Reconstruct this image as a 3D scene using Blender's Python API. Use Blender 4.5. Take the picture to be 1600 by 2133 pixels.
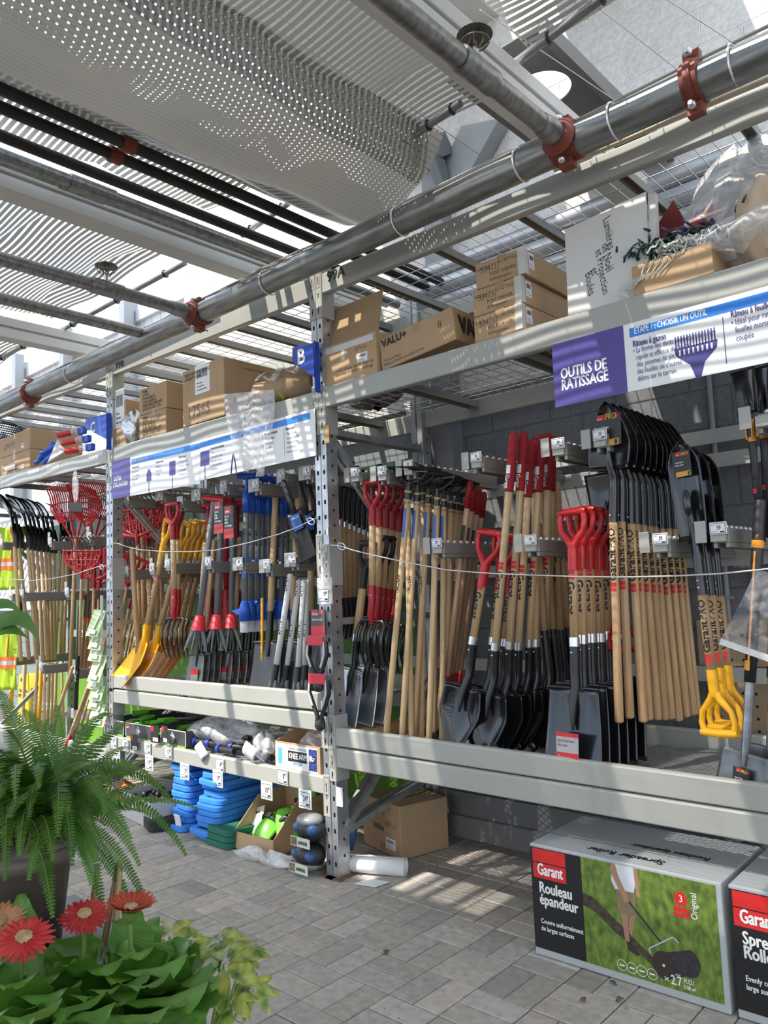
import bpy, bmesh, math, random
from mathutils import Vector, Matrix, Quaternion
random.seed(7)
C = bpy.context.scene
COL = C.collection
PI = math.pi
for o in list(bpy.data.objects): bpy.data.objects.remove(o)

# ------------------------------------------------------------------ camera
CAM = Vector((0, 0, 1.5)); FPX = 1602.0
def _cam_axes(yaw, pitch, roll):
    f = Vector((math.sin(yaw)*math.cos(pitch), math.cos(yaw)*math.cos(pitch), math.sin(pitch)))
    r = Vector((math.cos(yaw), -math.sin(yaw), 0)); u = r.cross(f)
    c, s = math.cos(roll), math.sin(roll)
    return c*r+s*u, -s*r+c*u, f
RT, UP, FW = _cam_axes(math.radians(-42.168), math.radians(5.984), math.radians(-2.185))
cd = bpy.data.cameras.new('camera'); cam = bpy.data.objects.new('camera', cd); COL.objects.link(cam)
cam.matrix_world = Matrix(((RT.x, UP.x, -FW.x, CAM.x), (RT.y, UP.y, -FW.y, CAM.y), (RT.z, UP.z, -FW.z, CAM.z), (0, 0, 0, 1)))
cd.sensor_fit = 'VERTICAL'; cd.sensor_height = 24; cd.lens = FPX*24/2133; cd.clip_start = .02; cd.clip_end = 300
C.camera = cam
def ray(px, py):
    return RT*((px-800)/FPX) - UP*((py-1066.5)/FPX) + FW
def PY(px, py, y): d = ray(px, py); return CAM+d*(y/d.y)
def PX(px, py, x): d = ray(px, py); return CAM+d*(x/d.x)
def PZ(px, py, z): d = ray(px, py); return CAM+d*((z-CAM.z)/d.z)

# ------------------------------------------------------------------ light
C.view_settings.view_transform = 'Standard'; C.view_settings.look = 'None'
C.view_settings.gamma = 1; C.view_settings.use_curve_mapping = False
C.view_settings.exposure = 1.0
w = bpy.data.worlds.new('sky'); C.world = w; w.use_nodes = True
nt = w.node_tree; nt.nodes.clear()
def N(nt, t, **k):
    n = nt.nodes.new(t)
    for a, b in k.items(): setattr(n, a, b)
    return n
tc = N(nt, 'ShaderNodeTexCoord'); mp = N(nt, 'ShaderNodeMapping'); mp.inputs['Scale'].default_value = (1.6, 1.6, 3.5)
nz = N(nt, 'ShaderNodeTexNoise'); nz.inputs['Scale'].default_value = 1.7; nz.inputs['Detail'].default_value = 6
cr = N(nt, 'ShaderNodeValToRGB'); cr.color_ramp.elements[0].position = .42; cr.color_ramp.elements[1].position = .62
cr.color_ramp.elements[0].color = (.42, .60, .86, 1); cr.color_ramp.elements[1].color = (1, .985, .96, 1)
bg = N(nt, 'ShaderNodeBackground'); bg.inputs['Strength'].default_value = 1.32
ow = N(nt, 'ShaderNodeOutputWorld')
L = nt.links.new
L(tc.outputs['Generated'], mp.inputs[0]); L(mp.outputs[0], nz.inputs['Vector']); L(nz.outputs['Fac'], cr.inputs[0]); L(cr.outputs[0], bg.inputs[0]); L(bg.outputs[0], ow.inputs[0])
SUN = Vector((-.20, -.52, .83)).normalized()
sd = bpy.data.lights.new('sun', 'SUN'); sd.energy = 3.7; sd.angle = math.radians(.55); sd.color = (1, .94, .84)
so = bpy.data.objects.new('sun', sd); COL.objects.link(so); so.location = (0, 0, 12); so.rotation_euler = SUN.to_track_quat('Z', 'Y').to_euler()

# ------------------------------------------------------------------ materials
MATS = {}
def mat(name, col, rough=.55, metal=0, var=.0, scale=6, stretch=(1, 1, 1), bump=0, bscale=None, rnd=0, col2=None, alpha=1, trans=0, spec=.5, coat=0, coord='Object', detail=4):
    if name in MATS: return MATS[name]
    m = bpy.data.materials.new(name); m.use_nodes = True; MATS[name] = m
    nt = m.node_tree; L = nt.links.new; b = nt.nodes['Principled BSDF']
    b.inputs['Base Color'].default_value = (*col, 1); b.inputs['Roughness'].default_value = rough; b.inputs['Metallic'].default_value = metal
    b.inputs['Specular IOR Level'].default_value = spec; b.inputs['Alpha'].default_value = alpha
    b.inputs['Transmission Weight'].default_value = trans; b.inputs['Coat Weight'].default_value = coat
    if var or col2 or bump or rnd:
        tc = N(nt, 'ShaderNodeTexCoord'); mp = N(nt, 'ShaderNodeMapping'); mp.inputs['Scale'].default_value = stretch
        L(tc.outputs[coord], mp.inputs[0])
        oi = N(nt, 'ShaderNodeObjectInfo'); ad = N(nt, 'ShaderNodeVectorMath', operation='ADD')
        sc_ = N(nt, 'ShaderNodeVectorMath', operation='SCALE'); sc_.inputs['Scale'].default_value = 37.0
        cx = N(nt, 'ShaderNodeCombineXYZ'); L(oi.outputs['Random'], cx.inputs[0]); L(oi.outputs['Random'], cx.inputs[1]); L(cx.outputs[0], sc_.inputs[0])
        L(mp.outputs[0], ad.inputs[0]); L(sc_.outputs[0], ad.inputs[1])
        nz = N(nt, 'ShaderNodeTexNoise'); nz.inputs['Scale'].default_value = scale; nz.inputs['Detail'].default_value = detail
        L(ad.outputs[0], nz.inputs['Vector'])
        c2 = col2 or tuple(min(1, c*(1-var)) for c in col); c1 = col if col2 else tuple(min(1, c*(1+var)) for c in col)
        mx = N(nt, 'ShaderNodeMix', data_type='RGBA'); mr = N(nt, 'ShaderNodeMapRange'); mr.inputs[1].default_value = .3; mr.inputs[2].default_value = .7
        L(nz.outputs['Fac'], mr.inputs[0]); L(mr.outputs[0], mx.inputs[0]); mx.inputs[6].default_value = (*c2, 1); mx.inputs[7].default_value = (*c1, 1)
        out = mx.outputs[2]
        if rnd:
            hs = N(nt, 'ShaderNodeHueSaturation'); r2 = N(nt, 'ShaderNodeMapRange'); r2.inputs[3].default_value = 1-rnd; r2.inputs[4].default_value = 1+rnd
            L(oi.outputs['Random'], r2.inputs[0]); L(r2.outputs[0], hs.inputs['Value']); L(out, hs.inputs['Color']); out = hs.outputs[0]
        L(out, b.inputs['Base Color'])
        if bump:
            bp = N(nt, 'ShaderNodeBump'); bp.inputs['Strength'].default_value = bump; bp.inputs['Distance'].default_value = .01
            if bscale:
                n2 = N(nt, 'ShaderNodeTexNoise'); n2.inputs['Scale'].default_value = bscale; n2.inputs['Detail'].default_value = 3; L(ad.outputs[0], n2.inputs['Vector']); L(n2.outputs['Fac'], bp.inputs['Height'])
            else: L(nz.outputs['Fac'], bp.inputs['Height'])
            L(bp.outputs[0], b.inputs['Normal'])
    return m
def wood(name, c1, c2, rnd=.12):
    m = mat(name, c1, rough=.42, col2=c2, scale=9, stretch=(9, 9, .55), rnd=rnd, bump=.03, detail=6)
    return m
RACK = mat('rack_paint', (.37, .37, .335), .42, var=.06, scale=3, bump=.01)
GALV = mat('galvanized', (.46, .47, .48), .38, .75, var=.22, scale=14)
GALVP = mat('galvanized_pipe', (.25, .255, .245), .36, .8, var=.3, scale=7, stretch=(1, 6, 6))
BLKPIPE = mat('black_iron', (.035, .033, .032), .5, .4, var=.3, scale=8)
ROOFP = mat('roof_paint', (.60, .59, .56), .5, var=.05, scale=3)
DARKST = mat('dark_steel', (.10, .10, .10), .5, .5, var=.2, scale=5)
HOOK = mat('hook_arm_paint', (.24, .225, .205), .45, .15, var=.06, scale=4)
RUST = mat('rust_red_coupling', (.20, .045, .025), .55, .1, var=.25, scale=20, bump=.05)
WHITE = mat('white_plastic', (.78, .78, .76), .4)
STEEL = mat('bright_steel', (.62, .62, .62), .28, .9, var=.1, scale=12)
BLACK = mat('black_paint', (.012, .012, .013), .32, 0, var=.2, scale=8)
BLKP = mat('black_plastic', (.018, .018, .02), .45, var=.15, scale=8)
BLKG = mat('black_gloss', (.012, .012, .014), .2, .1, coat=.3)
INK = mat('ink', (.012, .012, .012), .6)
REDL = mat('logo_red', (.62, .015, .02), .5)
REDP = mat('red_plastic', (.50, .012, .016), .32, var=.08, scale=6)
REDD = mat('red_dark', (.34, .008, .014), .4, var=.1, scale=6)
REDF = mat('red_foam', (.30, .012, .018), .8, var=.12, scale=30, bump=.03)
YEL = mat('yellow_plastic', (.86, .42, .012), .3, var=.05, scale=5)
ORG = mat('orange_plastic', (.82, .30, .015), .35)
BLU = mat('blue_plastic', (.012, .09, .50), .35, var=.08, scale=6)
BLUS = mat('blue_sign', (.008, .055, .40), .35)
BLUF = mat('blue_foam', (.035, .22, .66), .75, var=.08, scale=20, rnd=.06)
GRNF = mat('green_foam', (.012, .13, .085), .75, var=.08, scale=20, rnd=.06)
GRNP = mat('lime_plastic', (.16, .55, .045), .4, var=.06, scale=8)
GRYT = mat('grey_tube', (.17, .18, .195), .38, .2, var=.08, scale=5)
STICKB = mat('sticker_blue', (.02, .11, .42), .4)
WOODL = wood('ash_pale', (.66, .47, .27), (.50, .33, .165))
WOODM = wood('ash_tan', (.58, .38, .20), (.40, .245, .115))
WOODR = wood('wood_pinkish', (.56, .36, .225), (.42, .25, .145))
CARD = mat('cardboard', (.44, .295, .165), .8, var=.10, scale=4, bump=.02, rnd=.06)
CARDD = mat('cardboard_inside', (.33, .215, .115), .85, var=.08, scale=6)
CARDW = mat('white_card', (.62, .60, .565), .6, var=.04, scale=3)
PAPER = mat('paper', (.80, .80, .80), .5)
SIGNW = mat('sign_white', (.84, .84, .82), .35, var=.02, scale=2)
PURP = mat('sign_purple', (.085, .065, .28), .4)
SKYB = mat('sign_blue', (.03, .23, .72), .4)
NAVY = mat('sign_navy_ink', (.06, .05, .22), .5)
TAPE = mat('clear_tape', (.80, .78, .74), .15, alpha=.55)
WFLOOR = mat('wall_grey', (.25, .25, .26), .6, var=.1, scale=3)

def film(name, col=(.9, .9, .92), clear=.62, rough=.12):
    m = bpy.data.materials.new(name); m.use_nodes = True; nt = m.node_tree; L = nt.links.new
    b = nt.nodes['Principled BSDF']; b.inputs['Base Color'].default_value = (*col, 1); b.inputs['Roughness'].default_value = rough
    tc = N(nt, 'ShaderNodeTexCoord'); nz = N(nt, 'ShaderNodeTexNoise'); nz.inputs['Scale'].default_value = 11; nz.inputs['Detail'].default_value = 6; nz.inputs['Distortion'].default_value = 1.5
    L(tc.outputs['Object'], nz.inputs['Vector'])
    bp = N(nt, 'ShaderNodeBump'); bp.inputs['Strength'].default_value = .7; bp.inputs['Distance'].default_value = .03; L(nz.outputs['Fac'], bp.inputs['Height']); L(bp.outputs[0], b.inputs['Normal'])
    mr = N(nt, 'ShaderNodeMapRange'); mr.inputs[1].default_value = .35; mr.inputs[2].default_value = .75; mr.inputs[3].default_value = 1-clear-.12; mr.inputs[4].default_value = 1-clear+.22
    L(nz.outputs['Fac'], mr.inputs[0]); L(mr.outputs[0], b.inputs['Alpha'])
    return m
FILM = film('clear_film'); FILMD = film('hazy_film', (.80, .79, .77), .5)

# ------------------------------------------------------------------ mesh builder
def frames(pts):
    pts = [Vector(p) for p in pts]; n = len(pts); T = []
    for i in range(n):
        a = pts[max(i-1, 0)]; b = pts[min(i+1, n-1)]; t = b-a
        T.append(t.normalized() if t.length > 1e-9 else Vector((0, 0, 1)))
    up = Vector((0, 0, 1)) if abs(T[0].z) < .9 else Vector((0, 1, 0))
    u = (up-T[0]*up.dot(T[0])).normalized(); U = [u]
    for i in range(1, n):
        q = T[i-1].rotation_difference(T[i]); u = q @ u; u = (u-T[i]*u.dot(T[i])).normalized(); U.append(u)
    return pts, T, U
class MB:
    def __init__(s): s.V = []; s.F = []; s.M = []; s.S = []
    def add(s, V, F, m=0, smooth=False):
        k = len(s.V); s.V += [tuple(v) for v in V]; s.F += [tuple(i+k for i in f) for f in F]; s.M += [m]*len(F); s.S += [smooth]*len(F); return s
    def box(s, a, b, m=0):
        (x0, y0, z0), (x1, y1, z1) = a, b
        V = [(x0, y0, z0), (x1, y0, z0), (x1, y1, z0), (x0, y1, z0), (x0, y0, z1), (x1, y0, z1), (x1, y1, z1), (x0, y1, z1)]
        return s.add(V, [(0, 3, 2, 1), (4, 5, 6, 7), (0, 1, 5, 4), (1, 2, 6, 5), (2, 3, 7, 6), (3, 0, 4, 7)], m)
    def bar(s, p, q, wx, wz, side=None, m=0):
        """rectangular bar p->q, width wx along `side`, height wz across"""
        p, q = Vector(p), Vector(q); t = (q-p).normalized()
        sd = Vector(side) if side else (Vector((0, 0, 1)).cross(t) if abs(t.z) < .95 else Vector((1, 0, 0)))
        sd = (sd-t*sd.dot(t)).normalized(); n = t.cross(sd)
        V = []
        for c in (p, q):
            for a, b in ((-1, -1), (1, -1), (1, 1), (-1, 1)): V.append(c+sd*(a*wx/2)+n*(b*wz/2))
        return s.add(V, [(0, 3, 2, 1), (4, 5, 6, 7), (0, 1, 5, 4), (1, 2, 6, 5), (2, 3, 7, 6), (3, 0, 4, 7)], m)
    def tube(s, pts, r, n=10, m=0, caps=True, smooth=True, flat=None, closed=False):
        pts, T, U = frames(pts); k = len(pts); R = r if isinstance(r, (list, tuple)) else [r]*k
        V = []; F = []
        for i in range(k):
            b = T[i].cross(U[i])
            for j in range(n):
                a = 2*PI*j/n; ca, sa = math.cos(a)*R[i], math.sin(a)*R[i]
                if flat: ca *= flat[0]; sa *= flat[1]
                V.append(pts[i]+U[i]*ca+b*sa)
        for i in range(k-1 if not closed else k):
            i2 = (i+1) % k
            for j in range(n): F.append((i*n+j, i*n+(j+1) % n, i2*n+(j+1) % n, i2*n+j))
        s.add(V, F, m, smooth)
        if caps and not closed:
            s.add(V[:n], [tuple(range(n))[::-1]], m); s.add(V[-n:], [tuple(range(n))], m)
        return s
    def cyl(s, p, q, r, r2=None, n=12, m=0, caps=True): return s.tube([p, q], [r, r if r2 is None else r2], n, m, caps)
    def lathe(s, prof, n=16, m=0, org=(0, 0, 0), smooth=True):
        V = []; F = []; k = len(prof)
        for (r, z) in prof:
            for j in range(n): a = 2*PI*j/n; V.append((org[0]+r*math.cos(a), org[1]+r*math.sin(a), org[2]+z))
        for i in range(k-1):
            for j in range(n): F.append((i*n+j, i*n+(j+1) % n, (i+1)*n+(j+1) % n, (i+1)*n+j))
        return s.add(V, F, m, smooth)
    def ball(s, c, r, n=10, m=0, sq=(1, 1, 1)):
        V = []; F = []; k = max(4, n//2)
        for i in range(k+1):
            t = PI*i/k
            for j in range(n): a = 2*PI*j/n; V.append((c[0]+r*sq[0]*math.sin(t)*math.cos(a), c[1]+r*sq[1]*math.sin(t)*math.sin(a), c[2]-r*sq[2]*math.cos(t)))
        for i in range(k):
            for j in range(n): F.append((i*n+j, i*n+(j+1) % n, (i+1)*n+(j+1) % n, (i+1)*n+j))
        return s.add(V, F, m, True)
    def prism(s, poly, f0, f1, m=0):
        """poly of 2-D points; f0/f1 map (u,v)->3-D for the two end faces"""
        n = len(poly); A = [Vector(f0(u, v)) for u, v in poly]; B = [Vector(f1(u, v)) for u, v in poly]
        return s.add(A+B, [tuple(range(n))[::-1], tuple(range(n, 2*n))]+[(i, (i+1) % n, n+(i+1) % n, n+i) for i in range(n)], m)
    def plate(s, poly, y0, y1, m=0): return s.prism(poly, lambda u, v: (u, y0, v), lambda u, v: (u, y1, v), m)
    def grid(s, fn, nu, nv, m=0, smooth=True):
        V = [fn(i/nu, j/nv) for j in range(nv+1) for i in range(nu+1)]
        F = [(j*(nu+1)+i, j*(nu+1)+i+1, (j+1)*(nu+1)+i+1, (j+1)*(nu+1)+i) for j in range(nv) for i in range(nu)]
        return s.add(V, F, m, smooth)
    def xf(s, M):
        s.V = [tuple(M @ Vector(v)) for v in s.V]; return s
    def mesh(s, name, mats):
        me = bpy.data.meshes.new(name); me.from_pydata(s.V, [], s.F)
        for m in (mats if isinstance(mats, (list, tuple)) else [mats]): me.materials.append(m)
        me.polygons.foreach_set('material_index', s.M); me.polygons.foreach_set('use_smooth', s.S)
        me.update(); return me
    def build(s, name, mats, parent=None, world=False, bevel=0, solid=0, sub=0, seg=2):
        if world and parent is not None:
            o_ = WORG(parent); s.V = [(v[0]-o_[0], v[1]-o_[1], v[2]-o_[2]) for v in s.V]
        o = bpy.data.objects.new(name, s.mesh(name, mats)); COL.objects.link(o)
        if parent is not None:
            o.parent = parent; KIDS.setdefault(parent, []).append(o)
        if solid:
            md = o.modifiers.new('s', 'SOLIDIFY'); md.thickness = solid; md.offset = 0
        if sub:
            md = o.modifiers.new('u', 'SUBSURF'); md.levels = sub; md.render_levels = sub
        if bevel:
            md = o.modifiers.new('b', 'BEVEL'); md.width = bevel; md.segments = seg; md.limit_method = 'ANGLE'; md.angle_limit = math.radians(40)
        return o
def WORG(o):
    v = Vector((0, 0, 0))
    while o is not None: v = v+o.location; o = o.parent
    return v
def tag(o, label=None, cat=None, group=None, kind=None):
    if label: o['label'] = label
    if cat: o['category'] = cat
    if group: o['group'] = group
    if kind: o['kind'] = kind
    return o
def thing(name, label, cat, loc=(0, 0, 0), rz=0, group=None):
    o = bpy.data.objects.new(name, None); COL.objects.link(o); o.location = loc; o.rotation_euler = (0, 0, rz); o.empty_display_size = .05
    return tag(o, label, cat, group)
def struct(name, mb, m, parent=None, **k):
    o = mb.build(name, m, parent, **k)
    if parent is None: o['kind'] = 'structure'
    return o
def dup(root, label=None, group=None, skip=()):
    def cp(o, par):
        c = o.copy(); COL.objects.link(c)
        if par is not None:
            c.parent = par
            KIDS.setdefault(par, []).append(c)
        for ch in list(KIDS.get(o, ())): cp(ch, c)
        return c
    r = cp(root, None)
    if label: r['label'] = label
    if group: r['group'] = group
    return r
KIDS = {}
ORD = 'first second third fourth fifth sixth seventh eighth ninth tenth eleventh twelfth thirteenth fourteenth fifteenth sixteenth seventeenth eighteenth nineteenth twentieth'.split()

# text as mesh
_TX = {}
def text_geo(s, bold=0):
    k = (s, bold)
    if k in _TX: return _TX[k]
    cu = bpy.data.curves.new('t', 'FONT'); cu.body = s; cu.size = 1; cu.offset = bold; cu.resolution_u = 2
    ob = bpy.data.objects.new('t', cu); me = ob.to_mesh()
    V = [tuple(v.co) for v in me.vertices]; F = [tuple(p.vertices) for p in me.polygons]
    ob.to_mesh_clear(); bpy.data.objects.remove(ob); bpy.data.curves.remove(cu)
    _TX[k] = (V, F); return _TX[k]
def text(mb, s, org, u, v, size, m=0, bold=0, sx=1, align='L', fit=None):
    """lay string s with baseline start org, unit directions u (reading) and v (up)"""
    V, F = text_geo(s)
    if not V: return mb
    x0 = min(p[0] for p in V); x1 = max(p[0] for p in V)
    if fit: sx = fit/((x1-x0)*size)
    off = {'L': 0, 'C': -(x0+x1)/2, 'R': -x1}[align]
    org, u, v = Vector(org), Vector(u), Vector(v)
    nn = u.cross(v).normalized()*.00022
    for k, (dx, dy) in enumerate(((0, 0),) if not bold else ((-bold, 0), (bold, 0), (0, bold*.7), (0, -bold*.7))):
        mb.add([org+u*((p[0]+off)*size*sx+dx*size*.9)+v*((p[1]+dy)*size)+nn*k for p in V], F, m)
    return mb
# ------------------------------------------------------------------ floor: basket-weave pavers
Y0 = 2.9415; G = .2348; GX, GY = -2.565, 2.238
def paver_mat():
    m = mat('paver', (.37, .335, .295), .85, var=.16, scale=26, bump=.12, bscale=90)
    nt = m.node_tree; b = nt.nodes['Principled BSDF']; L = nt.links.new
    src = b.inputs['Base Color'].links[0].from_socket
    at = N(nt, 'ShaderNodeAttribute', attribute_name='tone'); mx = N(nt, 'ShaderNodeMix', data_type='RGBA', blend_type='MULTIPLY'); mx.inputs[0].default_value = 1
    L(src, mx.inputs[6]); L(at.outputs['Color'], mx.inputs[7]); L(mx.outputs[2], b.inputs['Base Color']); return m
PAV = paver_mat(); JOINT = mat('joint_sand', (.11, .095, .08), .95, var=.3, scale=60)
mb = MB(); tones = []
def paver(x0, x1, y0, y1):
    g = .0022; c = .004; h = random.uniform(-.0012, .0012)
    x0 += g; x1 -= g; y0 += g; y1 -= g
    V = [(x0, y0, -.012), (x1, y0, -.012), (x1, y1, -.012), (x0, y1, -.012), (x0, y0, -c+h), (x1, y0, -c+h), (x1, y1, -c+h), (x0, y1, -c+h),
         (x0+c, y0+c, h), (x1-c, y0+c, h), (x1-c, y1-c, h), (x0+c, y1-c, h)]
    mb.add(V, [(8, 9, 10, 11), (4, 5, 9, 8), (5, 6, 10, 9), (6, 7, 11, 10), (7, 4, 8, 11), (0, 1, 5, 4), (1, 2, 6, 5), (2, 3, 7, 6), (3, 0, 4, 7)])
    t = random.gauss(1, .10); k = random.uniform(-.03, .03); tones.extend([(t*(1+k), t, t*(1-k), 1)]*9)
for i in range(-26, 14):
    for j in range(-10, 9):
        x, y = GX+i*G, GY+j*G
        if (i+j) % 2 == 0: paver(x, x+G/2, y, y+G); paver(x+G/2, x+G, y, y+G)
        else: paver(x, x+G, y, y+G/2); paver(x, x+G, y+G/2, y+G)
fl = mb.build('floor', PAV); fl['kind'] = 'structure'
ca = fl.data.attributes.new('tone', 'FLOAT_COLOR', 'FACE'); ca.data.foreach_set('color', [c for t in tones for c in t])
struct('floor_bed', MB().box((-40, -30, -.2), (30, 30, -.006)), JOINT)

# ------------------------------------------------------------------ concrete block wall behind the rack
def block_mat(name, c, c2, mortar, split=None):
    m = bpy.data.materials.new(name); m.use_nodes = True; nt = m.node_tree; L = nt.links.new; b = nt.nodes['Principled BSDF']; b.inputs['Roughness'].default_value = .75
    tc = N(nt, 'ShaderNodeTexCoord'); sp = N(nt, 'ShaderNodeSeparateXYZ'); cx = N(nt, 'ShaderNodeCombineXYZ'); L(tc.outputs['Object'], sp.inputs[0]); L(sp.outputs[0], cx.inputs[0]); L(sp.outputs[2], cx.inputs[1])
    br = N(nt, 'ShaderNodeTexBrick'); br.inputs['Scale'].default_value = 1; br.inputs['Brick Width'].default_value = .42; br.inputs['Row Height'].default_value = .208; br.inputs['Mortar Size'].default_value = .006; br.inputs['Mortar Smooth'].default_value = .4
    L(cx.outputs[0], br.inputs['Vector']); br.inputs['Color1'].default_value = (*c, 1); br.inputs['Color2'].default_value = (*c2, 1); br.inputs['Mortar'].default_value = (*mortar, 1)
    nz = N(nt, 'ShaderNodeTexNoise'); nz.inputs['Scale'].default_value = 45; nz.inputs['Detail'].default_value = 5; L(tc.outputs['Object'], nz.inputs['Vector'])
    mx = N(nt, 'ShaderNodeMix', data_type='RGBA', blend_type='OVERLAY'); mx.inputs[0].default_value = .35; L(br.outputs['Color'], mx.inputs[6]); L(nz.outputs['Fac'], mx.inputs[7])
    L(mx.outputs[2], b.inputs['Base Color'])
    ma = N(nt, 'ShaderNodeMath', operation='MULTIPLY_ADD'); ma.inputs[1].default_value = -1; L(br.outputs['Fac'], ma.inputs[0])
    m2 = N(nt, 'ShaderNodeMath', operation='MULTIPLY'); m2.inputs[1].default_value = .25; L(nz.outputs['Fac'], m2.inputs[0]); L(m2.outputs[0], ma.inputs[2])
    bp = N(nt, 'ShaderNodeBump'); bp.inputs['Strength'].default_value = .8; bp.inputs['Distance'].default_value = .008; L(ma.outputs[0], bp.inputs['Height']); L(bp.outputs[0], b.inputs['Normal'])
    return m
YW = 4.08
BW1 = block_mat('block_painted_grey', (.15, .152, .158), (.135, .137, .143), (.11, .11, .115))
BW2 = block_mat('block_bare', (.56, .54, .50), (.50, .485, .455), (.60, .58, .55))
struct('wall_back', MB().box((-3.45, YW, 0), (3.5, YW+.3, 2.78)), BW1)
struct('wall_back_upper', MB().box((-6.2, YW, 2.78), (3.5, YW+.3, 7.5)), BW2)
# steel column against the wall and a thin conduit down it
struct('wall_column', MB().box((-3.13, 3.97, 0), (-2.97, YW, 4.4)), mat('column_paint', (.21, .21, .22), .6))
t = thing('wall_conduit', 'thin grey conduit running down the grey block wall', 'conduit', (-1.36, YW-.015, 0))
MB().cyl((0, 0, .9), (0, 0, 2.78), .013).build('pipe', WFLOOR, t)
cl = MB()
for z in (1.4, 2.24): cl.box((-.03, -.012, z), (.03, .015, z+.016))
cl.build('clip', WFLOOR, t)

# ------------------------------------------------------------------ pallet racks
ZB, ZM, ZT = 0.0, 0.0, 0.0
def post(par, x0, x1, y0, h, front=True):
    """slotted upright: hollow C section facing the aisle, with slots in its face and holes in its side"""
    m = MB(); d = .085; y1 = y0+d; w = x1-x0; xc = (x0+x1)/2
    sl, p = .014, .0845
    # front face built around the slots
    yy = y0 if front else y1-.004
    zs = [.06+p*i for i in range(int((h-.1)/p))]; prev = 0
    sx0, sx1 = xc-.0075, xc+.0075
    for z in zs:
        m.box((x0, yy, prev), (x1, yy+.004, z)); m.box((x0, yy, z), (sx0, yy+.004, z+.024)); m.box((sx1, yy, z), (x1, yy+.004, z+.024)); prev = z+.024
    m.box((x0, yy, prev), (x1, yy+.004, h))
    m.box((x0, y0+.004, 0), (x0+.003, y1, h)); m.box((x1-.003, y0+.004, 0), (x1, y1, h)); 
    m.box((x0+.003, y1-.004 if front else y0, 0), (x1-.003, y1 if front else y0+.004, h))
    o = m.build('upright', GALV, par, world=True)
    hm = MB()
    if x1 > -5.2 or True:
        for z in zs: hm.cyl((x1+.0002, y0+.045, z+.05), (x1+.0009, y0+.045, z+.05), .008, n=8)
        hm.build('side_hole', INK, o, world=False) if False else None
        hb = hm.build('hole_pattern', INK, par, world=True)
    f = MB(); f.box((x0-.03, y0-.03, 0), (x1+.03, y1+.03, .008)); f.build('foot_plate', mat('rusty_plate', (.17, .09, .055), .8, var=.3, scale=30), par, world=True)
    return o
def beam(par, A, B, h, d=.05, label=None):
    """box beam between two top-front points, with a stepped upper lip"""
    A, B = Vector(A), Vector(B); m = MB()
    prof = [(0, 0), (.004, .006), (.012, .010), (.034, .010), (.034, -.004), (d, -.004), (d, .012-h), (.042, -h), (.004, -h), (0, .006-h)]
    prof = [(u, v-.010) for u, v in prof]
    m.prism(prof, lambda u, v: (A.x, A.y+u, A.z+v), lambda u, v: (B.x, B.y+u, B.z+v))
    o = m.build('beam', RACK, par, world=True, bevel=.004); return o
def connector(par, x0, x1, y0, z0, z1, arrow=True, side=1):
    """end bracket clipped over the upright, with a pressed label frame and key slots"""
    m = MB(); t = .005; w = x1-x0
    m.box((x0, y0-t, z0), (x1, y0, z1))
    sx = x1 if side > 0 else x0
    m.box((sx-(0 if side > 0 else t), y0-t, z0), (sx+(t if side > 0 else 0), y0+.095, z1))
    o = m.build('beam_bracket', RACK, par, world=True, bevel=.002)
    k = MB(); xc = (x0+x1)/2
    for z in (.30, .10, .06):
        zz = z0+(z1-z0)*z*1.4; k.box((xc-.004, y0-t-.001, zz), (xc+.003, y0-t, zz+.020)); k.cyl((xc, y0-t-.001, zz+.022), (xc, y0-t, zz+.022), .006, n=8)
    zf0, zf1 = z1-.11, z1-.012; xa, xb = x0+.008, x1-.008; q = .0018
    for a, b in (((xa, zf0), (xb, zf0+q)), ((xa, zf1-q), (xb, zf1)), ((xa, zf0), (xa+q, zf1)), ((xb-q, zf0), (xb, zf1))):
        k.box((a[0], y0-t-.0008, a[1]), (b[0], y0-t, b[1]))
    k.box((xc-.003, y0-t-.001, zf0+.02), (xc+.003, y0-t, zf0+.055)); k.box((xc-.009, y0-t-.001, zf0+.055), (xc+.002, y0-t, zf0+.06)); k.cyl((xc, y0-t-.001, zf0+.065), (xc, y0-t, zf0+.065), .004, n=8)
    k.build('slot_pattern', DARKST, par, world=True)
    return o
def deck(par, x0, x1, y0, y1, z, nsup=4, cell=(.052, .10), r=.0028, lip=.035, name='wire_deck'):
    m = MB(); 
    nx = int((x1-x0)/cell[0]); ny = int((y1-y0)/cell[1])
    for i in range(nx+1):
        x = x0+(x1-x0)*i/nx; m.tube([(x, y0-.0, z-lip), (x, y0, z), (x, y1, z), (x, y1, z-lip)], r, 4, caps=False)
    for j in range(ny+1):
        y = y0+(y1-y0)*j/ny; m.cyl((x0, y, z-.005), (x1, y, z-.005), r, n=4, caps=False)
    m.build(name, STEEL, par, world=True)
    for i in range(nsup):
        x = x0+(x1-x0)*(i+.5)/nsup
        s = MB(); wv = .07 if nsup < 6 else .045
        s.box((x-wv/2, y0-.01, z-.012), (x+wv/2, y1+.01, z-.008)); s.box((x-wv/2, y0-.01, z-.048), (x-wv/2+.003, y1+.01, z-.012)); s.box((x+wv/2-.003, y0-.01, z-.048), (x+wv/2, y1+.01, z-.012))
        s.build('deck_support', mat('deck_support_paint', (.30, .30, .285), .5), par, world=True)
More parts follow.
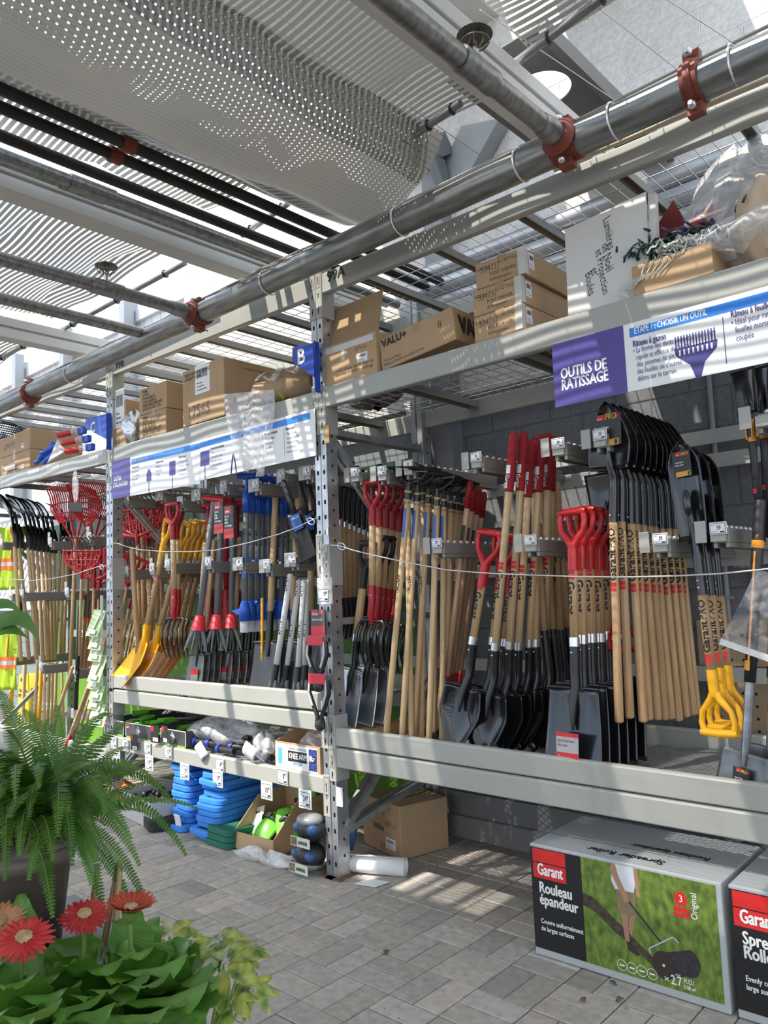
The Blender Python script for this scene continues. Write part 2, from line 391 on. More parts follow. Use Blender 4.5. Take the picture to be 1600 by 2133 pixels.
def expanded(par, x0, x1, y0, y1, z, cx=.05, cy=.022, t=.0045):
    """expanded-metal shelf panel: a diamond lattice of flat strands"""
    m = MB(); nx = int((x1-x0)/cx); ny = int((y1-y0)/cy)
    cx = (x1-x0)/nx; cy = (y1-y0)/ny
    for j in range(ny):
        for s in (0, 1):
            pts = []
            for i in range(nx+1):
                up = (i+s) % 2; pts.append((x0+i*cx, y0+(j+up)*cy))
            V = []; F = []
            for i, (x, y) in enumerate(pts): V += [(x, y-t/2, z), (x, y+t/2, z+.002)]
            for i in range(nx): F.append((2*i, 2*i+2, 2*i+3, 2*i+1))
            m.add(V, F)
    m.box((x0, y0-.004, z-.012), (x1, y0+.004, z+.003)); m.box((x0, y1-.004, z-.012), (x1, y1+.004, z+.003)); m.box((x0-.004, y0, z-.012), (x0+.004, y1, z+.003)); m.box((x1-.004, y0, z-.012), (x1+.004, y1, z+.003))
    return m.build('mesh_shelf', GALV, par, world=True)
YB = 3.80
def rack(label, xl0, xl1, xr0, xr1, beams, zdecks, group='pallet racks joined end to end', htop=3.42):
    r = thing('pallet_rack', label, 'rack', ((xl0+xr1)/2, Y0, 0), 0, group)
    for (a, b) in ((xl0, xl1), (xr0, xr1)):
        post(r, a, b, Y0, htop); post(r, a, b, YB, htop, False)
    # side frames: horizontal struts and diagonal braces between front and back uprights
    for xc in ((xl0+xl1)/2, (xr0+xr1)/2):
        for z in (.22, 1.35, 2.42): MB().bar((xc, Y0+.05, z), (xc, YB+.03, z+(.16 if z < .3 else 0)), .032, .036).build('frame_strut', GALV, r, world=True)
        for za, zb in ((.25, .95), (2.36, 1.55)):
            MB().bar((xc+.02, Y0+.07, za), (xc+.02, YB, zb), .03, .034).build('frame_brace', GALV, r, world=True)
    for (xa, xb, za, zb, h) in beams:
        beam(r, (xa, Y0, za), (xb, Y0, zb), h)
        beam(r, (xa, YB+.03, za-.0), (xb, YB+.03, zb), h)
    return r
A_ = dict(xl0=-3.128, xl1=-3.083, xr0=-.05, xr1=-.005)
B_ = dict(xl0=-5.510, xl1=-5.465, xr0=-3.178, xr1=-3.133)
C_ = dict(xl0=-8.05, xl1=-8.005, xr0=-5.560, xr1=-5.515)
xa, xb = A_['xl1'], A_['xr0']
ra = rack('grey pallet rack bay marked 99A full of shovels and rakes', **A_, beams=[(xa, xb, 3.337, 3.298, .112), (xa, xb, 2.670, 2.657, .108), (xa, xb, .787, .776, .088), (xa, xb, .680, .674, .094)], zdecks=None)
xa, xb = B_['xl1'], B_['xr0']
rb = rack('grey pallet rack bay marked 99B holding forks and kneeling pads', **B_, beams=[(xa, xb, 3.39, 3.345, .115), (xa, xb, 2.700, 2.662, .115), (xa, xb, .966, .966, .088), (xa, xb, .860, .855, .090), (xa, xb, .516, .518, .086)], zdecks=None)
xa, xb = C_['xl1'], C_['xr0']
rc = rack('weathered grey pallet rack bay beyond the C sign with snow pushers', **C_, beams=[(xa, xb, 3.47, 3.395, .115), (xa, xb, 2.76, 2.705, .11), (xa, xb, .42, .42, .09)], zdecks=None)
for r, D in ((ra, A_), (rb, B_), (rc, C_)):
    for s in ('l', 'r'):
        x0, x1 = D['x'+s+'0']-.001, D['x'+s+'1']+.001; sd = 1 if s == 'l' else -1
        off = 0 if r is not rc else .0
        for zt, hh in ((3.365 if r is not rc else 3.41, .29), (2.69 if r is not rc else 2.72, .29)): connector(r, x0, x1, Y0, zt-hh, zt, side=sd)
        for zt, hh in (((.85, .17), (.682, .18)) if r is ra else (((1.0, .16), (.868, .2), (.53, .22)) if r is rb else ((.45, .2),))): connector(r, x0, x1, Y0, zt-hh, zt, side=sd)
# mid brackets where the tool-hook rails join
for r, x0, x1, sd in ((ra, -3.129, -3.082, 1), (rb, -3.179, -3.132, -1), (rb, -5.511, -5.464, 1)): connector(r, x0, x1, Y0, 1.55 if r is ra else 1.60, 1.78 if r is ra else 1.84, side=sd)
# decks
deck(ra, A_['xl1']+.02, A_['xr0']-.01, Y0+.03, YB+.04, 3.285, 6, (.075, .115))
deck(ra, A_['xl1']+.02, A_['xr0']-.01, Y0+.03, YB+.04, 2.655, 4, (.075, .115))
deck(rb, B_['xl1']+.01, B_['xr0']-.01, Y0+.03, YB+.04, 3.315, 7, (.075, .115))
deck(rb, B_['xl1']+.01, B_['xr0']-.01, Y0+.03, YB+.04, 2.668, 4, (.075, .115))
deck(rc, C_['xl1']+.01, C_['xr0']-.01, Y0+.03, YB+.04, 3.365, 7, (.075, .115))
deck(rc, C_['xl1']+.01, C_['xr0']-.01, Y0+.03, YB+.04, 2.71, 4, (.075, .115))
expanded(ra, -3.05, -1.66, Y0+.05, YB, .70); expanded(ra, -1.62, -.09, Y0+.05, YB, .70)
expanded(rb, -5.45, -4.35, Y0+.05, YB, .90); expanded(rb, -4.31, -3.19, Y0+.05, YB, .90)
expanded(rb, -5.45, -4.35, Y0+.05, YB, .50); expanded(rb, -4.31, -3.19, Y0+.05, YB, .50)
# rails at the back that carry the hook arms
for r, D in ((ra, A_), (rb, B_), (rc, C_)):
    for z in (2.20, 2.08, 1.70, 1.60, 1.05) if r is not rc else (2.0, 1.62, 1.2):
        MB().box((D['xl1'], YB+.035, z-.035), (D['xr0'], YB+.06, z+.035)).build('hook_rail', RACK, r, world=True)
MB().box((-3.05, YB-.02, .17), (-.06, YB+.02, .30)).build('base_rail', mat('dark_rack', (.12, .12, .12), .6), ra, world=True)
MB().box((-3.05, YB-.05, .05), (-.06, YB-.01, .17)).build('base_rail', mat('dark_rack', (.12, .12, .12), .6), ra, world=True)
MB().box((-3.06, Y0+.12, .705), (-2.98, YB-.05, .76)).build('timber_batten', WOODM, ra, world=True)
# bay numbers on the top beams
def on_front(mb, s, px, py, size, y, **k):
    p = PY(px, py, y); return text(mb, s, (p.x, y, p.z), (1, 0, 0), (0, 0, 1), size, **k)
on_front(MB(), '99A', 681, 588, .086, Y0-.0015, bold=.03).build('bay_number', INK, ra, world=True)
on_front(MB(), '99B', 240, 769, .085, Y0-.0015, bold=.03).build('bay_number', INK, rb, world=True)
for px, py in ((20, 975), (70, 982), (110, 972), (200, 947)):
    p = PY(px, py, Y0-.001); MB().box((p.x-.12, Y0-.0015, p.z-.02), (p.x+.12, Y0-.0005, p.z+.022)).build('old_label', CARDW, rc, world=True)
# ------------------------------------------------------------------ roof steel
ZR = 3.5
def rbeam(x0, x1, ya=-3, yb=4.08, z0=ZR, z1=ZR+.16, n='roof_beam'):
    m = MB(); m.box((x0, ya, z0), (x1, yb, z0+.07)); m.box((x0+.02, ya, z0+.07), (x1-.02, yb, z0+.09)); m.box((x0, ya, z0+.09), (x1, yb, z1))
    return struct(n, m, ROOFP, bevel=.006)
rbeam(-1.66, -1.53); rbeam(-3.79, -3.66); rbeam(-5.90, -5.78); rbeam(-7.95, -7.83); rbeam(.5, .63)
for x in (-2.93, -3.045, -3.24):
    t = thing('black_iron_pipe', {-2.93: 'black iron pipe nearest the sagging silver cloth', -3.045: 'middle black iron pipe of the three under the roof', -3.24: 'black iron pipe running just beside the grey conduits'}[x], 'pipe', (x, 0, ZR), 0, 'black pipes under the roof')
    MB().cyl((0, -3, 0), (0, 4.05, 0), .026, n=14).build('pipe', BLKPIPE, t)
    if x < -3.0 and x > -3.2 or x == -2.93: MB().cyl((0, 1.62, 0), (0, 1.68, 0), .036, n=10).build('coupling', RUST, t)
for x, r, z, lb in ((-3.42, .03, ZR+.02, 'grey conduit pipe running beside the white roof beam'), (-3.52, .022, ZR+.05, 'thin grey conduit tucked against the white roof beam')):
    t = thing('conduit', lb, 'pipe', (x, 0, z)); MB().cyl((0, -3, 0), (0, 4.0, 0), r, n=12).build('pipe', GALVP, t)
    MB().cyl((0, 1.62, 0), (0, 1.85, 0), r*1.25, n=12).build('sleeve', GALVP, t)
# sprinkler main and branches
ZS = 3.30; YP = 2.75
def wavy(f, n=24): return [f(i/n) for i in range(n+1)]
t = thing('sprinkler_main', 'thick galvanized sprinkler main pipe running along above the rack beam', 'pipe', (-3.5, YP, ZS))
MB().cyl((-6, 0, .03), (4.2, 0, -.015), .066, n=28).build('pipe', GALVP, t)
def coupling(x, z=0, side=True):
    m = MB(); m.tube([(x-.03, 0, z), (x+.03, 0, z)], .082, 24); m.tube([(x-.012, 0, z), (x+.012, 0, z)], .09, 24)
    for s in (-1, 1): m.bar((x, -.02+s*.0, z+s*.10), (x, .02, z+s*.10), .06, .05)
    m.build('coupling', RUST, t, bevel=.004)
    for s in (-1, 1):
        b = MB(); b.cyl((x, -.065, z+s*.1), (x, .045, z+s*.1), .009, n=8); b.ball((x, -.045, z+s*.1), .017, 8); b.build('coupling_bolt', STEEL, t)
coupling(PY(1448, 190, YP).x+3.5); coupling(-3.5+3.5-3.0)
for k, (x, z, lb) in enumerate(((-1.405, ZS, 'galvanized branch sprinkler pipe by the big round roof hole'), (-4.01, ZS, 'galvanized branch sprinkler pipe over the C and B signs'))):
    b = thing('sprinkler_branch', lb, 'pipe', (x, YP, z), 0, 'branch sprinkler pipes')
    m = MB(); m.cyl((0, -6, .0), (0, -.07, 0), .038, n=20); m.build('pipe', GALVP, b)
    m = MB(); ysp = -.63; m.tube([(0, ysp-.10, 0), (0, ysp-.09, 0), (0, ysp+.09, 0), (0, ysp+.10, 0)], [.044, .046, .046, .044], 20); m.build('sleeve', GALVP, b); m = MB(); m.tube([(0, -.17, 0), (0, -.07, 0)], .046, 20); m.tube([(0, -.21, 0), (0, -.17, 0)], [.04, .046], 20); m.build('sleeve', GALVP, b)
    # tee saddle on the main
    m = MB(); m.tube([(0, -.07, 0), (0, -.10, 0)], [.075, .055], 20); m.tube([(-.055, 0, 0), (.055, 0, 0)], .077, 24)
    for s in (-1, 1): m.bar((-.03, -.0, s*.088), (.03, -.0, s*.088), .05, .04)
    m.build('saddle', RUST, b, bevel=.004)
    for s in (-1, 1): m = MB(); m.ball((0, -.05, s*.088), .016, 8); m.cyl((0, -.05, s*.088), (0, .06, s*.088), .008, n=8); m.build('saddle_bolt', STEEL, b)
    h = MB(); h.cyl((0, ysp, .04), (0, ysp, .085), .014, n=10); h.build('sprinkler_stem', STEEL, b)
    h = MB()
    for s in (-1, 1): h.tube([(s*.012, ysp, .082), (s*.032, ysp, .095), (s*.034, ysp, .115), (s*.012, ysp, .142)], .0045, 6)
    h.ball((0, ysp, .11), .009, 8); h.lathe([(0, .145), (.022, .143), (.055, .139), (.064, .133), (.055, .142), (0, .150)], 20, org=(0, ysp, 0)); h.tube([(.05*math.cos(a*PI/8), ysp+.05*math.sin(a*PI/8), .108) for a in range(17)], .003, 5)
    for a in range(4): h.tube([(.05*math.cos(a*PI/2+.5), ysp+.05*math.sin(a*PI/2+.5), .108), (.04*math.cos(a*PI/2+.5), ysp+.04*math.sin(a*PI/2+.5), .088), (.012, ysp, .08)], .0025, 5)
    h.build('sprinkler_head', mat('old_brass', (.20, .18, .15), .45, .7, var=.3, scale=20), b)
t = thing('branch_pipe', 'plain galvanized pipe tied up beside the last white roof beam', 'pipe', (-4.62, YP, ZS+.03))
MB().cyl((0, -6, 0), (0, -.03, 0), .036, n=18).build('pipe', GALVP, t)
t = thing('cable_conduit', 'thin cream conduit lying along the top rack beam', 'conduit', (-1, Y0-.035, 3.30))
MB().cyl((-.55, 0, .012), (1.6, 0, -.03), .012, n=10).build('pipe', mat('cream_plastic', (.70, .58, .40), .5), t)
# cables and ties along the main
t = thing('cable_bundle', 'bundle of thin pale cables strapped to the sprinkler main', 'cable', (0, YP, ZS+.07))
rr = random.Random(3)
for k in range(3):
    pts = [(x*.35-9, -.01+.012*k+rr.uniform(-.012, .012), .012+.008*k+rr.uniform(-.004, .014)-.0045*(x*.35-9+3.5)) for x in range(30)]
    MB().tube(pts, .0045, 6).build('cable', mat('cable_grey', (.40, .37, .32), .5), t)
mt = MB()
for px, py in ((1530, 130), (1280, 235), (1085, 320), (835, 470), (560, 590), (400, 645), (150, 765)):
    x = PY(px, py, YP).x; mt.tube([(x, .072*math.cos(a*PI/8), -.07+.072*math.sin(a*PI/8)) for a in range(17)], .004, 5)
mt.build('cable_ties', PAPER, t)

# ------------------------------------------------------------------ shade cloth
def cloth_mat(name, axis=1, period=.034, gap=.36, col=(.27, .265, .25), soft=False, cross=0):
    m = bpy.data.materials.new(name); m.use_nodes = True; nt = m.node_tree; L = nt.links.new; b = nt.nodes['Principled BSDF']
    b.inputs['Base Color'].default_value = (*col, 1); b.inputs['Roughness'].default_value = .35; b.inputs['Metallic'].default_value = .25
    uv = N(nt, 'ShaderNodeUVMap', uv_map='u'); sp = N(nt, 'ShaderNodeSeparateXYZ'); L(uv.outputs[0], sp.inputs[0])
    def saw(ax, per, g):
        d = N(nt, 'ShaderNodeMath', operation='DIVIDE'); d.inputs[1].default_value = per; L(sp.outputs[ax], d.inputs[0])
        f = N(nt, 'ShaderNodeMath', operation='FRACT'); L(d.outputs[0], f.inputs[0]); c = N(nt, 'ShaderNodeMath', operation='GREATER_THAN'); c.inputs[1].default_value = g; L(f.outputs[0], c.inputs[0]); return c.outputs[0]
    a = saw(axis, period, gap); e = saw(1-axis, .26, .012)
    inv = N(nt, 'ShaderNodeMath', operation='SUBTRACT'); inv.inputs[0].default_value = 1; L(e, inv.inputs[1])
    mx = N(nt, 'ShaderNodeMath', operation='MAXIMUM'); L(a, mx.inputs[0]); L(inv.outputs[0], mx.inputs[1])
    out = mx.outputs[0]
    mr = N(nt, 'ShaderNodeMapRange'); mr.inputs[3].default_value = cross; mr.inputs[4].default_value = 1; L(out, mr.inputs[0]); L(mr.outputs[0], b.inputs['Alpha'])
    tl = N(nt, 'ShaderNodeBsdfTranslucent'); tl.inputs[0].default_value = (.6, .6, .58, 1); ms = N(nt, 'ShaderNodeMixShader'); ms.inputs[0].default_value = .06
    tr = N(nt, 'ShaderNodeBsdfTransparent'); ms2 = N(nt, 'ShaderNodeMixShader')
    b.inputs['Alpha'].default_value = 1
    for l in list(b.inputs['Alpha'].links): nt.links.remove(l)
    L(b.outputs[0], ms.inputs[1]); L(tl.outputs[0], ms.inputs[2]); L(mr.outputs[0], ms2.inputs[0]); L(tr.outputs[0], ms2.inputs[1]); L(ms.outputs[0], ms2.inputs[2])
    L(ms2.outputs[0], nt.nodes['Material Output'].inputs[0]); return m
CLX = cloth_mat('shade_cloth_strips', 1)
def double_mat():
    m = bpy.data.materials.new('shade_cloth_double'); m.use_nodes = True; nt = m.node_tree; L = nt.links.new; b = nt.nodes['Principled BSDF']; b.inputs['Roughness'].default_value = .32; b.inputs['Metallic'].default_value = .3
    uv = N(nt, 'ShaderNodeUVMap', uv_map='u'); sp = N(nt, 'ShaderNodeSeparateXYZ'); L(uv.outputs[0], sp.inputs[0])
    nz = N(nt, 'ShaderNodeTexNoise'); nz.inputs['Scale'].default_value = 2.2; L(uv.outputs[0], nz.inputs['Vector'])
    def saw(ax, per, th, wob):
        d = N(nt, 'ShaderNodeMath', operation='DIVIDE'); d.inputs[1].default_value = per; L(sp.outputs[ax], d.inputs[0]); a = N(nt, 'ShaderNodeMath', operation='MULTIPLY_ADD'); a.inputs[1].default_value = wob; L(nz.outputs['Fac'], a.inputs[0]); L(d.outputs[0], a.inputs[2])
        f = N(nt, 'ShaderNodeMath', operation='FRACT'); L(a.outputs[0], f.inputs[0]); c = N(nt, 'ShaderNodeMath', operation='LESS_THAN'); c.inputs[1].default_value = th; L(f.outputs[0], c.inputs[0]); return c.outputs[0]
    s1 = saw(0, .019, .27, 2.0); s2 = saw(1, .030, .28, 3.0); h0 = N(nt, 'ShaderNodeMath', operation='MULTIPLY'); L(s1, h0.inputs[0]); L(s2, h0.inputs[1])
    n3 = N(nt, 'ShaderNodeTexNoise'); n3.inputs['Scale'].default_value = 1.6; n3.inputs['Detail'].default_value = 1; L(uv.outputs[0], n3.inputs['Vector']); g0 = N(nt, 'ShaderNodeMath', operation='MULTIPLY_ADD'); g0.inputs[1].default_value = .55; L(n3.outputs['Fac'], g0.inputs[0]); L(sp.outputs[0], g0.inputs[2]); g = N(nt, 'ShaderNodeMath', operation='LESS_THAN'); g.inputs[1].default_value = .68; L(g0.outputs[0], g.inputs[0])
    h = N(nt, 'ShaderNodeMath', operation='MULTIPLY'); L(h0.outputs[0], h.inputs[0]); L(g.outputs[0], h.inputs[1])
    mx = N(nt, 'ShaderNodeMix', data_type='RGBA'); L(s1, mx.inputs[0]); mx.inputs[6].default_value = (.23, .222, .205, 1); mx.inputs[7].default_value = (.11, .106, .098, 1); L(mx.outputs[2], b.inputs['Base Color'])
    tl = N(nt, 'ShaderNodeBsdfTranslucent'); tl.inputs[0].default_value = (.5, .49, .46, 1); ms = N(nt, 'ShaderNodeMixShader'); ms.inputs[0].default_value = .10; L(b.outputs[0], ms.inputs[1]); L(tl.outputs[0], ms.inputs[2])
    tr = N(nt, 'ShaderNodeBsdfTransparent'); m2 = N(nt, 'ShaderNodeMixShader'); L(h.outputs[0], m2.inputs[0]); L(ms.outputs[0], m2.inputs[1]); L(tr.outputs[0], m2.inputs[2]); L(m2.outputs[0], nt.nodes['Material Output'].inputs[0]); return m
CLY = double_mat()
def cloth(name, label, fn, U, V, nu, nv, m, group='silver shade cloths under the roof'):
    mb = MB(); mb.grid(fn, nu, nv); o = mb.build(name, m); tag(o, label, 'shade cloth', group)
    uv = o.data.uv_layers.new(name='u'); k = 0
    for p in o.data.polygons:
        for li in p.loop_indices:
            vi = o.data.loops[li].vertex_index; i, j = vi % (nu+1), vi//(nu+1); uv.data[li].uv = (i/nu*U, j/nv*V)
    return o
def flat(x0, x1, y0, y1, z, amp=.035, per=.62, ph=0, tilt=0, yv=None):
    def f(u, v):
        x = x0+(x1-x0)*u; y = y0+((yv(u) if yv else y1)-y0)*v
        s = abs(math.sin((y+.12*math.sin(x*2.3+ph))*PI/per))**.7
        return (x, y, z-amp*s*(1-.3*math.sin(x*3+ph))+.012*math.sin(x*7+y*3+ph)+tilt*(x-x0))
    return f
def panel(lb, x0, x1, y0, y1, z, **k): return cloth('shade_cloth', lb, flat(x0, x1, y0, y1, z, **k), x1-x0, y1-y0, 70, 110, CLX)
panel('striped shade cloth panel nearest the block wall and round hole', -1.50, .45, -2.5, 2.68, 3.75, tilt=-.02)
panel('striped shade cloth panel between two white roof beams ending on a steel tube', -2.35, -1.69, -2.5, 2.80, 3.74, ph=1.2)
panel('striped shade cloth strip above the black iron pipes', -3.64, -2.80, -2.5, 2.55, 3.80, ph=2)
panel('striped shade cloth panel above the branch pipe over the B sign', -5.76, -3.82, 1.30, 2.60, 3.74, ph=.6)
panel('small striped shade cloth panel in the far corner past the last beam', -7.82, -5.93, 1.30, 2.72, 3.72, ph=2.7)
def sag(u, v):
    x = -2.12-.86*u-.08*math.sin(v*3); y = -2.5+5.4*v; z = 3.72-.24*math.sin(PI*min(1, u*1.05))**1.0-.10*u+.012*math.sin(v*40+u*5)+.02*math.sin(u*17+v*9)
    return (x, y, z)
cloth('shade_cloth', 'loose sagging double layer of silver shade cloth', sag, .95, 5.4, 40, 90, CLY)
# steel tubes at the cloth ends and the wires that carry them
def tube_end(pa, pb, z, lb, r=.018):
    a, b = PZ(*pa, z), PZ(*pb, z); m = thing('cloth_tube', lb, 'tube', tuple(a), 0, 'steel tubes holding the shade cloth')
    MB().cyl((0, 0, 0), tuple(b-a), r, n=12).build('pipe', GALVP, m)
    c = MB()
    for k in (.12, .45, .8):
        q = (b-a)*k; c.tube([(q.x, q.y+.024*math.cos(i*PI/5), q.z+.024*math.sin(i*PI/5)) for i in range(11)], .005, 5)
    c.build('clip', BLKP, m)
tube_end((1300, -38), (985, 197), 3.69, 'steel tube on the cloth edge beside the round hole'); tube_end((960, 215), (818, 312), 3.69, 'steel tube on the cloth edge left of the first white beam')
tube_end((600, 424), (505, 490), 3.775, 'steel tube on the cloth edge over the black pipes'); tube_end((385, 548), (105, 700), 3.68, 'steel tube on the cloth edge over the B sign'); tube_end((65, 712), (-60, 780), 3.68, 'steel tube on the far corner cloth edge')
for k, (a, b) in enumerate((((1150, -60), (1450, 175)), ((1300, -60), (1560, 110)), ((1000, 20), (1290, 215)), ((850, 220), (1010, 330)), ((470, 560), (560, 605)), ((110, 640), (300, 700)), ((40, 730), (130, 760)))):
    m = MB().cyl(tuple(PZ(*a, 3.72)), tuple(PZ(*b, 3.72)), .0022, n=5); o = m.build('wire', STEEL); tag(o, 'thin taut steel wire carrying the shade cloth over the rack', 'wire', 'shade cloth wires')
# dark soffit plate with a round opening
a, b, c_ = PZ(1195, 122, 3.85), PZ(1300, 215, 3.85), PZ(1150, 262, 3.85)
m = bmesh.new(); x0, x1, y0, y1 = a.x-.50, a.x, 2.72, YW-.01; hc = PZ(1130, 186, 3.85); r = .135
def plate_hole(x0, x1, y0, y1, hx, hy, r, z, n=32):
    V = []; F = []
    AN = sorted([2*PI*k/n for k in range(n)]+[math.atan2(b-hy, a-hx) % (2*PI) for a in (x0, x1) for b in (y0, y1)]); n = len(AN)
    for t_ in AN:
        cx, cy = math.cos(t_), math.sin(t_); V.append((hx+r*cx, hy+r*cy, z))
    for t_ in AN:
        cx, cy = math.cos(t_), math.sin(t_); s = min([(d) for d in (((x1-hx)/cx if cx > 1e-6 else 9e9), ((x0-hx)/cx if cx < -1e-6 else 9e9), ((y1-hy)/cy if cy > 1e-6 else 9e9), ((y0-hy)/cy if cy < -1e-6 else 9e9))]); V.append((hx+s*cx, hy+s*cy, z))
    for k in range(n): k2 = (k+1) % n; F.append((k, k2, n+k2, n+k))
    return V, F
V, F = plate_hole(x0, x1, y0, y1, hc.x, hc.y, r, 3.85)
mb = MB(); mb.add(V, F); struct('ceiling_soffit', mb, mat('soffit_grey', (.16, .155, .15), .6), solid=.006)
struct('ceiling_soffit_edge', MB().box((x1-.005, y0, 3.79), (x1+.03, y1, 3.87)), mat('soffit_grey', (.16, .155, .15), .6))
# angled steel gusset and brackets between the beams, at the wall
SGR = mat('gusset_grey', (.27, .28, .28), .5, .3, var=.12, scale=5)
gp = [PY(p[0], p[1], 3.95) for p in ((960, 262), (1040, 246), (968, 375), (905, 382))]
m = MB(); V = [tuple(v) for v in gp]+[(v.x, v.y+.12, v.z) for v in gp]; m.add(V, [(3, 2, 1, 0), (4, 5, 6, 7), (0, 1, 5, 4), (1, 2, 6, 5), (2, 3, 7, 6), (3, 0, 4, 7)])
gs = tag(m.build('steel_gusset', SGR, bevel=.004), 'sloping grey steel brace plate against the block wall', 'brace')
m = MB()
for p, q, w_, h_ in (((845, 318), (905, 335), .16, .10), ((905, 285), (925, 330), .10, .12), ((905, 330), (925, 385), .08, .08)):
    m.bar(tuple(PY(*p, 3.86)), tuple(PY(*q, 3.93)), w_, h_)
tag(m.build('steel_bracket', mat('bracket_dark', (.12, .125, .13), .5, .4), bevel=.003), 'dark folded steel brackets beside the sloping brace plate', 'bracket')

# unseen canopy added to shade the floor; slabs added to shade the wall
cm = cloth_mat('added_canopy_cloth', 1, .05, .0, col=(.62, .61, .58)); [n for n in cm.node_tree.nodes if n.type == 'MIX_SHADER' and not n.inputs[0].links][0].inputs[0].default_value = .55
struct('added_shade_canopy', MB().add([(-9.5, -9, 3.95), (6, -9, 3.95), (6, .55, 3.95), (-9.5, .55, 3.95)], [(0, 1, 2, 3)]), cm)
struct('sun_block_slabs', MB().box((-2.13, 2.1, 5.25), (-1.25, YW+.3, 5.4)).box((-3.9, 2.1, 5.25), (-2.50, YW+.3, 5.4)), mat('sun_block_sheet', (.5, .5, .49), .8))  # added out of view; the gap lets sun reach the wall behind the hole

# round ducts along the wall, seen through the upper wire deck
for i, (py, r_, lb) in enumerate(((372, .055, 'upper'), (418, .06, 'middle'), (462, .05, 'lower'))):
    p = PY(1400, py, 3.93); t = thing('wall_duct', f'{lb} grey round duct running along the block wall behind the wire deck', 'duct', (p.x, 3.93, p.z), 0, 'round ducts along the block wall'); MB().cyl((-1.7, 0, 0), (3, 0, 0), r_, n=20).build('pipe', mat('duct_grey', (.42, .43, .44), .35, .4, var=.1), t)
# ------------------------------------------------------------------ what lies behind the open racks
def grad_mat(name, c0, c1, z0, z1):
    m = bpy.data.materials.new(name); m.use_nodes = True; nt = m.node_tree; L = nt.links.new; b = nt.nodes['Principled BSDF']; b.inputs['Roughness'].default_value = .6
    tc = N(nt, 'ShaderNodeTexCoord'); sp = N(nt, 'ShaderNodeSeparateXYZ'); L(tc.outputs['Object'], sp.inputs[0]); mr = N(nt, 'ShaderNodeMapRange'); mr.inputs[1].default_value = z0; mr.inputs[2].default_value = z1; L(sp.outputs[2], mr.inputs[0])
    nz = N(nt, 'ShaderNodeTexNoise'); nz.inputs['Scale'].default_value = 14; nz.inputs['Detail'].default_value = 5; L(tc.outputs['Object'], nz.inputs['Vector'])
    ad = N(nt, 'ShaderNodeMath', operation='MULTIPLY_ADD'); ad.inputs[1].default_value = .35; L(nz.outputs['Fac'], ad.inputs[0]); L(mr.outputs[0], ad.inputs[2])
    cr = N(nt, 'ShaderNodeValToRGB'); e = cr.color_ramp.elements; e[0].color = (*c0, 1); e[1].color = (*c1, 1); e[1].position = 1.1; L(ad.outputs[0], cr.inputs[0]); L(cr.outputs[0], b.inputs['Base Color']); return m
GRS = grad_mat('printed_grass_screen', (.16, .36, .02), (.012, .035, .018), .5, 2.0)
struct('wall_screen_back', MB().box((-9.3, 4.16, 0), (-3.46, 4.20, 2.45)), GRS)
DK = mat('dark_green_siding', (.06, .085, .075), .7)
m = MB(); m.box((-9.3, 4.22, 2.45), (-4.75, 4.30, 2.95)); m.box((-4.75, 4.22, 2.45), (-3.45, 4.30, 2.80)); struct('wall_back_fascia', m, mat('fascia_grey', (.20, .21, .22), .6))
# tall white panels and grey steel columns beyond the rack, in the sun
WP = mat('white_corrugated', (.72, .72, .74), .5)
m = MB(); 
for i in range(46): 
    x = -14+.2*i; m.box((x, 5.3, 2.2), (x+.185, 5.34, 5.3)); m.box((x+.185, 5.315, 2.2), (x+.2, 5.33, 5.3))
struct('wall_panels_far', m, WP); struct('trim_panel_top', MB().box((-14, 5.24, 5.25), (-4.8, 5.36, 5.4)), WP)
for x in (-12.6, -10.9, -9.15, -7.5, -5.9, -4.95):
    m = MB(); m.box((x-.07, 5.05, 0), (x+.07, 5.19, 5.6)); m.box((x-.02, 5.19, 0), (x+.02, 5.28, 5.5)); struct('steel_column', m, mat('column_galv', (.33, .34, .35), .5, .3))
struct('lintel_far', MB().box((-14, 4.9, 2.55), (-4.75, 5.05, 2.85)), mat('fascia_grey', (.20, .21, .22), .6))
# far corner: siding wall with a bright opening, white lattice and steel post
SID = mat('green_grey_siding', (.20, .24, .235), .7)
m = MB()
for i in range(9): m.box((-15, 4.9+.0, .02+.16*i), (-9.4, 4.93, .17+.16*i))
struct('wall_siding', m, SID)
m = MB()
for i in range(26):
    a = -14+.17*i
    m.bar((a, 4.75, 1.5), (a+1.25, 4.75, 2.75), .012, .05, (0, 1, 0)); m.bar((a+1.25, 4.765, 1.5), (a, 4.765, 2.75), .012, .05, (0, 1, 0))
m.box((-14, 4.73, 1.45), (-9.4, 4.78, 1.52))
lt = m.build('lattice_panel', mat('white_trellis', (.74, .74, .72), .5)); tag(lt, 'white diagonal trellis panel behind the far rack bay', 'trellis')
struct('trim_corner_post', MB().box((-9.5, 4.6, 0), (-9.36, 4.74, 3.2)), mat('post_grey', (.28, .29, .29), .5))
b = MB(); b.box((-22, 9, 0), (-12, 9.3, 3.0)); struct('wall_building_far', b, mat('far_render', (.66, .66, .64), .8))
v = thing('delivery_van', 'white van parked outside beyond the trellis', 'van', (-15.6, 6.6, 0))
MB().box((-1.9, -.8, .35), (1.9, .8, 1.75)).build('body', WHITE, v, bevel=.12); MB().box((-1.2, -.83, 1.05), (1.2, -.79, 1.5)).build('window', mat('dark_glass', (.03, .04, .05), .1), v)
w_ = MB()
for x in (-1.2, 1.2): w_.cyl((x, -.85, .35), (x, -.6, .35), .35, n=18)
w_.build('wheel', BLKP, v)
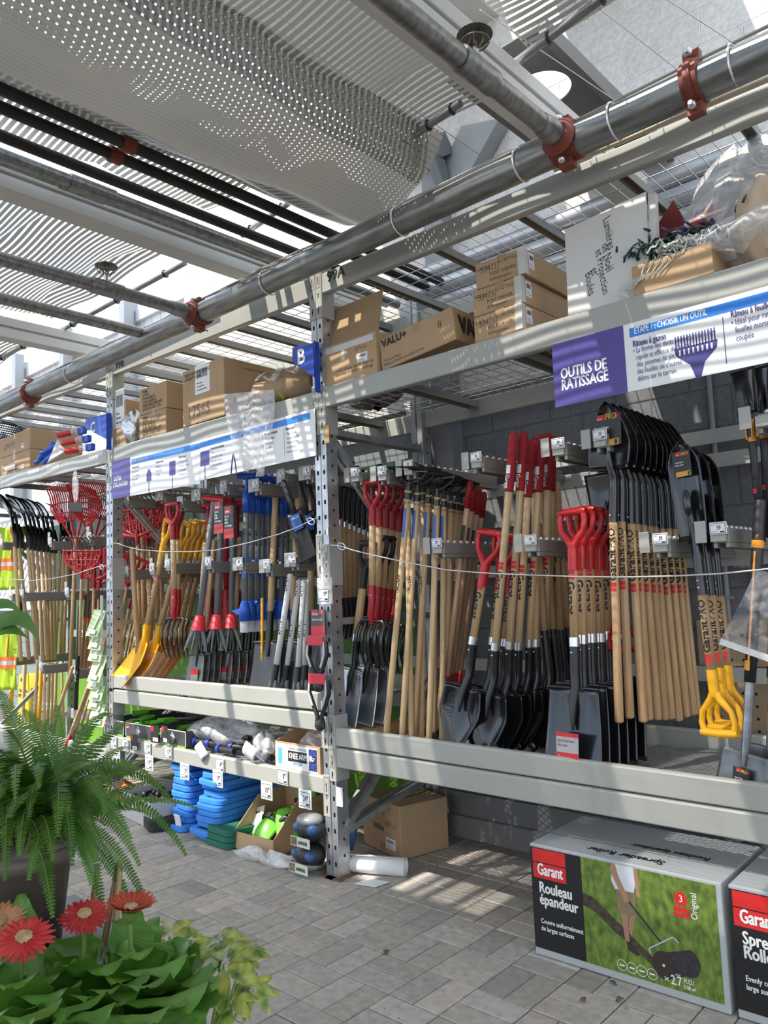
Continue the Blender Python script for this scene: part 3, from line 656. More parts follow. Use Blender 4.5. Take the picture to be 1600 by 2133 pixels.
# ------------------------------------------------------------------ hand tools: builders (local +Z up the shaft, business end at z=0, -Y is the face)
def XYZ(px, y, z):
    k = (px-800)/FPX; r0 = RT.y*y+RT.z*(z-CAM.z); f0 = FW.y*y+FW.z*(z-CAM.z)
    return Vector(((k*f0-r0)/(RT.x-k*FW.x), y, z))
def place(root, bot, top, L, face=(0, -1, 0), fit=True):
    bot, top = Vector(bot), Vector(top); z = (top-bot); s = z.length/L if fit else 1; z.normalize()
    f = Vector(face); y = -(f-z*f.dot(z)).normalized(); x = y.cross(z)
    root.matrix_world = Matrix(((x.x*s, y.x*s, z.x*s, bot.x), (x.y*s, y.y*s, z.y*s, bot.y), (x.z*s, y.z*s, z.z*s, bot.z), (0, 0, 0, 1)))
    return root
def wrap(mb, s, z0, r, size, m=0, bold=.02, sx=.8, ang0=0, down=True):
    V, F = text_geo(s)
    for k, (dx, dy) in enumerate(((0, 0),) if not bold else ((-bold, 0), (bold, 0), (0, bold*.6), (0, -bold*.6))):
        P = []; q = r+k*.00025
        for p in V:
            t = (p[0]*sx+dx*.8)*size; a = ang0+((p[1]+dy)*size-.35*size)/r*(1 if down else -1); P.append((q*math.sin(a), -q*math.cos(a), z0-t if down else z0+t))
        mb.add(P, F, m)
    return mb
def band(mb, z0, z1, r, a0, a1, m=0, n=6):
    V = []; 
    for z in (z0, z1):
        for i in range(n+1): a = a0+(a1-a0)*i/n; V.append((r*math.sin(a), -r*math.cos(a), z))
    return mb.add(V, [(i, i+1, n+2+i, n+1+i) for i in range(n)], m, True)
def logo_garant(par, z, r, size=.05, pro=False, a0=0):
    """printed mark: small red square, then the name running down the shaft"""
    m = MB(); q = r+.0006; hw = size*.33/q
    band(m, z+.008, z+.008+size*.36, q, a0-hw, a0+hw, 1); band(m, z+.011+size*.36, z+.011+size*.66, q, a0-hw, a0+hw, 1)
    wrap(m, 'Garant', z, q, size*.90, 0, .05, 1.02, a0)
    if pro: wrap(m, 'PRO', z-size*2.68, q, size*.90, 0, .015, 1.0, a0)
    return m.build('printed_logo', [INK, REDL], par)
def logo_valu(par, z, r, size=.045, a0=0, down=True):
    m = MB(); wrap(m, 'VALU+', z, r+.0006, size*.72, 0, .045, 1.15, a0, down); return m.build('printed_logo', INK, par)
def handle(par, z0, z1, r=.018, m=None, r2=None, dome=True):
    r2 = r2 or r; b = MB(); n = 14; pr = [(r, z0), (r, z0+(z1-z0)*.5), (r2, z1-.012), (r2*.85, z1-.004), (r2*.4, z1), (0, z1)] if dome else [(r, z0), (r, (z0+z1)/2), (r2, z1), (0, z1)]
    b.lathe([(0, z0)]+pr, n); return b.build('handle', m or WOODL, par)
def socket(par, pts, r, m, name='socket'):
    return MB().tube(pts, r, 14).build(name, m, par)
def ferrule(par, z, r, m=None): return MB().tube([(0, 0, z-.018), (0, 0, z+.018)], r, 14).build('ferrule', m or STEEL, par)
def rivet(par, z, r, m=None): return MB().ball((0, -r, z), .006, 8).build('rivet', m or STEEL, par)
def blade(par, W, H, kind='round', dish=.028, m=None, z0=0, step=True, emboss=False):
    def wd(v):
        if kind == 'round':
            return W/2*(min(1, (max(0, v)/.62))**.62)*(1-.10*max(0, v-.75)/.25) if v < 1 else W/2*.9
        if kind == 'drain': return W/2*((min(1, v/.22))**.5)*(1-.12*max(0, v-.5)/.5)
        return W/2*(1-.17*v)
    b = MB()
    def fn(u, v):
        uu = 2*u-1; w_ = wd(v); x = uu*w_; crest = .016*math.exp(-(uu*3.2)**2)*max(0, (v-.35)/.65)
        y = dish*(uu*uu)*(-1)*(.55+.45*v)+dish*.4 - .05*(1-v)**2*.6 - crest
        return (x, y, z0+H*v)
    b.grid(fn, 14, 16); o = b.build('blade', m or BLKG, par, solid=.0035)
    if step:
        s = MB()
        for sg in (-1, 1):
            pts = [(sg*W/2*(.18+.76*i/6)*(.9 if kind == 'round' else .94), -dish*((.2+.76*i/6)**2)+dish*.4-.006, z0+H+.002) for i in range(7)]
            s.tube(pts, .0065, 6)
        s.build('foot_step', m or BLKG, par)
    if emboss:
        e = MB(); V, F = text_geo('Garant')
        P = []
        for p in V:
            t = p[0]*.07*.75; q = p[1]*.07; v = .88-(t)/H; uu = (-.72*W/2+q)/(W/2); P.append((-.72*W/2+q, dish*(uu*uu)*(-1)*(.55+.45*v)+dish*.4-.05*(1-v)**2*.6-.0045, z0+H*v))
        e.add(P, F); e.build('embossed_name', BLKP, par)
    return o
def dgrip(par, z0, m, s=1.0, w=.125, h=.14, solidbar=True):
    """Y-shaped D grip: two arms and a cross bar, socket below"""
    b = MB(); b.tube([(0, 0, z0-.10), (0, 0, z0-.02), (0, 0, z0+.01)], [.0225, .0225, .021], 14)
    for sg in (-1, 1):
        b.tube([(0, 0, z0-.015), (sg*.018, 0, z0+.02), (sg*w*.42, 0, z0+h*.45), (sg*w*.49, 0, z0+h*.75), (sg*w*.44, 0, z0+h)], [.019, .0165, .0125, .0125, .0135], 10, flat=(1, .72) if False else None)
    b.tube([(-w*.54, 0, z0+h), (-w*.45, 0, z0+h+.003), (0, 0, z0+h+.005), (w*.45, 0, z0+h+.003), (w*.54, 0, z0+h)], [.014, .0165, .017, .0165, .014], 12)
    return b.build('d_grip', m, par)
def sticker(par, z0, z1, r, m, a0=-.7, a1=.7, name='sticker'):
    b = MB(); band(b, z0, z1, r+.0006, a0, a1); return b.build(name, m, par)
def barcode(par, z0, z1, r, a0=-.6, a1=.6, n=9):
    b = MB(); band(b, z0, z1, r+.0006, a0, a1, 0)
    for i in range(n): 
        zz = z0+(z1-z0)*(.15+.5*i/n); band(b, zz, zz+(z1-z0)*.03, r+.001, a0*.8, a1*.8, 1)
    return b.build('barcode_label', [PAPER, INK], par)
def bent(z0, z1, back=.03): return [(0, -.012, z0), (0, -.004, z0+.06), (0, back*.0+.006, z0+.12), (0, 0, z1)]

TOOLS = []
def T(name, cat='shovel'):
    r = thing(name, 'x', cat); return r
def k_square_d():
    r = T('square_shovel'); blade(r, .275, .33, 'square', .022); socket(r, [(0, -.02, .17), (0, -.016, .26), (0, .004, .33), (0, 0, .40), (0, 0, .52)], [.006, .017, .02, .0205, .0205], BLACK)
    ferrule(r, .512, .0215); rivet(r, .47, .0205); handle(r, .50, .90, .0185, WOODM, dome=False); dgrip(r, .90, REDP); logo_garant(r, .755, .0185, .052); return r, 1.04
def square_sticker(r):
    m = MB(); m.add([(-.05, 0, 0), (.055, 0, 0), (.055, 0, .11), (-.05, 0, .11)], [(0, 1, 2, 3)]); 
    for i, (a, b, c, d) in enumerate(((-.05, .055, 0, .035), (-.05, .055, .095, .11))): m.add([(a, -.001, c), (b, -.001, c), (b, -.001, d), (a, -.001, d)], [(0, 1, 2, 3)], 1)
    text(m, 'Square Point Shovel', (-.044, -.0012, .075), (1, 0, 0), (0, 0, 1), .014, 2, sx=.7); text(m, 'Pelle carrée', (-.044, -.0012, .058), (1, 0, 0), (0, 0, 1), .014, 2, sx=.7); text(m, 'Garant', (-.044, -.0014, .01), (1, 0, 0), (0, 0, 1), .02, 0, .03)
    m.xf(Matrix.Translation((-.01, -.048, .05))); return m.build('paper_label', [mat('label_silver', (.42, .40, .40), .5), REDL, INK], r)
def k_round_d():
    r = T('round_shovel'); blade(r, .225, .30, 'round', .04, emboss=True); socket(r, [(0, -.022, .19), (0, -.016, .28), (0, .012, .35), (0, .012, .40), (0, 0, .52)], [.006, .017, .02, .0205, .0205], BLACK)
    ferrule(r, .512, .0215); rivet(r, .47, .0205); handle(r, .50, .86, .0185, WOODM, dome=False); dgrip(r, .86, REDP); logo_garant(r, .735, .0185, .048); return r, 1.0
def k_round_foam():
    r = T('long_shovel'); blade(r, .225, .30, 'round', .04); socket(r, [(0, -.022, .19), (0, -.016, .28), (0, .012, .35), (0, .012, .40), (0, 0, .53)], [.006, .017, .02, .0205, .0205], BLACK)
    ferrule(r, .522, .0215); rivet(r, .48, .0205); handle(r, .50, 1.34, .0185, WOODL); logo_garant(r, .88, .0185, .05)
    MB().lathe([(0, 1.26), (.021, 1.26), (.0225, 1.27), (.0235, 1.50), (.021, 1.53), (.012, 1.545), (0, 1.548)], 14).build('foam_grip', REDF, r)
    m = MB(); band(m, 1.345, 1.385, .0242, -.5, .5); wrap(m, 'Garant', 1.34, .0242, .032, 0, .03, .72); m.build('grip_print', PAPER, r); return r, 1.55
def k_short_socket():
    r = T('round_shovel'); blade(r, .22, .28, 'round', .04); socket(r, [(0, -.022, .17), (0, -.016, .26), (0, .012, .33), (0, .012, .38), (0, 0, .58)], [.006, .017, .02, .0215, .0215], BLACK)
    rivet(r, .55, .0215); handle(r, .57, 1.34, .0185, WOODM); logo_garant(r, .96, .0185, .05); return r, 1.34
def k_hang_round():
    r = T('round_point_shovel'); blade(r, .24, .31, 'round', .04); socket(r, [(0, -.022, .20), (0, -.016, .28), (0, .012, .35), (0, .012, .40), (0, 0, .56)], [.006, .018, .021, .0215, .0215], BLKG)
    rivet(r, .53, .0215); handle(r, .55, 1.47, .0188, WOODM, .0215); logo_garant(r, .83+.0, .0188, .055, True, 0); return r, 1.47
def pro_card(par, y, z1, up=-1, w=.10, h=.15, title=('Round Point', 'Shovel', 'Pelle ronde')):
    """black card with red mark, yellow PRO and an ochre strip; upside-down for tools that hang head up"""
    m = MB(); X = Vector((-1, 0, 0)) if up < 0 else Vector((1, 0, 0)); Z = Vector((0, 0, -1)) if up < 0 else Vector((0, 0, 1))
    o = Vector((0, y, z1)); q = lambda a, b, d=0: o+X*a+Z*b+Vector((0, -d, 0))
    def rc(a0, b0, a1, b1, mi, d): m.add([q(a0, b0, d), q(a1, b0, d), q(a1, b1, d), q(a0, b1, d)], [(0, 1, 2, 3)], mi)
    rc(-w/2, -h, w/2, 0, 0, 0); rc(-w*.28, -h*.17, -w*.02, -h*.02, 1, .001); rc(-w*.38, -h, w*.42, -h*.80, 2, .001)
    rc(w*.28, -h*.98, w*.38, -h*.82, 0, .0015)
    text(m, 'PRO', q(-w*.0, -h*.19, .0015), X, Z, w*.24, 3, .02, .8); text(m, 'Garant', q(-w*.27, -h*.16, .0018), X, Z, w*.075, 4, .02, .8)
    for i, s in enumerate(title): text(m, s, q(-w*.36, -h*(.46+.11*i), .0015), X, Z, w*.11, 4, .02, .85)
    m.add([q(w*.38+.3*w*.2*math.cos(a), -h*.12+.3*w*.2*math.sin(a), .0015) for a in [k*PI/5 for k in range(10)]], [tuple(range(10))], 1)
    return m.build('card_label', [BLKP, REDL, mat('ochre', (.62, .33, .04), .5), mat('pro_yellow', (.78, .42, .03), .5), PAPER], par)
def k_drain():
    r = T('drain_spade', 'spade'); blade(r, .15, .43, 'drain', .03, step=False); MB().ball((0, -.03, .27), .02, 10, sq=(1, .6, 3)).build('blade_socket', BLKG, r)
    socket(r, [(0, -.02, .30), (0, -.004, .40), (0, 0, .46), (0, 0, .66)], [.012, .020, .0225, .0225], BLKG); rivet(r, .60, .0225); rivet(r, .63, .0225)
    handle(r, .65, 1.01, .0205, WOODM, dome=False); logo_garant(r, .70+.20, .0205, .05, True); dgrip(r, 1.07, YEL, w=.15, h=.155); pro_card(r, -.034, .045, -1, .085, .11, ('Drain Spade', 'Pelle à drain')); return r, 1.245
def k_pro_long():
    r = T('fiberglass_shovel'); blade(r, .33, .24, 'square', .02, mat('worn_steel_grey', (.17, .175, .18), .35, .7, var=.15, scale=14), step=False)
    socket(r, [(0, -.012, .17), (0, -.004, .26), (0, 0, .34), (0, 0, .62)], [.01, .021, .024, .024], mat('scuffed_steel', (.30, .31, .32), .3, .8, var=.3, scale=16)); rivet(r, .5, .024); rivet(r, .56, .024)
    handle(r, .60, 1.56, .030, BLKP); 
    for z in (.66,): band_ = MB(); band(band_, z, z+.05, .0308, -.9, .5); band_.build('yellow_band', ORG, r)
    s = MB(); s.bar((.008, -.0298, .70), (.008, -.0298, 1.28), .010, .003, (1, 0, 0)); s.build('yellow_stripe', ORG, r)
    s = MB(); s.tube([(0, 0, 1.30), (0, 0, 1.34)], .0315, 12); s.tube([(0, -.02, 1.34), (.016, -.024, 1.37)], .006, 6); s.build('yellow_band', ORG, r)
    m = MB(); pro_card(r, -.026, .16, 1, .10, .12, ('Square Point', 'Shovel')); return r, 1.56
def k_pro_hang():
    r = T('fiberglass_spade', 'spade'); blade(r, .24, .36, 'square', .03, BLKG); socket(r, [(0, -.012, .28), (0, 0, .38), (0, 0, .44)], [.012, .024, .027], BLKP)
    MB().lathe([(0, .42), (.034, .42), (.034, .52), (.027, .58), (.032, .66), (.030, .70), (.030, 1.42), (0, 1.42)], 12).build('handle', BLKP, r)
    s = MB()
    for sg in (-1, 1): s.bar((sg*.031, -.014, .42), (sg*.026, -.016, .58), .014, .026, (1, 0, 0))
    s.tube([(0, 0, .565), (0, 0, .60)], .031, 12); s.build('yellow_band', ORG, r); logo_garant(r, .98, .030, .05); 
    return r, 1.42
def k_valu_d():
    r = T('transplant_spade', 'shovel'); blade(r, .22, .30, 'square', .02, mat('brushed_grey', (.42, .42, .43), .3, .8, var=.1, scale=8)); socket(r, [(0, -.02, .16), (0, -.014, .26), (0, .006, .33), (0, 0, .42), (0, 0, .47)], [.006, .019, .022, .022, .022], BLACK)
    ferrule(r, .475, .0225); handle(r, .47, .80, .021, WOODL, dome=False); logo_valu(r, .73, .021, .062, 0, False); dgrip(r, .84, BLKP, w=.12); 
    m = MB(); m.add([(-.09, -.05, .03), (.0, -.05, .03), (.0, -.042, .11), (-.09, -.042, .11)], [(0, 1, 2, 3)], 0); text(m, 'VALU', (-.08, -.0505, .04), (1, 0, 0), (0, .1, 1), .03, 1, .03); m.build('paper_label', [mat('cyan_label', (.02, .35, .75), .4), PAPER], r)
    return r, .99
def k_fork(red=True):
    r = T('manure_fork', 'fork'); m = MB()
    m.tube([(-.10, 0, .24), (-.085, 0, .262), (0, 0, .268), (.085, 0, .262), (.10, 0, .24)], .010, 8)
    for i in range(5):
        x = -.10+.05*i; m.tube([(x, 0, .25), (x*1.02, -.028, .19), (x*1.02, -.03, .10), (x, 0, 0)], [.0085, .009, .008, .002], 6, flat=(1, 1.3))
    m.build('tines', BLKG, r); socket(r, [(0, 0, .25), (0, -.012, .30), (0, -.002, .36), (0, 0, .46)], [.016, .020, .0215, .0215], REDD); handle(r, .45, .86, .0195, WOODL, dome=False)
    dgrip(r, .90, REDD, w=.13); barcode(r, .33, .41, .0215); return r, 1.045
def k_bow_rake():
    r = T('garden_rake', 'rake'); handle(r, .10, 1.52, .0175, WOODL); ferrule(r, .13, .0195, BLACK); m = MB(); m.tube([(0, 0, .17), (0, 0, .05)], [.018, .01], 10)
    for sg in (-1, 1): m.tube([(0, 0, .06), (sg*.06, 0, .05), (sg*.15, 0, .02), (sg*.17, 0, -.01)], .006, 6)
    m.bar((-.18, 0, -.01), (.18, 0, -.01), .012, .014)
    for i in range(13): m.tube([(-.174+.029*i, 0, -.012), (-.174+.029*i, -.03, -.022), (-.174+.029*i, -.07, -.03)], [.005, .0045, .002], 5)
    m.build('rake_head', BLACK, r); return r, 1.52
def k_red_sleeve():
    r = T('cultivator', 'hoe'); handle(r, .20, 1.52, .0175, WOODR); MB().lathe([(0, .14), (.0195, .14), (.0195, .36), (0, .36)], 12).build('red_sleeve', REDD, r); MB().lathe([(0, 1.36), (.02, 1.36), (.02, 1.5), (.012, 1.53), (0, 1.53)], 12).build('red_sleeve', REDD, r)
    m = MB(); wrap(m, 'Garant', .34, .0201, .04, 0, .03, .75); m.build('printed_name', PAPER, r); sticker(r, 1.12, 1.17, .0175, REDL, -1.2, 1.2); sticker(r, 1.17, 1.26, .0175, BLKP, -1.2, 1.2)
    m = MB(); m.tube([(0, 0, .15), (0, 0, .05), (0, -.06, .0)], [.012, .008, .006], 8); m.plate([(-.08, -.01), (.08, -.01), (.07, .03), (-.07, .03)], -.075, -.065); m.build('hoe_head', BLACK, r); return r, 1.53

def grp(make, spots, lab, group, face=(0, -1, 0), extra=None, hang=False, faces=None):
    """spots: (bottom px, bottom Y, bottom Z, top px, top py, top Y) for each instance, or ready (bot, top) vectors"""
    root, L = make(); out = []
    for i, s in enumerate(spots):
        r = root if i == 0 else dup(root)
        if len(s) == 2: b, t = s
        else: b, t = XYZ(*s[:3]), PY(*s[3:])
        r['label'] = lab.format(o=ORD[i] if i < len(ORD) else str(i)); r['group'] = group
        place(r, t if hang else b, b if hang else t, L, (faces[i] if faces else face)); out.append(r)
    if extra: 
        for r in out[:extra[1]]: extra[0](r)
    return out
def rowpts(b, t, n, dy, jx=.0, seed=1, dx=0, lean=0):
    rr = random.Random(seed); P = []
    for i in range(n):
        j = rr.uniform(-jx, jx); k = rr.uniform(-jx, jx)
        P.append((Vector((b[0]+j+dx*i, b[1]+dy*i, b[2])), Vector((t[0]+k+dx*i, t[1]+dy*i+lean, t[2]+rr.uniform(-.008, .008)))))
    return P
# ------------------------------------------------------------------ tools in bay 99A
ZA = .705
# square shovels with red D grips
P0 = rowpts(XYZ(1200, 3.0, ZA), PY(1190, 1065, 3.10), 6, .085, .004, 2, dx=.0)
g = grp(k_square_d, P0, '{o} of the square black shovels with red D grips, counted from the aisle', 'square shovels with red D grips', face=(-.12, -1, 0))
square_sticker(g[0])
# round shovels with red D grips
sp = [(948, 3.07, ZA, 1021, 1112, 3.16), (1000, 3.14, ZA, 1052, 1118, 3.24), (1030, 3.22, ZA, 1072, 1130, 3.32)]
grp(k_round_d, sp, '{o} of the slanting round shovels with red D grips, counted from the aisle', 'round shovels with red D grips', face=(-.02, -1, 0))
# long shovels with red foam grips
sp = [(1012, 3.09, ZA, 1071, 898, 3.12), (1046, 3.16, ZA, 1092, 897, 3.18), (1066, 3.24, ZA, 1107, 915, 3.25), (1090, 3.30, ZA, 1128, 903, 3.31), (1118, 3.32, ZA, 1114, 908, 3.33), (1135, 3.42, ZA, 1142, 900, 3.42), (1140, 3.52, ZA, 1150, 905, 3.5)]
grp(k_round_foam, sp, '{o} of the long shovels with red foam grips, counted from the aisle', 'long shovels with red foam grips', face=(-.02, -1, 0))
# handles with long black sockets behind them
sp = [(1152, 3.36, ZA, 1112, 1000, 3.40), (1168, 3.44, ZA, 1130, 1000, 3.48), (1182, 3.52, ZA, 1150, 1010, 3.56), (1200, 3.60, ZA, 1160, 1005, 3.62)]
grp(k_short_socket, sp, '{o} of the plain shovels with long black sockets behind the foam-grip ones', 'shovels with long black sockets', face=(-.3, -.9, 0))
# round point shovels hanging head up
rr = random.Random(5); sp = []
for i, (bx, by, tx) in enumerate(((1290, 1506, 1270), (1312, 1497, 1285), (1340, 1505, 1300), (1352, 1500, 1310), (1370, 1500, 1322), (1385, 1500, 1334), (1398, 1498, 1342), (1414, 1502, 1356), (1430, 1494, 1368), (1444, 1490, 1380), (1452, 1488, 1392))):
    y = 3.10+.052*i; t = PY(tx, 838+i*4, y); b = PY(bx, by, y+.0); sp.append((b, t))
g = grp(k_hang_round, sp, '{o} of the wooden round point shovels hanging head up, counted from the aisle', 'round point shovels hanging head up', face=(-.2, -1, 0), hang=True)
pro_card(g[0], -.036, .06, -1, .17, .15)
# drain spades with yellow grips
y = 3.12; sp = []
for i in range(3): sp.append((PY(1500+i*14, 1536-i*10, y+i*.10), PY(1424+i*22, 920+i*12, y+i*.10)))
grp(k_drain, sp, '{o} of the drain spades hanging over their yellow D grips, counted from the aisle', 'drain spades with yellow grips', face=(-.2, -1, 0), hang=True)
# red D grip shovel upside down behind the hanging row
sp = [(PY(1288, 1350, 3.35), PY(1262, 985, 3.36)), (PY(1310, 1352, 3.5), PY(1276, 1000, 3.5))]
grp(k_square_d, sp, '{o} of the two red D grips hanging low behind the wooden shafts', 'upside-down red D grip shovels', face=(-.2, -1, 0), hang=True)
# fibreglass tools at the end
sp = [(1548, 3.06, ZA-.02, 1584, 1040, 3.14), (1604, 3.12, ZA, 1618, 1040, 3.2)]
grp(k_pro_long, sp, '{o} of the black and yellow shovels standing on scuffed grey blades', 'black and yellow shovels standing', face=(-.35, -.9, 0))
sp = [(PY(1588, 1130, 3.15), PY(1552, 770, 3.15)), (PY(1600, 1120, 3.22), PY(1585, 765, 3.22)), (PY(1622, 1130, 3.3), PY(1612, 760, 3.3))]
grp(k_pro_hang, sp, '{o} of the black spades hanging head up with yellow bands', 'black spades hanging head up', face=(-.4, -.9, 0), hang=True)
# VALU spades near the corner upright
sp = [(722, 3.10, ZA+.06, 766, 1130, 3.16), (757, 3.18, ZA+.06, 792, 1118, 3.24), (780, 3.26, ZA+.06, 806, 1120, 3.32)]
grp(k_valu_d, sp, '{o} of the grey bladed VALU+ spades with black grips by the corner upright', 'grey spades by the corner upright', face=(-.1, -1, 0))
sp = []
for i in range(7): sp.append((PY(712+9*i, 1335-4*i, 3.30+.07*i), PY(704+11*i, 960+8*i, 3.30+.07*i)))
def k_black_head():
    r = T('hoe'); r['category'] = 'hoe'; socket(r, [(0, 0, 0), (0, 0, .12), (0, -.01, .30)], [.012, .018, .019], BLACK); m = MB(); m.plate([(-.07, -.03), (.07, -.03), (.06, .08), (-.06, .08)], -.03, -.026); m.build('hoe_blade', BLACK, r)
    ferrule(r, .31, .0195); rivet(r, .27, .019); handle(r, .30, .70, .019, WOODL, dome=False); socket(r, [(0, 0, .69), (0, .01, .78), (0, -.01, .9)], [.02, .02, .012], BLACK); return r, .9
grp(k_black_head, sp, '{o} of the pale handles between black heads behind the corner upright', 'handles behind the corner upright', hang=True)
# red forks hung tines down
sp = []
for i in range(5): sp.append((PY(775+10*i, 1392+1*i, 3.08+.10*i), PY(776+15*i, 1004+4*i, 3.08+.10*i)))
grp(k_fork, sp, '{o} of the red gripped forks hanging tines down, counted from the aisle', 'red gripped forks', face=(-.05, -1, 0))
# long wooden rakes, heads on top
hs = [(803, 1528, 855, 985, 3.05), (836, 1530, 872, 990, 3.09), (857, 1528, 848, 985, 3.13), (862, 1530, 895, 995, 3.16), (878, 1530, 882, 990, 3.2), (893, 1530, 912, 1000, 3.08), (905, 1528, 905, 1000, 3.3), (921, 1525, 925, 1005, 3.26), (930, 1520, 940, 1010, 3.36), (912, 1525, 955, 1012, 3.42), (940, 1520, 962, 1015, 3.5)]
sp = [(XYZ(a, y, ZA), PY(c, d, y+.02)) for a, b, c, d, y in hs]
g = grp(k_bow_rake, sp, '{o} of the long ash rakes leaning heads up, counted from the corner upright', 'long ash rakes', hang=True, face=(-.3, -.9, 0))
for i, r in enumerate(g):
    if i in (0, 1, 3, 5, 7): sticker(r, .20, .36, .0175, STICKB, -.9, .9)
    if i in (0, 1, 3): logo_valu(r, .68, .0175, .045)
# red sleeved tools
sp = [(XYZ(917+9*i, 3.30+.1*i, ZA+.02), PY(980+10*i, 1000+8*i, 3.34+.1*i)) for i in range(4)]
grp(k_red_sleeve, sp, '{o} of the handles with red sleeves top and bottom behind the rakes', 'red sleeved handles', face=(-.3, -.9, 0))
# ------------------------------------------------------------------ hook arms with end plates, studs and price tags
TAGW = mat('tag_holder', (.62, .62, .60), .3); TAGI = mat('tag_paper', (.74, .75, .78), .5)
BALL = MB().ball((0, 0, 0), .0105, 10).mesh('ball_stud', mat('stud_silver', (.66, .65, .62), .3, .5))
def price(mb, s, c, ux, uz, w, h, mf=0, mp=1, mi=2, n=(0, -1, 0)):
    """electronic shelf tag: pale frame, paper face, big digits and small print, laid out in the plane of ux,uz"""
    c, ux, uz, n = Vector(c), Vector(ux), Vector(uz), Vector(n)
    def rc(a0, b0, a1, b1, m, d): mb.add([c+ux*a0+uz*b0+n*d, c+ux*a1+uz*b0+n*d, c+ux*a1+uz*b1+n*d, c+ux*a0+uz*b1+n*d], [(0, 1, 2, 3)], m)
    rc(-w*.42, -h*.38, w*.42, h*.38, mp, .0012)
    for a in ((-w*.42, h*.36, w*.42, h*.39), (-w*.42, -h*.39, w*.42, -h*.36), (-w*.425, -h*.39, -w*.405, h*.39), (w*.405, -h*.39, w*.425, h*.39)): rc(*a, mi, .0016)
    if '.' in s: big, small = s.split('.')
    else: big, small = s, ''
    text(mb, big, c+ux*(w*.16)+uz*(-h*.10)+n*.002, ux, uz, h*.46, mi, .01, .62, 'R')
    if small: text(mb, small, c+ux*(w*.18)+uz*(h*.07)+n*.002, ux, uz, h*.22, mi, .01, .62)
    rc(-w*.38, -h*.22, -w*.02, -h*.20, mi, .0018); rc(-w*.38, -h*.29, -w*.15, -h*.275, mi, .0018); rc(w*.12, -h*.32, w*.36, -h*.22, mi, .0018); rc(-w*.36, h*.24, -w*.15, h*.26, mi, .0018)
def hook(px, py, X=None, Z=None, yf=3.05, price_s=None, lab='', plate=(-.062, -.018), tagdx=.03, n=13, yb=3.82, tw=.066, th=.05, up=0):
    p = PY(px, py, yf); h = thing('hook_arm', lab, 'hook', tuple(p), 0, 'display hook arms in the racks')
    m = MB(); m.box((.0, .012, -.055), (.062, yb-yf, .0)); m.box((.0, .012, -.075), (.016, yb-yf, -.055)); m.box((.046, .012, -.075), (.062, yb-yf, -.055)); m.build('arm', HOOK, h, bevel=.003)
    e = MB(); e.box((plate[0], -.004, -.052+up), (plate[1], .0, .034+up)); e.build('end_plate', RACK, h, bevel=.003)
    mm = MB(); mm.box((-.005, .0, -.05), (.05, .012, -.01)); mm.build('arm_cap', RACK, h)
    if price_s:
        tg = MB(); tg.box((tagdx-tw/2, -.012, -th/2), (tagdx+tw/2, -.004, th/2)); o = tg.build('price_tag', TAGW, h, bevel=.004)
        f = MB(); price(f, price_s, (tagdx, -.0125, 0), (1, 0, 0), (0, 0, 1), tw, th); f.build('tag_face', [TAGW, TAGI, INK], o)
    for i in range(n):
        for x in (.031,):
            b = bpy.data.objects.new('ball_stud', BALL); COL.objects.link(b); b.parent = h; b.location = (x, .03+(yb-yf-.05)*i/n, .008); KIDS.setdefault(h, []).append(b)
    return h
for a in ((733, 985, '41', 'hook arm tagged 41 above the red forks'), (789, 982, '13', 'hook arm tagged 13 beside the one tagged 24'), (843, 970, '24', 'hook arm tagged 24 above the long rakes'), (983, 954, '35', 'hook arm tagged 35 under the red foam grips'), (1152, 926, '29', 'upper hook arm tagged 29 on the block wall side'), (1238, 908, '22', 'hook arm tagged 22 holding the round point shovels'), (1575, 862, None, 'untagged hook arm under the black spades'),
          (902, 1132, '29', 'lower hook arm tagged 29 through the slanting D grip shovels'), (1095, 1126, '29', 'lower hook arm tagged 29 beside the square shovels'), (1362, 1124, '39', 'hook arm tagged 39 holding the drain spades'), (1481, 1102, '59', 'hook arm tagged 59 beside the drain spades')):
    hook(a[0], a[1], price_s=a[2], lab=a[3])
for i, a in enumerate(((262, 1038, '16'), (332, 1028, '24'), (372, 1044, '21'), (408, 1028, '48'), (462, 1010, '13'), (528, 1008, '12'), (581, 988, '14'), (634, 982, '8'))):
    hook(a[0], a[1], price_s=a[2], lab=f'{ORD[i]} upper hook arm along bay 99B from the C sign', plate=(-.05, .0) if i % 2 else (-.02, .03), tw=.07, th=.06, n=10)
for i, a in enumerate(((260, 1188, '16'), (314, 1183, '22'), (346, 1174, '21'), (430, 1170, '52'), (495, 1172, '64'), (551, 1176, '12'), (604, 1163, '19'))):
    hook(a[0], a[1], price_s=a[2], lab=f'{ORD[i]} lower hook arm along bay 99B from the C sign', plate=(-.05, .0) if i > 2 else (-.01, .03), tw=.07, th=.065, n=10, up=0 if i > 2 else .04)
for i, a in enumerate(((2, 1130, 'top'), (103, 1128, 'top'), (184, 1118, 'top'), (22, 1238, 'middle'), (45, 1235, 'middle'), (138, 1232, 'middle'), (0, 1372, 'low'), (84, 1386, 'low'), (155, 1395, 'low'))):
    hook(a[0], a[1], price_s='7', lab=f'{ORD[i]} in reading order of the hook arms beyond the C sign', plate=(-.03, .02), tw=.07, th=.065, n=8, up=.05)
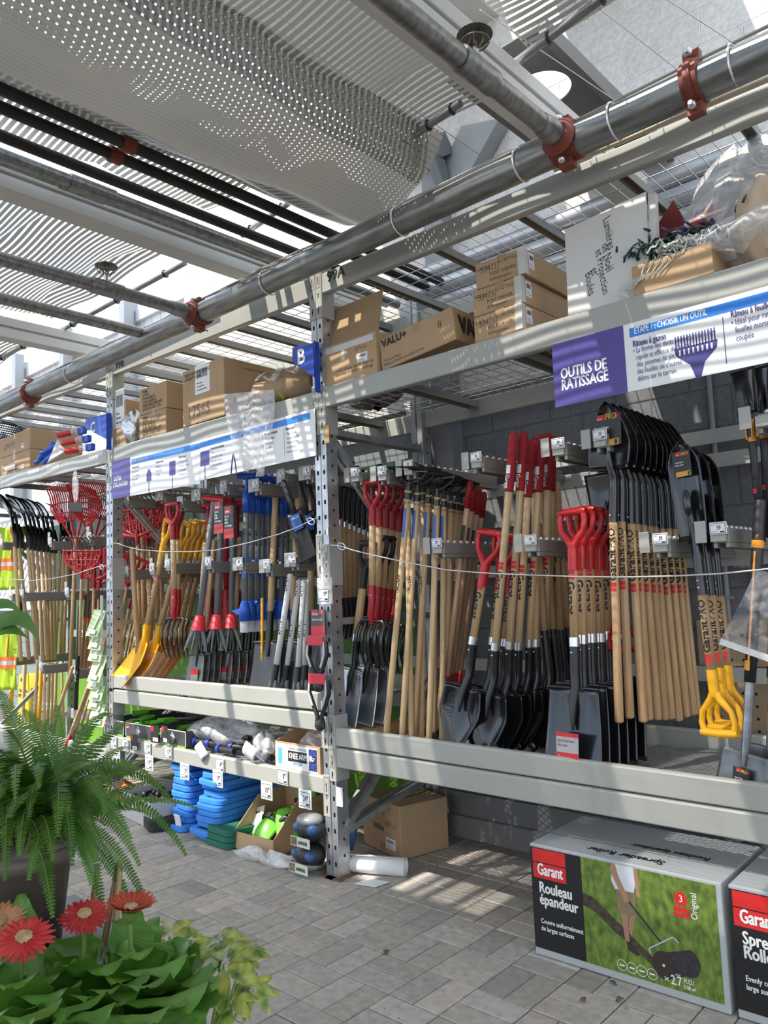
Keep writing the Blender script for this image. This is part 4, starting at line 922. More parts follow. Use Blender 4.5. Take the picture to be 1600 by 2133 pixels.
# ------------------------------------------------------------------ tools in bay 99B
ZBD = .905
def k_scoop():
    r = T('scoop_shovel', 'shovel'); m = MB()
    def fn(u, v):
        uu = 2*u-1; w_ = .125*(1-.45*max(0, v-.6)/.4); return (uu*w_, -.10*(1-v)**1.5-.035*(uu*uu)*(1.2-v)+.01, .30*v)
    m.grid(fn, 10, 10); m.build('blade', YEL, r, solid=.006); socket(r, [(0, .0, .22), (0, .006, .32), (0, 0, .42)], [.030, .027, .026], YEL); rivet(r, .40, .026)
    handle(r, .40, .98, .021, WOODM, dome=False); logo_garant(r, .74, .021, .045, True); dgrip(r, 1.0, YEL, w=.13, h=.15); return r, 1.16
sp = [(283, 3.04, ZBD, 351, 1083, 3.10), (302, 3.10, ZBD, 390, 1090, 3.20), (318, 3.17, ZBD, 403, 1086, 3.28), (338, 3.24, ZBD, 413, 1085, 3.36), (352, 3.31, ZBD, 424, 1086, 3.44), (364, 3.38, ZBD, 434, 1090, 3.52)]
grp(k_scoop, sp, '{o} of the yellow plastic scoops, counted from the C sign', 'yellow plastic scoops', face=(-.25, -.97, 0))
y = 3.0
grp(lambda: k_fork(), [(PY(366, 1370, y), PY(359, 1050, y)), (PY(374, 1372, y+.12), PY(366, 1050, y+.12))], '{o} of the two red gripped forks hanging before the yellow scoops', 'red forks before the scoops', face=(.1, -1, 0))
def k_tiller():
    r = T('garden_tiller', 'tiller'); m = MB()
    for a in range(4):
        c, s = math.cos(a*PI/2+.4), math.sin(a*PI/2+.4); m.tube([(0, 0, .16), (c*.03, s*.03, .13), (c*.055, s*.055, .06), (c*.075, s*.075, 0)], [.012, .011, .010, .002], 6, flat=(1.4, .6))
    m.build('claws', GRYT, r); MB().lathe([(.05, .145), (.046, .15), (.030, .23), (.018, .235)], 12).build('red_collar', mat('bright_red', (.62, .03, .05), .4), r); handle(r, .2, .95, .019, GRYT)
    m = MB(); m.tube([(-.09, 0, .96), (.09, 0, .96)], .018, 10); m.build('cross_handle', REDP, r); m = MB(); wrap(m, 'Garant', .80, .0196, .035, 0, .03, .9); m.build('printed_name', PAPER, r); return r, .97
y = 3.03
tl = [(PY(407, 1360, y), PY(447, 1036, y+.05)), (PY(448, 1358, y+.08), PY(463, 1040, y+.12)), (PY(480, 1356, y+.16), PY(487, 1044, y+.2))]
g = grp(k_tiller, tl, '{o} of the red collared garden tillers, counted from the yellow scoops', 'garden tillers', face=(.2, -1, 0))
for r, (a, b) in zip(g[:2], ((445, 1046), (466, 1055))):
    m = MB(); p = PY(a, b, y-.06); 
    m.box((0, 0, -.21), (.10, .002, 0), 0); m.box((.012, -.001, -.05), (.075, 0, -.008), 1); m.box((0, -.001, -.21), (.10, 0, -.15), 1)
    for i, s in enumerate(('Garden', 'Tiller', 'Griffe', 'de jardinage')): text(m, s, (.01, -.0015, -.075-.02*i), (1, 0, 0), (0, 0, 1), .02, 2, .02, .75)
    text(m, 'Garant', (.016, -.0018, -.042), (1, 0, 0), (0, 0, 1), .02, 2, .03, .75)
    o = m.build('card_label', [BLKP, mat('card_red', (.45, .03, .03), .5), PAPER], None); o.matrix_world = Matrix.Translation(p); tag(o, 'black and red tiller card hanging %s' % ('nearest the yellow grips' if r is g[0] else 'next to the blue topped tools'), 'card')
def k_bulb():
    r = T('bulb_planter', 'planter'); MB().lathe([(.036, 0), (.030, .20), (.026, .21), (0, .22)], 14).build('cone', REDD, r); m = MB(); m.tube([(-.05, 0, .10), (.05, 0, .10)], .012, 8); m.build('foot_bar', BLKP, r); handle(r, .2, .78, .017, REDD); m = MB(); m.tube([(-.06, 0, .79), (.06, 0, .79)], .016, 8); m.build('cross_handle', REDD, r); return r, .8
grp(k_bulb, [(PY(437, 1290, 3.2), PY(434, 1050, 3.2)), (PY(472, 1292, 3.3), PY(470, 1050, 3.3)), (PY(492, 1290, 3.4), PY(494, 1050, 3.4))], '{o} of the dark red bulb planters behind the tillers', 'dark red bulb planters')
def k_small_spade():
    r = T('small_spade', 'spade'); blade(r, .15, .22, 'square', .012, mat('dull_grey', (.16, .155, .15), .4, .6, var=.1)); socket(r, [(0, -.01, .14), (0, 0, .24), (0, 0, .37)], [.006, .019, .020], BLKG); rivet(r, .34, .02); handle(r, .36, 1.0, .018, WOODL)
    m = MB(); m.box((-.03, -.022, .03), (.03, -.020, .12), 0); m.box((-.03, -.0225, .085), (.03, -.022, .12), 1); m.build('paper_label', [mat('label_grey', (.3, .29, .28), .5), REDL], r); return r, 1.0
sp = []
for i, (b, t) in enumerate(((407, 428), (418, 446), (430, 452), (443, 466), (466, 488), (482, 500), (498, 520), (514, 530), (528, 545), (540, 556))): sp.append((XYZ(b, 3.08+.05*i, ZBD), PY(t, 1130-(i % 3)*6, 3.16+.05*i)))
grp(k_small_spade, sp, '{o} of the small pale spades in bay 99B, counted from the yellow scoops', 'small pale handled spades', face=(.3, -1, 0))
def k_blue():
    r = T('lawn_aerator', 'aerator'); MB().lathe([(.030, 0), (.034, .09), (.032, .09), (.028, 0)], 12).build('clear_end', mat('clear_plastic', (.75, .77, .80), .15, alpha=.45), r)
    MB().lathe([(0, .08), (.040, .08), (.040, .16), (.030, .20), (.024, .22), (0, .22)], 12).build('blue_collar', BLU, r); m = MB(); m.add([(-.04, -.015, .12), (-.12, 0, .145), (-.04, .015, .12), (-.04, 0, .165)], [(0, 1, 3), (1, 2, 3), (0, 2, 1), (0, 3, 2)]); m.build('foot_tab', BLU, r)
    handle(r, .20, .98, .022, GRYT, dome=False); MB().lathe([(0, .84), (.027, .84), (.027, 1.0), (0, 1.0)], 12).build('blue_sleeve', BLU, r); m = MB(); m.tube([(0, 0, .98), (0, 0, 1.09)], .012, 8); m.tube([(-.075, 0, 1.10), (.075, 0, 1.10)], .02, 10); m.build('cross_handle', BLU, r)
    logo_valu(r, .72, .022, .045, 0); sticker(r, .38, .52, .022, STICKB, -.9, .9); return r, 1.11
sp = []
for i, (b, t, yy) in enumerate(((509, 514, 0), (521, 526, .07), (537, 538, .14), (548, 548, .3), (559, 558, .2), (570, 573, .34), (588, 585, .26), (598, 596, .4))): sp.append((PY(b, 1317-i, 3.08+yy), PY(t, 988+i*2, 3.08+yy)))
grp(k_blue, sp, '{o} of the grey tubes with bright blue collars, counted from the tillers', 'grey tubes with blue collars', face=(.3, -1, 0))
def k_trench():
    r = T('trench_spade', 'spade'); blade(r, .13, .36, 'square', .01, BLACK, step=False); m = MB(); m.box((-.035, -.020, .22), (.035, -.018, .33)); m.build('blue_label', STICKB, r); m = MB(); text(m, 'VALU+', (-.03, -.0205, .30), (1, 0, 0), (0, 0, 1), .02, 0, .03); m.build('label_print', PAPER, r); handle(r, .34, .60, .019, BLKP); return r, .6
y = 3.0
grp(k_trench, [(PY(648, 1168, y), PY(590, 1000, y)), (PY(664, 1170, y+.1), PY(622, 1000, y+.1)), (PY(684, 1170, y+.2), PY(640, 1000, y+.2))], '{o} of the black trench blades with blue labels, counted from the grey tubes', 'black trench blades', face=(.4, -.9, 0))
def k_digger():
    r = T('post_hole_digger', 'digger'); m = MB()
    for s in (-1, 1): m.tube([(s*.028, 0, 0), (s*.024, 0, .05), (s*.01, 0, .11)], [.012, .017, .02], 8)
    m.build('jaw', GRYT, r); socket(r, [(0, 0, .09), (0, 0, .22)], [.024, .024], BLKP); handle(r, .2, .86, .0215, mat('white_tube', (.72, .72, .70), .35)); m = MB(); wrap(m, 'VALU+', .56, .0221, .04, 0, .04, 1.1); wrap(m, 'VALU+', .84, .0221, .035, 0, .04, 1.0); m.build('printed_logo', INK, r); return r, .87
grp(k_digger, [(XYZ(566, 3.04, ZBD), PY(606, 1192, 3.1)), (XYZ(590, 3.1, ZBD), PY(624, 1205, 3.16)), (XYZ(617, 3.06, ZBD), PY(634, 1205, 3.12)), (XYZ(634, 3.14, ZBD), PY(640, 1205, 3.2))], '{o} of the white post hole diggers, counted from the grey blade', 'white post hole diggers', face=(.2, -1, 0))
def k_grey_shovel():
    r = T('square_shovel'); blade(r, .22, .28, 'square', .02, mat('dark_grey_sheet', (.07, .072, .08), .4, .4)); socket(r, [(0, -.012, .2), (0, 0, .3), (0, 0, .45)], [.01, .02, .021], BLACK); handle(r, .44, 1.2, .019, WOODL); return r, 1.2
grp(k_grey_shovel, [(XYZ(556, 3.1, ZBD), PY(575, 1010, 3.3)), (XYZ(603, 3.22, ZBD), PY(622, 1005, 3.4)), (XYZ(645, 3.2, ZBD), PY(650, 1010, 3.4))], '{o} of the dark grey square shovels behind the white diggers', 'dark square shovels behind the diggers', face=(.2, -1, 0))
def k_pole(m=None, r_=.018, name='wooden_handle', cat='handle', L=1.1):
    r = T(name, cat); handle(r, 0, L, r_, m or WOODM); barcode(r, .30, .37, r_); return r, L
r, L = k_pole(YEL, .019, 'yellow_pole', 'pole', 1.0); r['label'] = 'orange yellow handle standing between the grey tubes'; place(r, XYZ(546, 3.12, ZBD+.1), PY(546, 1245, 3.14), L)
# left part of the bay: red capped handles, pale handles and red rakes
def k_capped():
    r, L = k_pole(None, .018, 'replacement_handle'); MB().lathe([(0, .98), (.0195, .98), (.0195, 1.1), (.01, 1.115), (0, 1.115)], 12).build('red_cap', REDD, r); return r, 1.115
sp = [(XYZ(232, 3.08, ZBD), PY(253, 1245, 3.1)), (XYZ(244, 3.12, ZBD), PY(272, 1248, 3.2)), (XYZ(252, 3.16, ZBD), PY(282, 1250, 3.3)), (XYZ(258, 3.2, ZBD), PY(290, 1252, 3.4)), (XYZ(264, 3.26, ZBD), PY(297, 1254, 3.5))]
grp(k_capped, sp, '{o} of the leaning handles with dark red caps by the C upright', 'red capped leaning handles')
sp = [(XYZ(290, 3.06, ZBD), PY(275, 1142, 3.06)), (XYZ(300, 3.4, ZBD), PY(297, 1115, 3.4)), (XYZ(312, 3.3, ZBD), PY(315, 1142, 3.3)), (XYZ(330, 3.5, ZBD), PY(326, 1130, 3.5)), (XYZ(338, 3.6, ZBD), PY(336, 1130, 3.6))]
grp(lambda: k_pole(WOODM, .021, 'pick_handle'), sp, '{o} of the upright plain pick handles before the yellow scoops', 'plain pick handles')
def k_red_rake(n=15, W=.78):
    r = T('lawn_rake', 'rake'); m = MB(); fr = [(-.5*W, .26), (-.42*W, .12), (-.2*W, .03), (0, 0), (.2*W, .03), (.42*W, .12), (.5*W, .26)]
    m.tube([(x, 0, z) for x, z in fr], .011, 6, flat=(1, 1.6)); m.tube([(-.5*W, 0, .26), (.5*W, 0, .26)], .014, 6, flat=(1, 1.6)); m.tube([(-.45*W, 0, .15), (.45*W, 0, .15)], .010, 6)
    for i in range(7):
        x = (-.42+.14*i)*W; m.tube([(x, 0, .26), (x*.75, 0, .02+.1*abs(x/W)*2)], .009, 5, flat=(1, 1.5))
    m.build('rake_frame', REDP, r); t = MB()
    for i in range(n):
        x = (-.48+.96*i/(n-1))*W; t.tube([(x, 0, .25), (x, -.006, .32), (x, -.05, .40), (x, -.12, .43)], .0062, 5, flat=(1.8, .6))
    t.build('tines', mat('tine_grey', (.22, .21, .20), .4, .4), r); MB().tube([(0, 0, -.08), (0, 0, .06)], .021, 10).build('socket', REDD, r); handle(r, -1.0, -.05, .0165, WOODM); return r, .43
sp = []
for i in range(3): sp.append((PY(286+20*i, 1118+2*i, 3.25+.17*i), PY(283+20*i, 1022+4*i, 3.25+.17*i)))
grp(k_red_rake, sp, '{o} of the red lawn rakes under the excavation banner', 'red lawn rakes in bay 99B', face=(.2, -.97, 0))
sp = [(PY(252, 1212, 3.16), PY(276, 1120, 3.16)), (PY(268, 1206, 3.4), PY(284, 1122, 3.4))]
grp(lambda: k_red_rake(9, .42), sp, '{o} of the two small red rakes low beside the C upright', 'small red rakes', face=(.7, -.7, 0))
# ------------------------------------------------------------------ bay beyond the C sign
def k_pusher():
    r = T('snow_pusher', 'snow shovel'); m = MB()
    def fn(u, v): uu = 2*u-1; a = v*1.5; return (uu*.23*(1-.12*(1-v)), -.30*(1-math.cos(a))*.55-.012*math.cos(uu*9)*.3, .38*math.sin(a)*.95)
    m.grid(fn, 12, 12); m.build('blade', BLKG, r, solid=.006); m = MB(); m.tube([(0, .015, -.14), (0, .012, 0), (0, 0, .10)], [.02, .03, .02], 10)
    for s in (-1, 1): m.tube([(0, .01, .0), (s*.09, 0, .10), (s*.1, -.01, .2)], .008, 6)
    m.build('socket', BLKP, r); handle(r, -1.2, -.12, .0175, WOODL); return r, .38
sp = []
for i, (a, b, c) in enumerate(((31, 1142, 45), (41, 1143, 63), (59, 1145, 78), (68, 1147, 82), (77, 1149, 92), (86, 1150, 101), (95, 1150, 103), (103, 1152, 110), (112, 1153, 115), (126, 1153, 113), (134, 1154, 124), (142, 1154, 130))):
    y = 3.03+.062*i; j = PY(a, b, y); e = PY(c, 1402, y); d = (j-e).normalized(); sp.append((j+d*.14, j+d*.52))
grp(k_pusher, sp, '{o} of the black snow pushers hanging scoop up, counted from the aisle', 'black snow pushers', face=(-.45, -.9, 0))
sp = []
for i, (t, b) in enumerate(((78, 70), (93, 92), (103, 98), (110, 106), (118, 112), (128, 132), (52, 44))): sp.append((PY(b, (1535 if i != 5 else 1505)+(34 if i == 6 else 0), 3.1+.08*i), PY(t, 1380 if i else 1375, 3.1+.08*i)))
grp(lambda: k_pole(WOODL, .017, 'wooden_pole', 'pole', .8), sp, '{o} of the pale poles standing low under the snow pusher shafts', 'pale poles standing low')
r, L = k_pole(YEL, .02, 'yellow_pole', 'pole', 1.0); r['label'] = 'long yellow fibreglass handle nearest the hi-vis vests'; place(r, PY(19, 1510, 3.3), PY(37, 1275, 3.3), L)
m = MB(); m.box((-.05, -.02, 0), (.05, .02, .15)); m.build('black_head', BLKP, r).location = (0, 0, .97)
r, L = k_pole(YEL, .018, 'yellow_pole', 'pole', .6); r['label'] = 'short yellow handle among the pale low poles'; place(r, PY(80, 1525, 3.25), PY(86, 1392, 3.25), L)
def k_leaf():
    r = T('leaf_rake', 'rake'); m = MB(); n = 24
    for i in range(n):
        a = -.62+1.24*i/(n-1); p = []
        for k in range(8):
            t = k/7; w_ = .04+.21*min(1, t*1.7)**.85*(1-.12*max(0, t-.6)/.4); x = w_*(a/.62); z = .02+.46*t-.05*(a/.62)**2*t; p.append((x, -.02-.14*max(0, t-.72)**1.3*4, z))
        m.tube(p[2:], .0062, 4, flat=(1.25, .6))
    for z, w_ in ((.17, .15), (.33, .245), (.24, .2)):
        m.tube([(w_*u, -.012-.00*abs(u), z-.035*u*u) for u in (-1, -.5, 0, .5, 1)], .009, 5, flat=(.6, 1.6))
    for u in (-1, -.35, .35, 1): m.tube([(0, 0, -.06), (.09*u, -.005, .08), (.16*u, -.01, .19)], .010, 6)
    m.build('fan', REDP, r); m = MB(); m.box((-.06, -.035, .24), (.07, -.032, .32)); m.build('label_card', DARKST, r); handle(r, -1.2, 0, .016, WOODM); return r, .48
grp(k_leaf, [(PY(158, 1122, 3.06), PY(163, 1010, 3.06)), (PY(196, 1116, 3.3), PY(205, 1003, 3.3))], '{o} of the big red fan leaf rakes hung beside the C upright', 'red fan leaf rakes', face=(.55, -.85, 0))
grp(lambda: k_red_rake(11, .5), [(PY(170, 1192, 3.02), PY(172, 1118, 3.02)), (PY(196, 1208, 3.2), PY(198, 1118, 3.2)), (PY(208, 1215, 3.35), PY(212, 1122, 3.35))], '{o} of the red rakes with curved grey tines below the fan rakes', 'red rakes with curved tines', face=(.55, -.85, 0))
r, L = k_pole(BLKP, .022, 'black_tube_tool', 'tool', 1.1); r['label'] = 'thick black tube with a white label hanging below the fan rakes'; place(r, PY(158, 1478, 3.05), PY(166, 1262, 3.05), L); 
def k_fan():
    r = T('metal_leaf_rake', 'rake'); m = MB()
    for i in range(20):
        a = -.6+1.2*i/19; m.tube([(.01*a, 0, .30), (.22*math.sin(a), -.01, .30-.28*math.cos(a)), (.23*math.sin(a), -.05, .27-.28*math.cos(a))], .003, 4)
    m.tube([(.14*math.sin(a), -.01, .30-.2*math.cos(a)) for a in (-.6, -.3, 0, .3, .6)], .008, 5); m.build('fan', STEEL, r); m = MB(); m.prism([(-.05, .2), (.05, .2), (.012, .36), (-.012, .36)], lambda u, v: (u, -.008, v), lambda u, v: (u, .008, v)); m.build('fan_hub', BLKP, r); handle(r, .3, .95, .016, WOODM); return r, .95
r, L = k_fan(); r['label'] = 'metal fan leaf rake resting low at the foot of the far bay'; place(r, PY(95, 1560, 3.0), PY(152, 1388, 3.0), L, face=(.3, -.9, .2))
sp = [(PY(132, 1570, 2.93), PY(198, 1392, 3.05)), (PY(158, 1520, 3.1), PY(200, 1390, 3.2)), (PY(170, 1510, 3.15), PY(206, 1385, 3.25)), (PY(180, 1512, 3.2), PY(208, 1390, 3.3)), (PY(190, 1515, 3.3), PY(212, 1395, 3.4))]
g = grp(lambda: k_pole(WOODM, .017, 'slanting_handle', 'handle', .9), sp, '{o} of the slanting tan handles at the foot of the C upright', 'slanting tan handles')
MB().lathe([(0, -.01), (.0185, -.01), (.0185, .2), (0, .2)], 12).build('red_sleeve', REDD, g[0])
for k, r in enumerate(g[1:]):
    m = MB()
    for i in range(6): m.tube([(-.08+.03*i, 0, 0), (-.08+.03*i, -.02, -.08), (-.08+.03*i, -.03, -.16)], .006, 4)
    m.tube([(-.09, 0, 0), (.09, 0, 0)], .01, 6); m.build('black_tines', BLKP, r)
sp = [(PY(176+7*i, 1300+2*i, 3.2+.1*i), PY(184+6*i, 1200+2*i, 3.2+.1*i)) for i in range(4)]
def k_dark_label():
    r, L = k_pole(wood('wood_brown', (.34, .19, .10), (.25, .13, .07)), .018, 'brown_handle', 'handle', .9); sticker(r, .5, .72, .018, BLKP, -1.3, 1.3); sticker(r, .46, .5, .018, REDL, -1.3, 1.3); return r, .9
grp(k_dark_label, [(a-(b-a)*.9, b) for a, b in sp], '{o} of the brown handles with black wrap labels behind the hanging cards', 'brown handles with black labels')
# wet floor sign
t = thing('wet_floor_sign', 'yellow folding CAUTION WET FLOOR sign behind the poles in the far bay', 'sign', tuple(PY(50, 1522, 3.75)))
YS = mat('caution_yellow', (.66, .50, .015), .4); m = MB(); m.plate([(-.16, 0), (.16, 0), (.12, .62), (-.12, .62)], -.015, .0); m.build('front_panel', YS, t, bevel=.01)
MB().plate([(-.16, 0), (.16, 0), (.12, .62), (-.12, .62)], .10, .115).build('rear_panel', YS, t); m = MB(); m.box((-.06, -.018, .54), (.06, -.0155, .58)); text(m, 'CAUTION', (0, -.0165, .42), (1, 0, 0), (0, 0, 1), .055, 0, .03, .9, 'C'); text(m, 'WET FLOOR', (0, -.0165, .365), (1, 0, 0), (0, 0, 1), .05, 0, .03, .85, 'C')
for a, b in (((-.11, .08), (0, .30)), ((0, .30), (.11, .08)), ((-.11, .08), (.11, .08))): m.bar((a[0], -.017, a[1]), (b[0], -.017, b[1]), .003, .016, (0, 1, 0))
m.tube([(-.03, -.017, .13), (0, -.017, .18), (.03, -.017, .16)], .010, 5); text(m, 'ATTENTION', (0, -.0165, .02), (1, 0, 0), (0, 0, 1), .045, 0, .03, .85, 'C'); m.build('sign_print', INK, t)
# hi-vis vests
HV = mat('hivis_lime', (.42, .60, .03), .6); HO = mat('hivis_orange', (.80, .16, .02), .6); HG = mat('reflective_grey', (.45, .46, .46), .3)
def vest(lb, px, py, y, s=1):
    t = thing('hi_vis_vest', lb, 'vest', tuple(PY(px, py, y)), .3, 'hi-vis vests'); rr = random.Random(len(lb))
    def fn(u, v): uu = 2*u-1; return (uu*.24*s*(1-.1*v), -.05*(1-uu*uu)+.02*math.sin(uu*14+v*5), -.62*s*v)
    m = MB(); m.grid(fn, 16, 16); m.build('body', HV, t, solid=.008)
    for c, a, b in ((HO, .50, .56), (HG, .56, .62), (HO, .62, .68)):
        q = MB(); q.grid(lambda u, v: tuple(Vector(fn(u, a+(b-a)*v))+Vector((0, -.008, 0))), 16, 2); q.build('stripe', c, t)
    for sg in (.18, .72):
        for c, a, b in ((HO, 0, .035), (HG, .035, .07), (HO, .07, .105)):
            q = MB(); q.grid(lambda u, v: tuple(Vector(fn(sg+a+(b-a)*u, .5*v))+Vector((0, -.008, 0))), 2, 12); q.build('stripe', c, t)
vest('lime and orange hi-vis vest hanging highest at the far rack end', 14, 1100, 3.15); vest('lime hi-vis vest hanging lower, behind the long green leaves', 4, 1300, 3.05)
# grey bin cabinet edge in the corner of the aisle
t = tag(MB().box((-.3, 0, 0), (0, .10, .42)).build('metal_bin', mat('bin_steel', (.34, .34, .33), .4, .6), bevel=.01), 'brushed steel bin standing beside the fern at the aisle edge', 'bin'); q = PZ(17, 1546, .33); t.location = (q.x, q.y, 0)
t.location.z = 0
# hang strip of carded tools on the C upright
HC = mat('card_green', (.42, .56, .30), .5, var=.3, scale=9); cards = []
for i, (px, py) in enumerate(((200, 1298), (200, 1338), (200, 1362), (203, 1392), (198, 1420), (202, 1443), (199, 1462), (203, 1482), (207, 1497))):
    big = i in (0, 3); h = .21 if big else .115
    t = thing('carded_tool', f'{ORD[i]} card down the hang strip of small white tools on the C upright', 'card', tuple(PY(px, py, Y0-.06)), .5, 'hang strip cards')
    m = MB(); m.box((-.055, -.002, -h/2), (.055, .002, h/2)); m.build('card', HC, t)
    m = MB(); m.box((-.03, -.016, -h/2+.015), (.03, -.002, -h/2+.05)); m.bar((0, -.01, -h/2+.05), (.02, -.01, h/2-.03), .012, .012); m.build('white_tool', WHITE, t, bevel=.004)
    t.rotation_euler = (-.35, .12, .45)
t = tag(MB().bar((0, 0, 0), (.0, 0, .95), .006, .02).build('hang_strip', WHITE), 'thin strip holding the carded tools on the C upright', 'strip'); t.location = PY(212, 1505, Y0-.03)
# ------------------------------------------------------------------ cartons on the upper shelves
def carton(label, P, w, d, h, rz=0, prints=(), group=None, m=None, name='cardboard_box', tilt=0, open_=False, inner=None, cat='box', tape=True, hl=None):
    t = thing(name, label, cat, tuple(P), rz, group); t.rotation_euler = (0, tilt, rz); m = m or CARD
    if open_:
        b = MB(); e = .004; hl = hl or h   # hl: height of the low front wall
        b.box((0, 0, 0), (w, d, e)); b.box((0, 0, e), (w, e, hl)); b.box((0, d-e, e), (w, d, h))
        for x in (0, w-e): b.prism([(e, e), (d-e, e), (d-e, h), (e, hl)], lambda u, v, x=x: (x, u, v), lambda u, v, x=x: (x+e, u, v))
        o = b.build('body', m, t)
    else:
        b = MB().box((0, 0, 0), (w, d, h)); o = b.build('body', m, t, bevel=.006)
        if tape:
            s = MB(); s.box((w*.47, -.0008, h*.72), (w*.47+.05, 0, h)); s.box((w*.47, -.0008, 0), (w*.47+.05, 0, h*.2)); s.box((w*.47, 0, h), (w*.47+.05, d, h+.0006)); s.build('packing_tape', mat('brown_tape', (.36, .24, .13), .25), t)
    if prints:
        p = MB(); mats_ = [INK, PAPER, mat('print_brown', (.10, .065, .04), .7), mat('pen_grey', (.14, .10, .08), .6)]
        for q in prints:
            if q[0] == 't':                                   # t, string, u, v, size, material, face
                _, s, u, v, z, mi = q[:6]; f = q[6] if len(q) > 6 else 'f'; kw = q[7] if len(q) > 7 else {}
                if f == 'f': text(p, s, (u*w, -.0012, v*h), (1, 0, 0), (0, 0, 1), z, mi, **kw)
                else: text(p, s, (w+.0012, u*d, v*h), (0, 1, 0), (0, 0, 1), z, mi, **kw)
            else:                                             # l: paper label with bars
                _, u, v, a, b_, f = q
                if f == 'f': c, U = Vector((u*w, -.001, v*h)), Vector((1, 0, 0))
                else: c, U = Vector((w+.001, u*d, v*h)), Vector((0, 1, 0))
                Z = Vector((0, 0, 1)); nn = Vector((0, -1, 0)) if f == 'f' else Vector((1, 0, 0))
                p.add([c, c+U*a, c+U*a+Z*b_, c+Z*b_], [(0, 1, 2, 3)], 1)
                for k in range(11):
                    x = a*(.15+.065*k); e_ = a*(.03 if k % 3 else .045); y0_ = b_*.55; y1_ = b_*.85
                    p.add([c+U*x+Z*y0_+nn*.0006, c+U*(x+e_)+Z*y0_+nn*.0006, c+U*(x+e_)+Z*y1_+nn*.0006, c+U*x+Z*y1_+nn*.0006], [(0, 1, 2, 3)], 0)
                for k in range(3): p.add([c+U*a*.12+Z*b_*(.12+.12*k)+nn*.0006, c+U*a*(.8-.15*k)+Z*b_*(.12+.12*k)+nn*.0006, c+U*a*(.8-.15*k)+Z*b_*(.15+.12*k)+nn*.0006, c+U*a*.12+Z*b_*(.15+.12*k)+nn*.0006], [(0, 1, 2, 3)], 2)
        p.build('printing', mats_, t)
    return t
yb = Y0+.02
def base(px, y=None, z=2.665): return XYZ(px, y or yb, z)
def W_(pa, pb, y=None, z=2.665): return (base(pb, y, z)-base(pa, y, z)).length
# open carton with its flap up
P = base(674); w = W_(674, 786)
t = carton('open cardboard box with its lid flap standing up beside the B sign', P, w, .34, .235, .0, (('t', '4 PC Wood Handle Tool Set', .27, .30, .024, 2), ('t', 'Ensemble d\'outils de jardinage', .24, .20, .024, 2), ('t', 'QTY:10', .62, .68, .026, 2), ('l', .66, .38, .075, .05, 'f')), open_=True)
f = MB(); f.prism([(0, 0), (w, 0), (w*.92, .30), (-.06, .29)], lambda u, v: (u, .02+v*.30, .235+v*.90), lambda u, v: (u, .024+v*.30, .237+v*.90)); f.build('flap', CARDD, t)
f = MB(); f.box((w*.04, -.0015, .19), (w*.95, -.0005, .225)); f.box((w*.36, -.0018, .13), (w*.43, -.0005, .22)); f.build('tape_strip', TAPE, t)
# tilted VALU+ carton
P = base(796, yb+.02); P.z += .01
t = carton('long cardboard box printed VALU+ lying tilted on the shelf', P, .50, .36, .175, .0, (('t', 'VALU+', .04, .72, .058, 0, 'f', dict(bold=.05)), ('t', 'Poly Leaf Rake', .05, .24, .02, 2), ('t', 'Râteau à feuilles en polypropylène', .05, .12, .02, 2), ('t', 'VALU+', .12, .28, .13, 0, 's', dict(bold=.07, sx=.75)), ('t', '↑↑' if False else 'II', .80, .55, .05, 2)), tilt=-.10)
# three stacked cartons
zz = 2.668
for i, (px, hh, lb) in enumerate(((989, .125, 'bottom'), (987, .128, 'middle'), (992, .128, 'top'))):
    P = base(px, yb+.0, zz); 
    t = carton(f'brown carton for post drivers, {lb} one of the three stacked by the white board', P, .27, .62, hh, -.02+.02*i, (('t', '334737', .12, .55, .045, 3, 'f', dict(sx=.8)), ('t', 'VALU+', .04, .66, .025, 2), ('t', 'POST DRIVER', .30, .36, .024, 2), ('t', 'Enfonce-pieu', .30, .16, .022, 2), ('t', 'QTY/QTÉ: 1', .60, .72, .022, 2), ('l', .06, .30, .05, .075, 's')), 'three post driver cartons'); zz += hh+.002
    c = MB(); c.box((.235, -.0015, .002), (.272, -.0005, hh)); c.box((.2705, -.001, .002), (.2715, .03, hh)); c.build('clear_tape', TAPE, t)
# white board with handwriting
P = base(1184, yb+.02); w = W_(1184, 1330)
pl = [(0, 0), (w*1.15, 0), (w*1.20, .43), (.01, .40)]
t = thing('white_cardboard_sheet', 'white cardboard sheet with handwriting about Christmas lights standing on the shelf', 'sheet', tuple(P)); m = MB(); m.plate(pl, 0, .012); m.plate([(w*1.155, 0), (w*1.205, .43), (w*1.205+.03, .42), (w*1.155+.03, 0)], .02, .05); m.build('board', CARDW, t)
m = MB(); PEN = mat('pen_black', (.03, .028, .03), .5)
for s, x, z in (('Lumières', .60, .38), ('de Noël', .56, .27), ('et Projection', .46, .255), ('et', .38, .18), ('Boules', .29, .17)):
    text(m, s, (x*w, -.0008, z), (.10, 0, -1), (1, 0, .32), .050, 0, sx=.78)
m.build('handwriting', PEN, t)
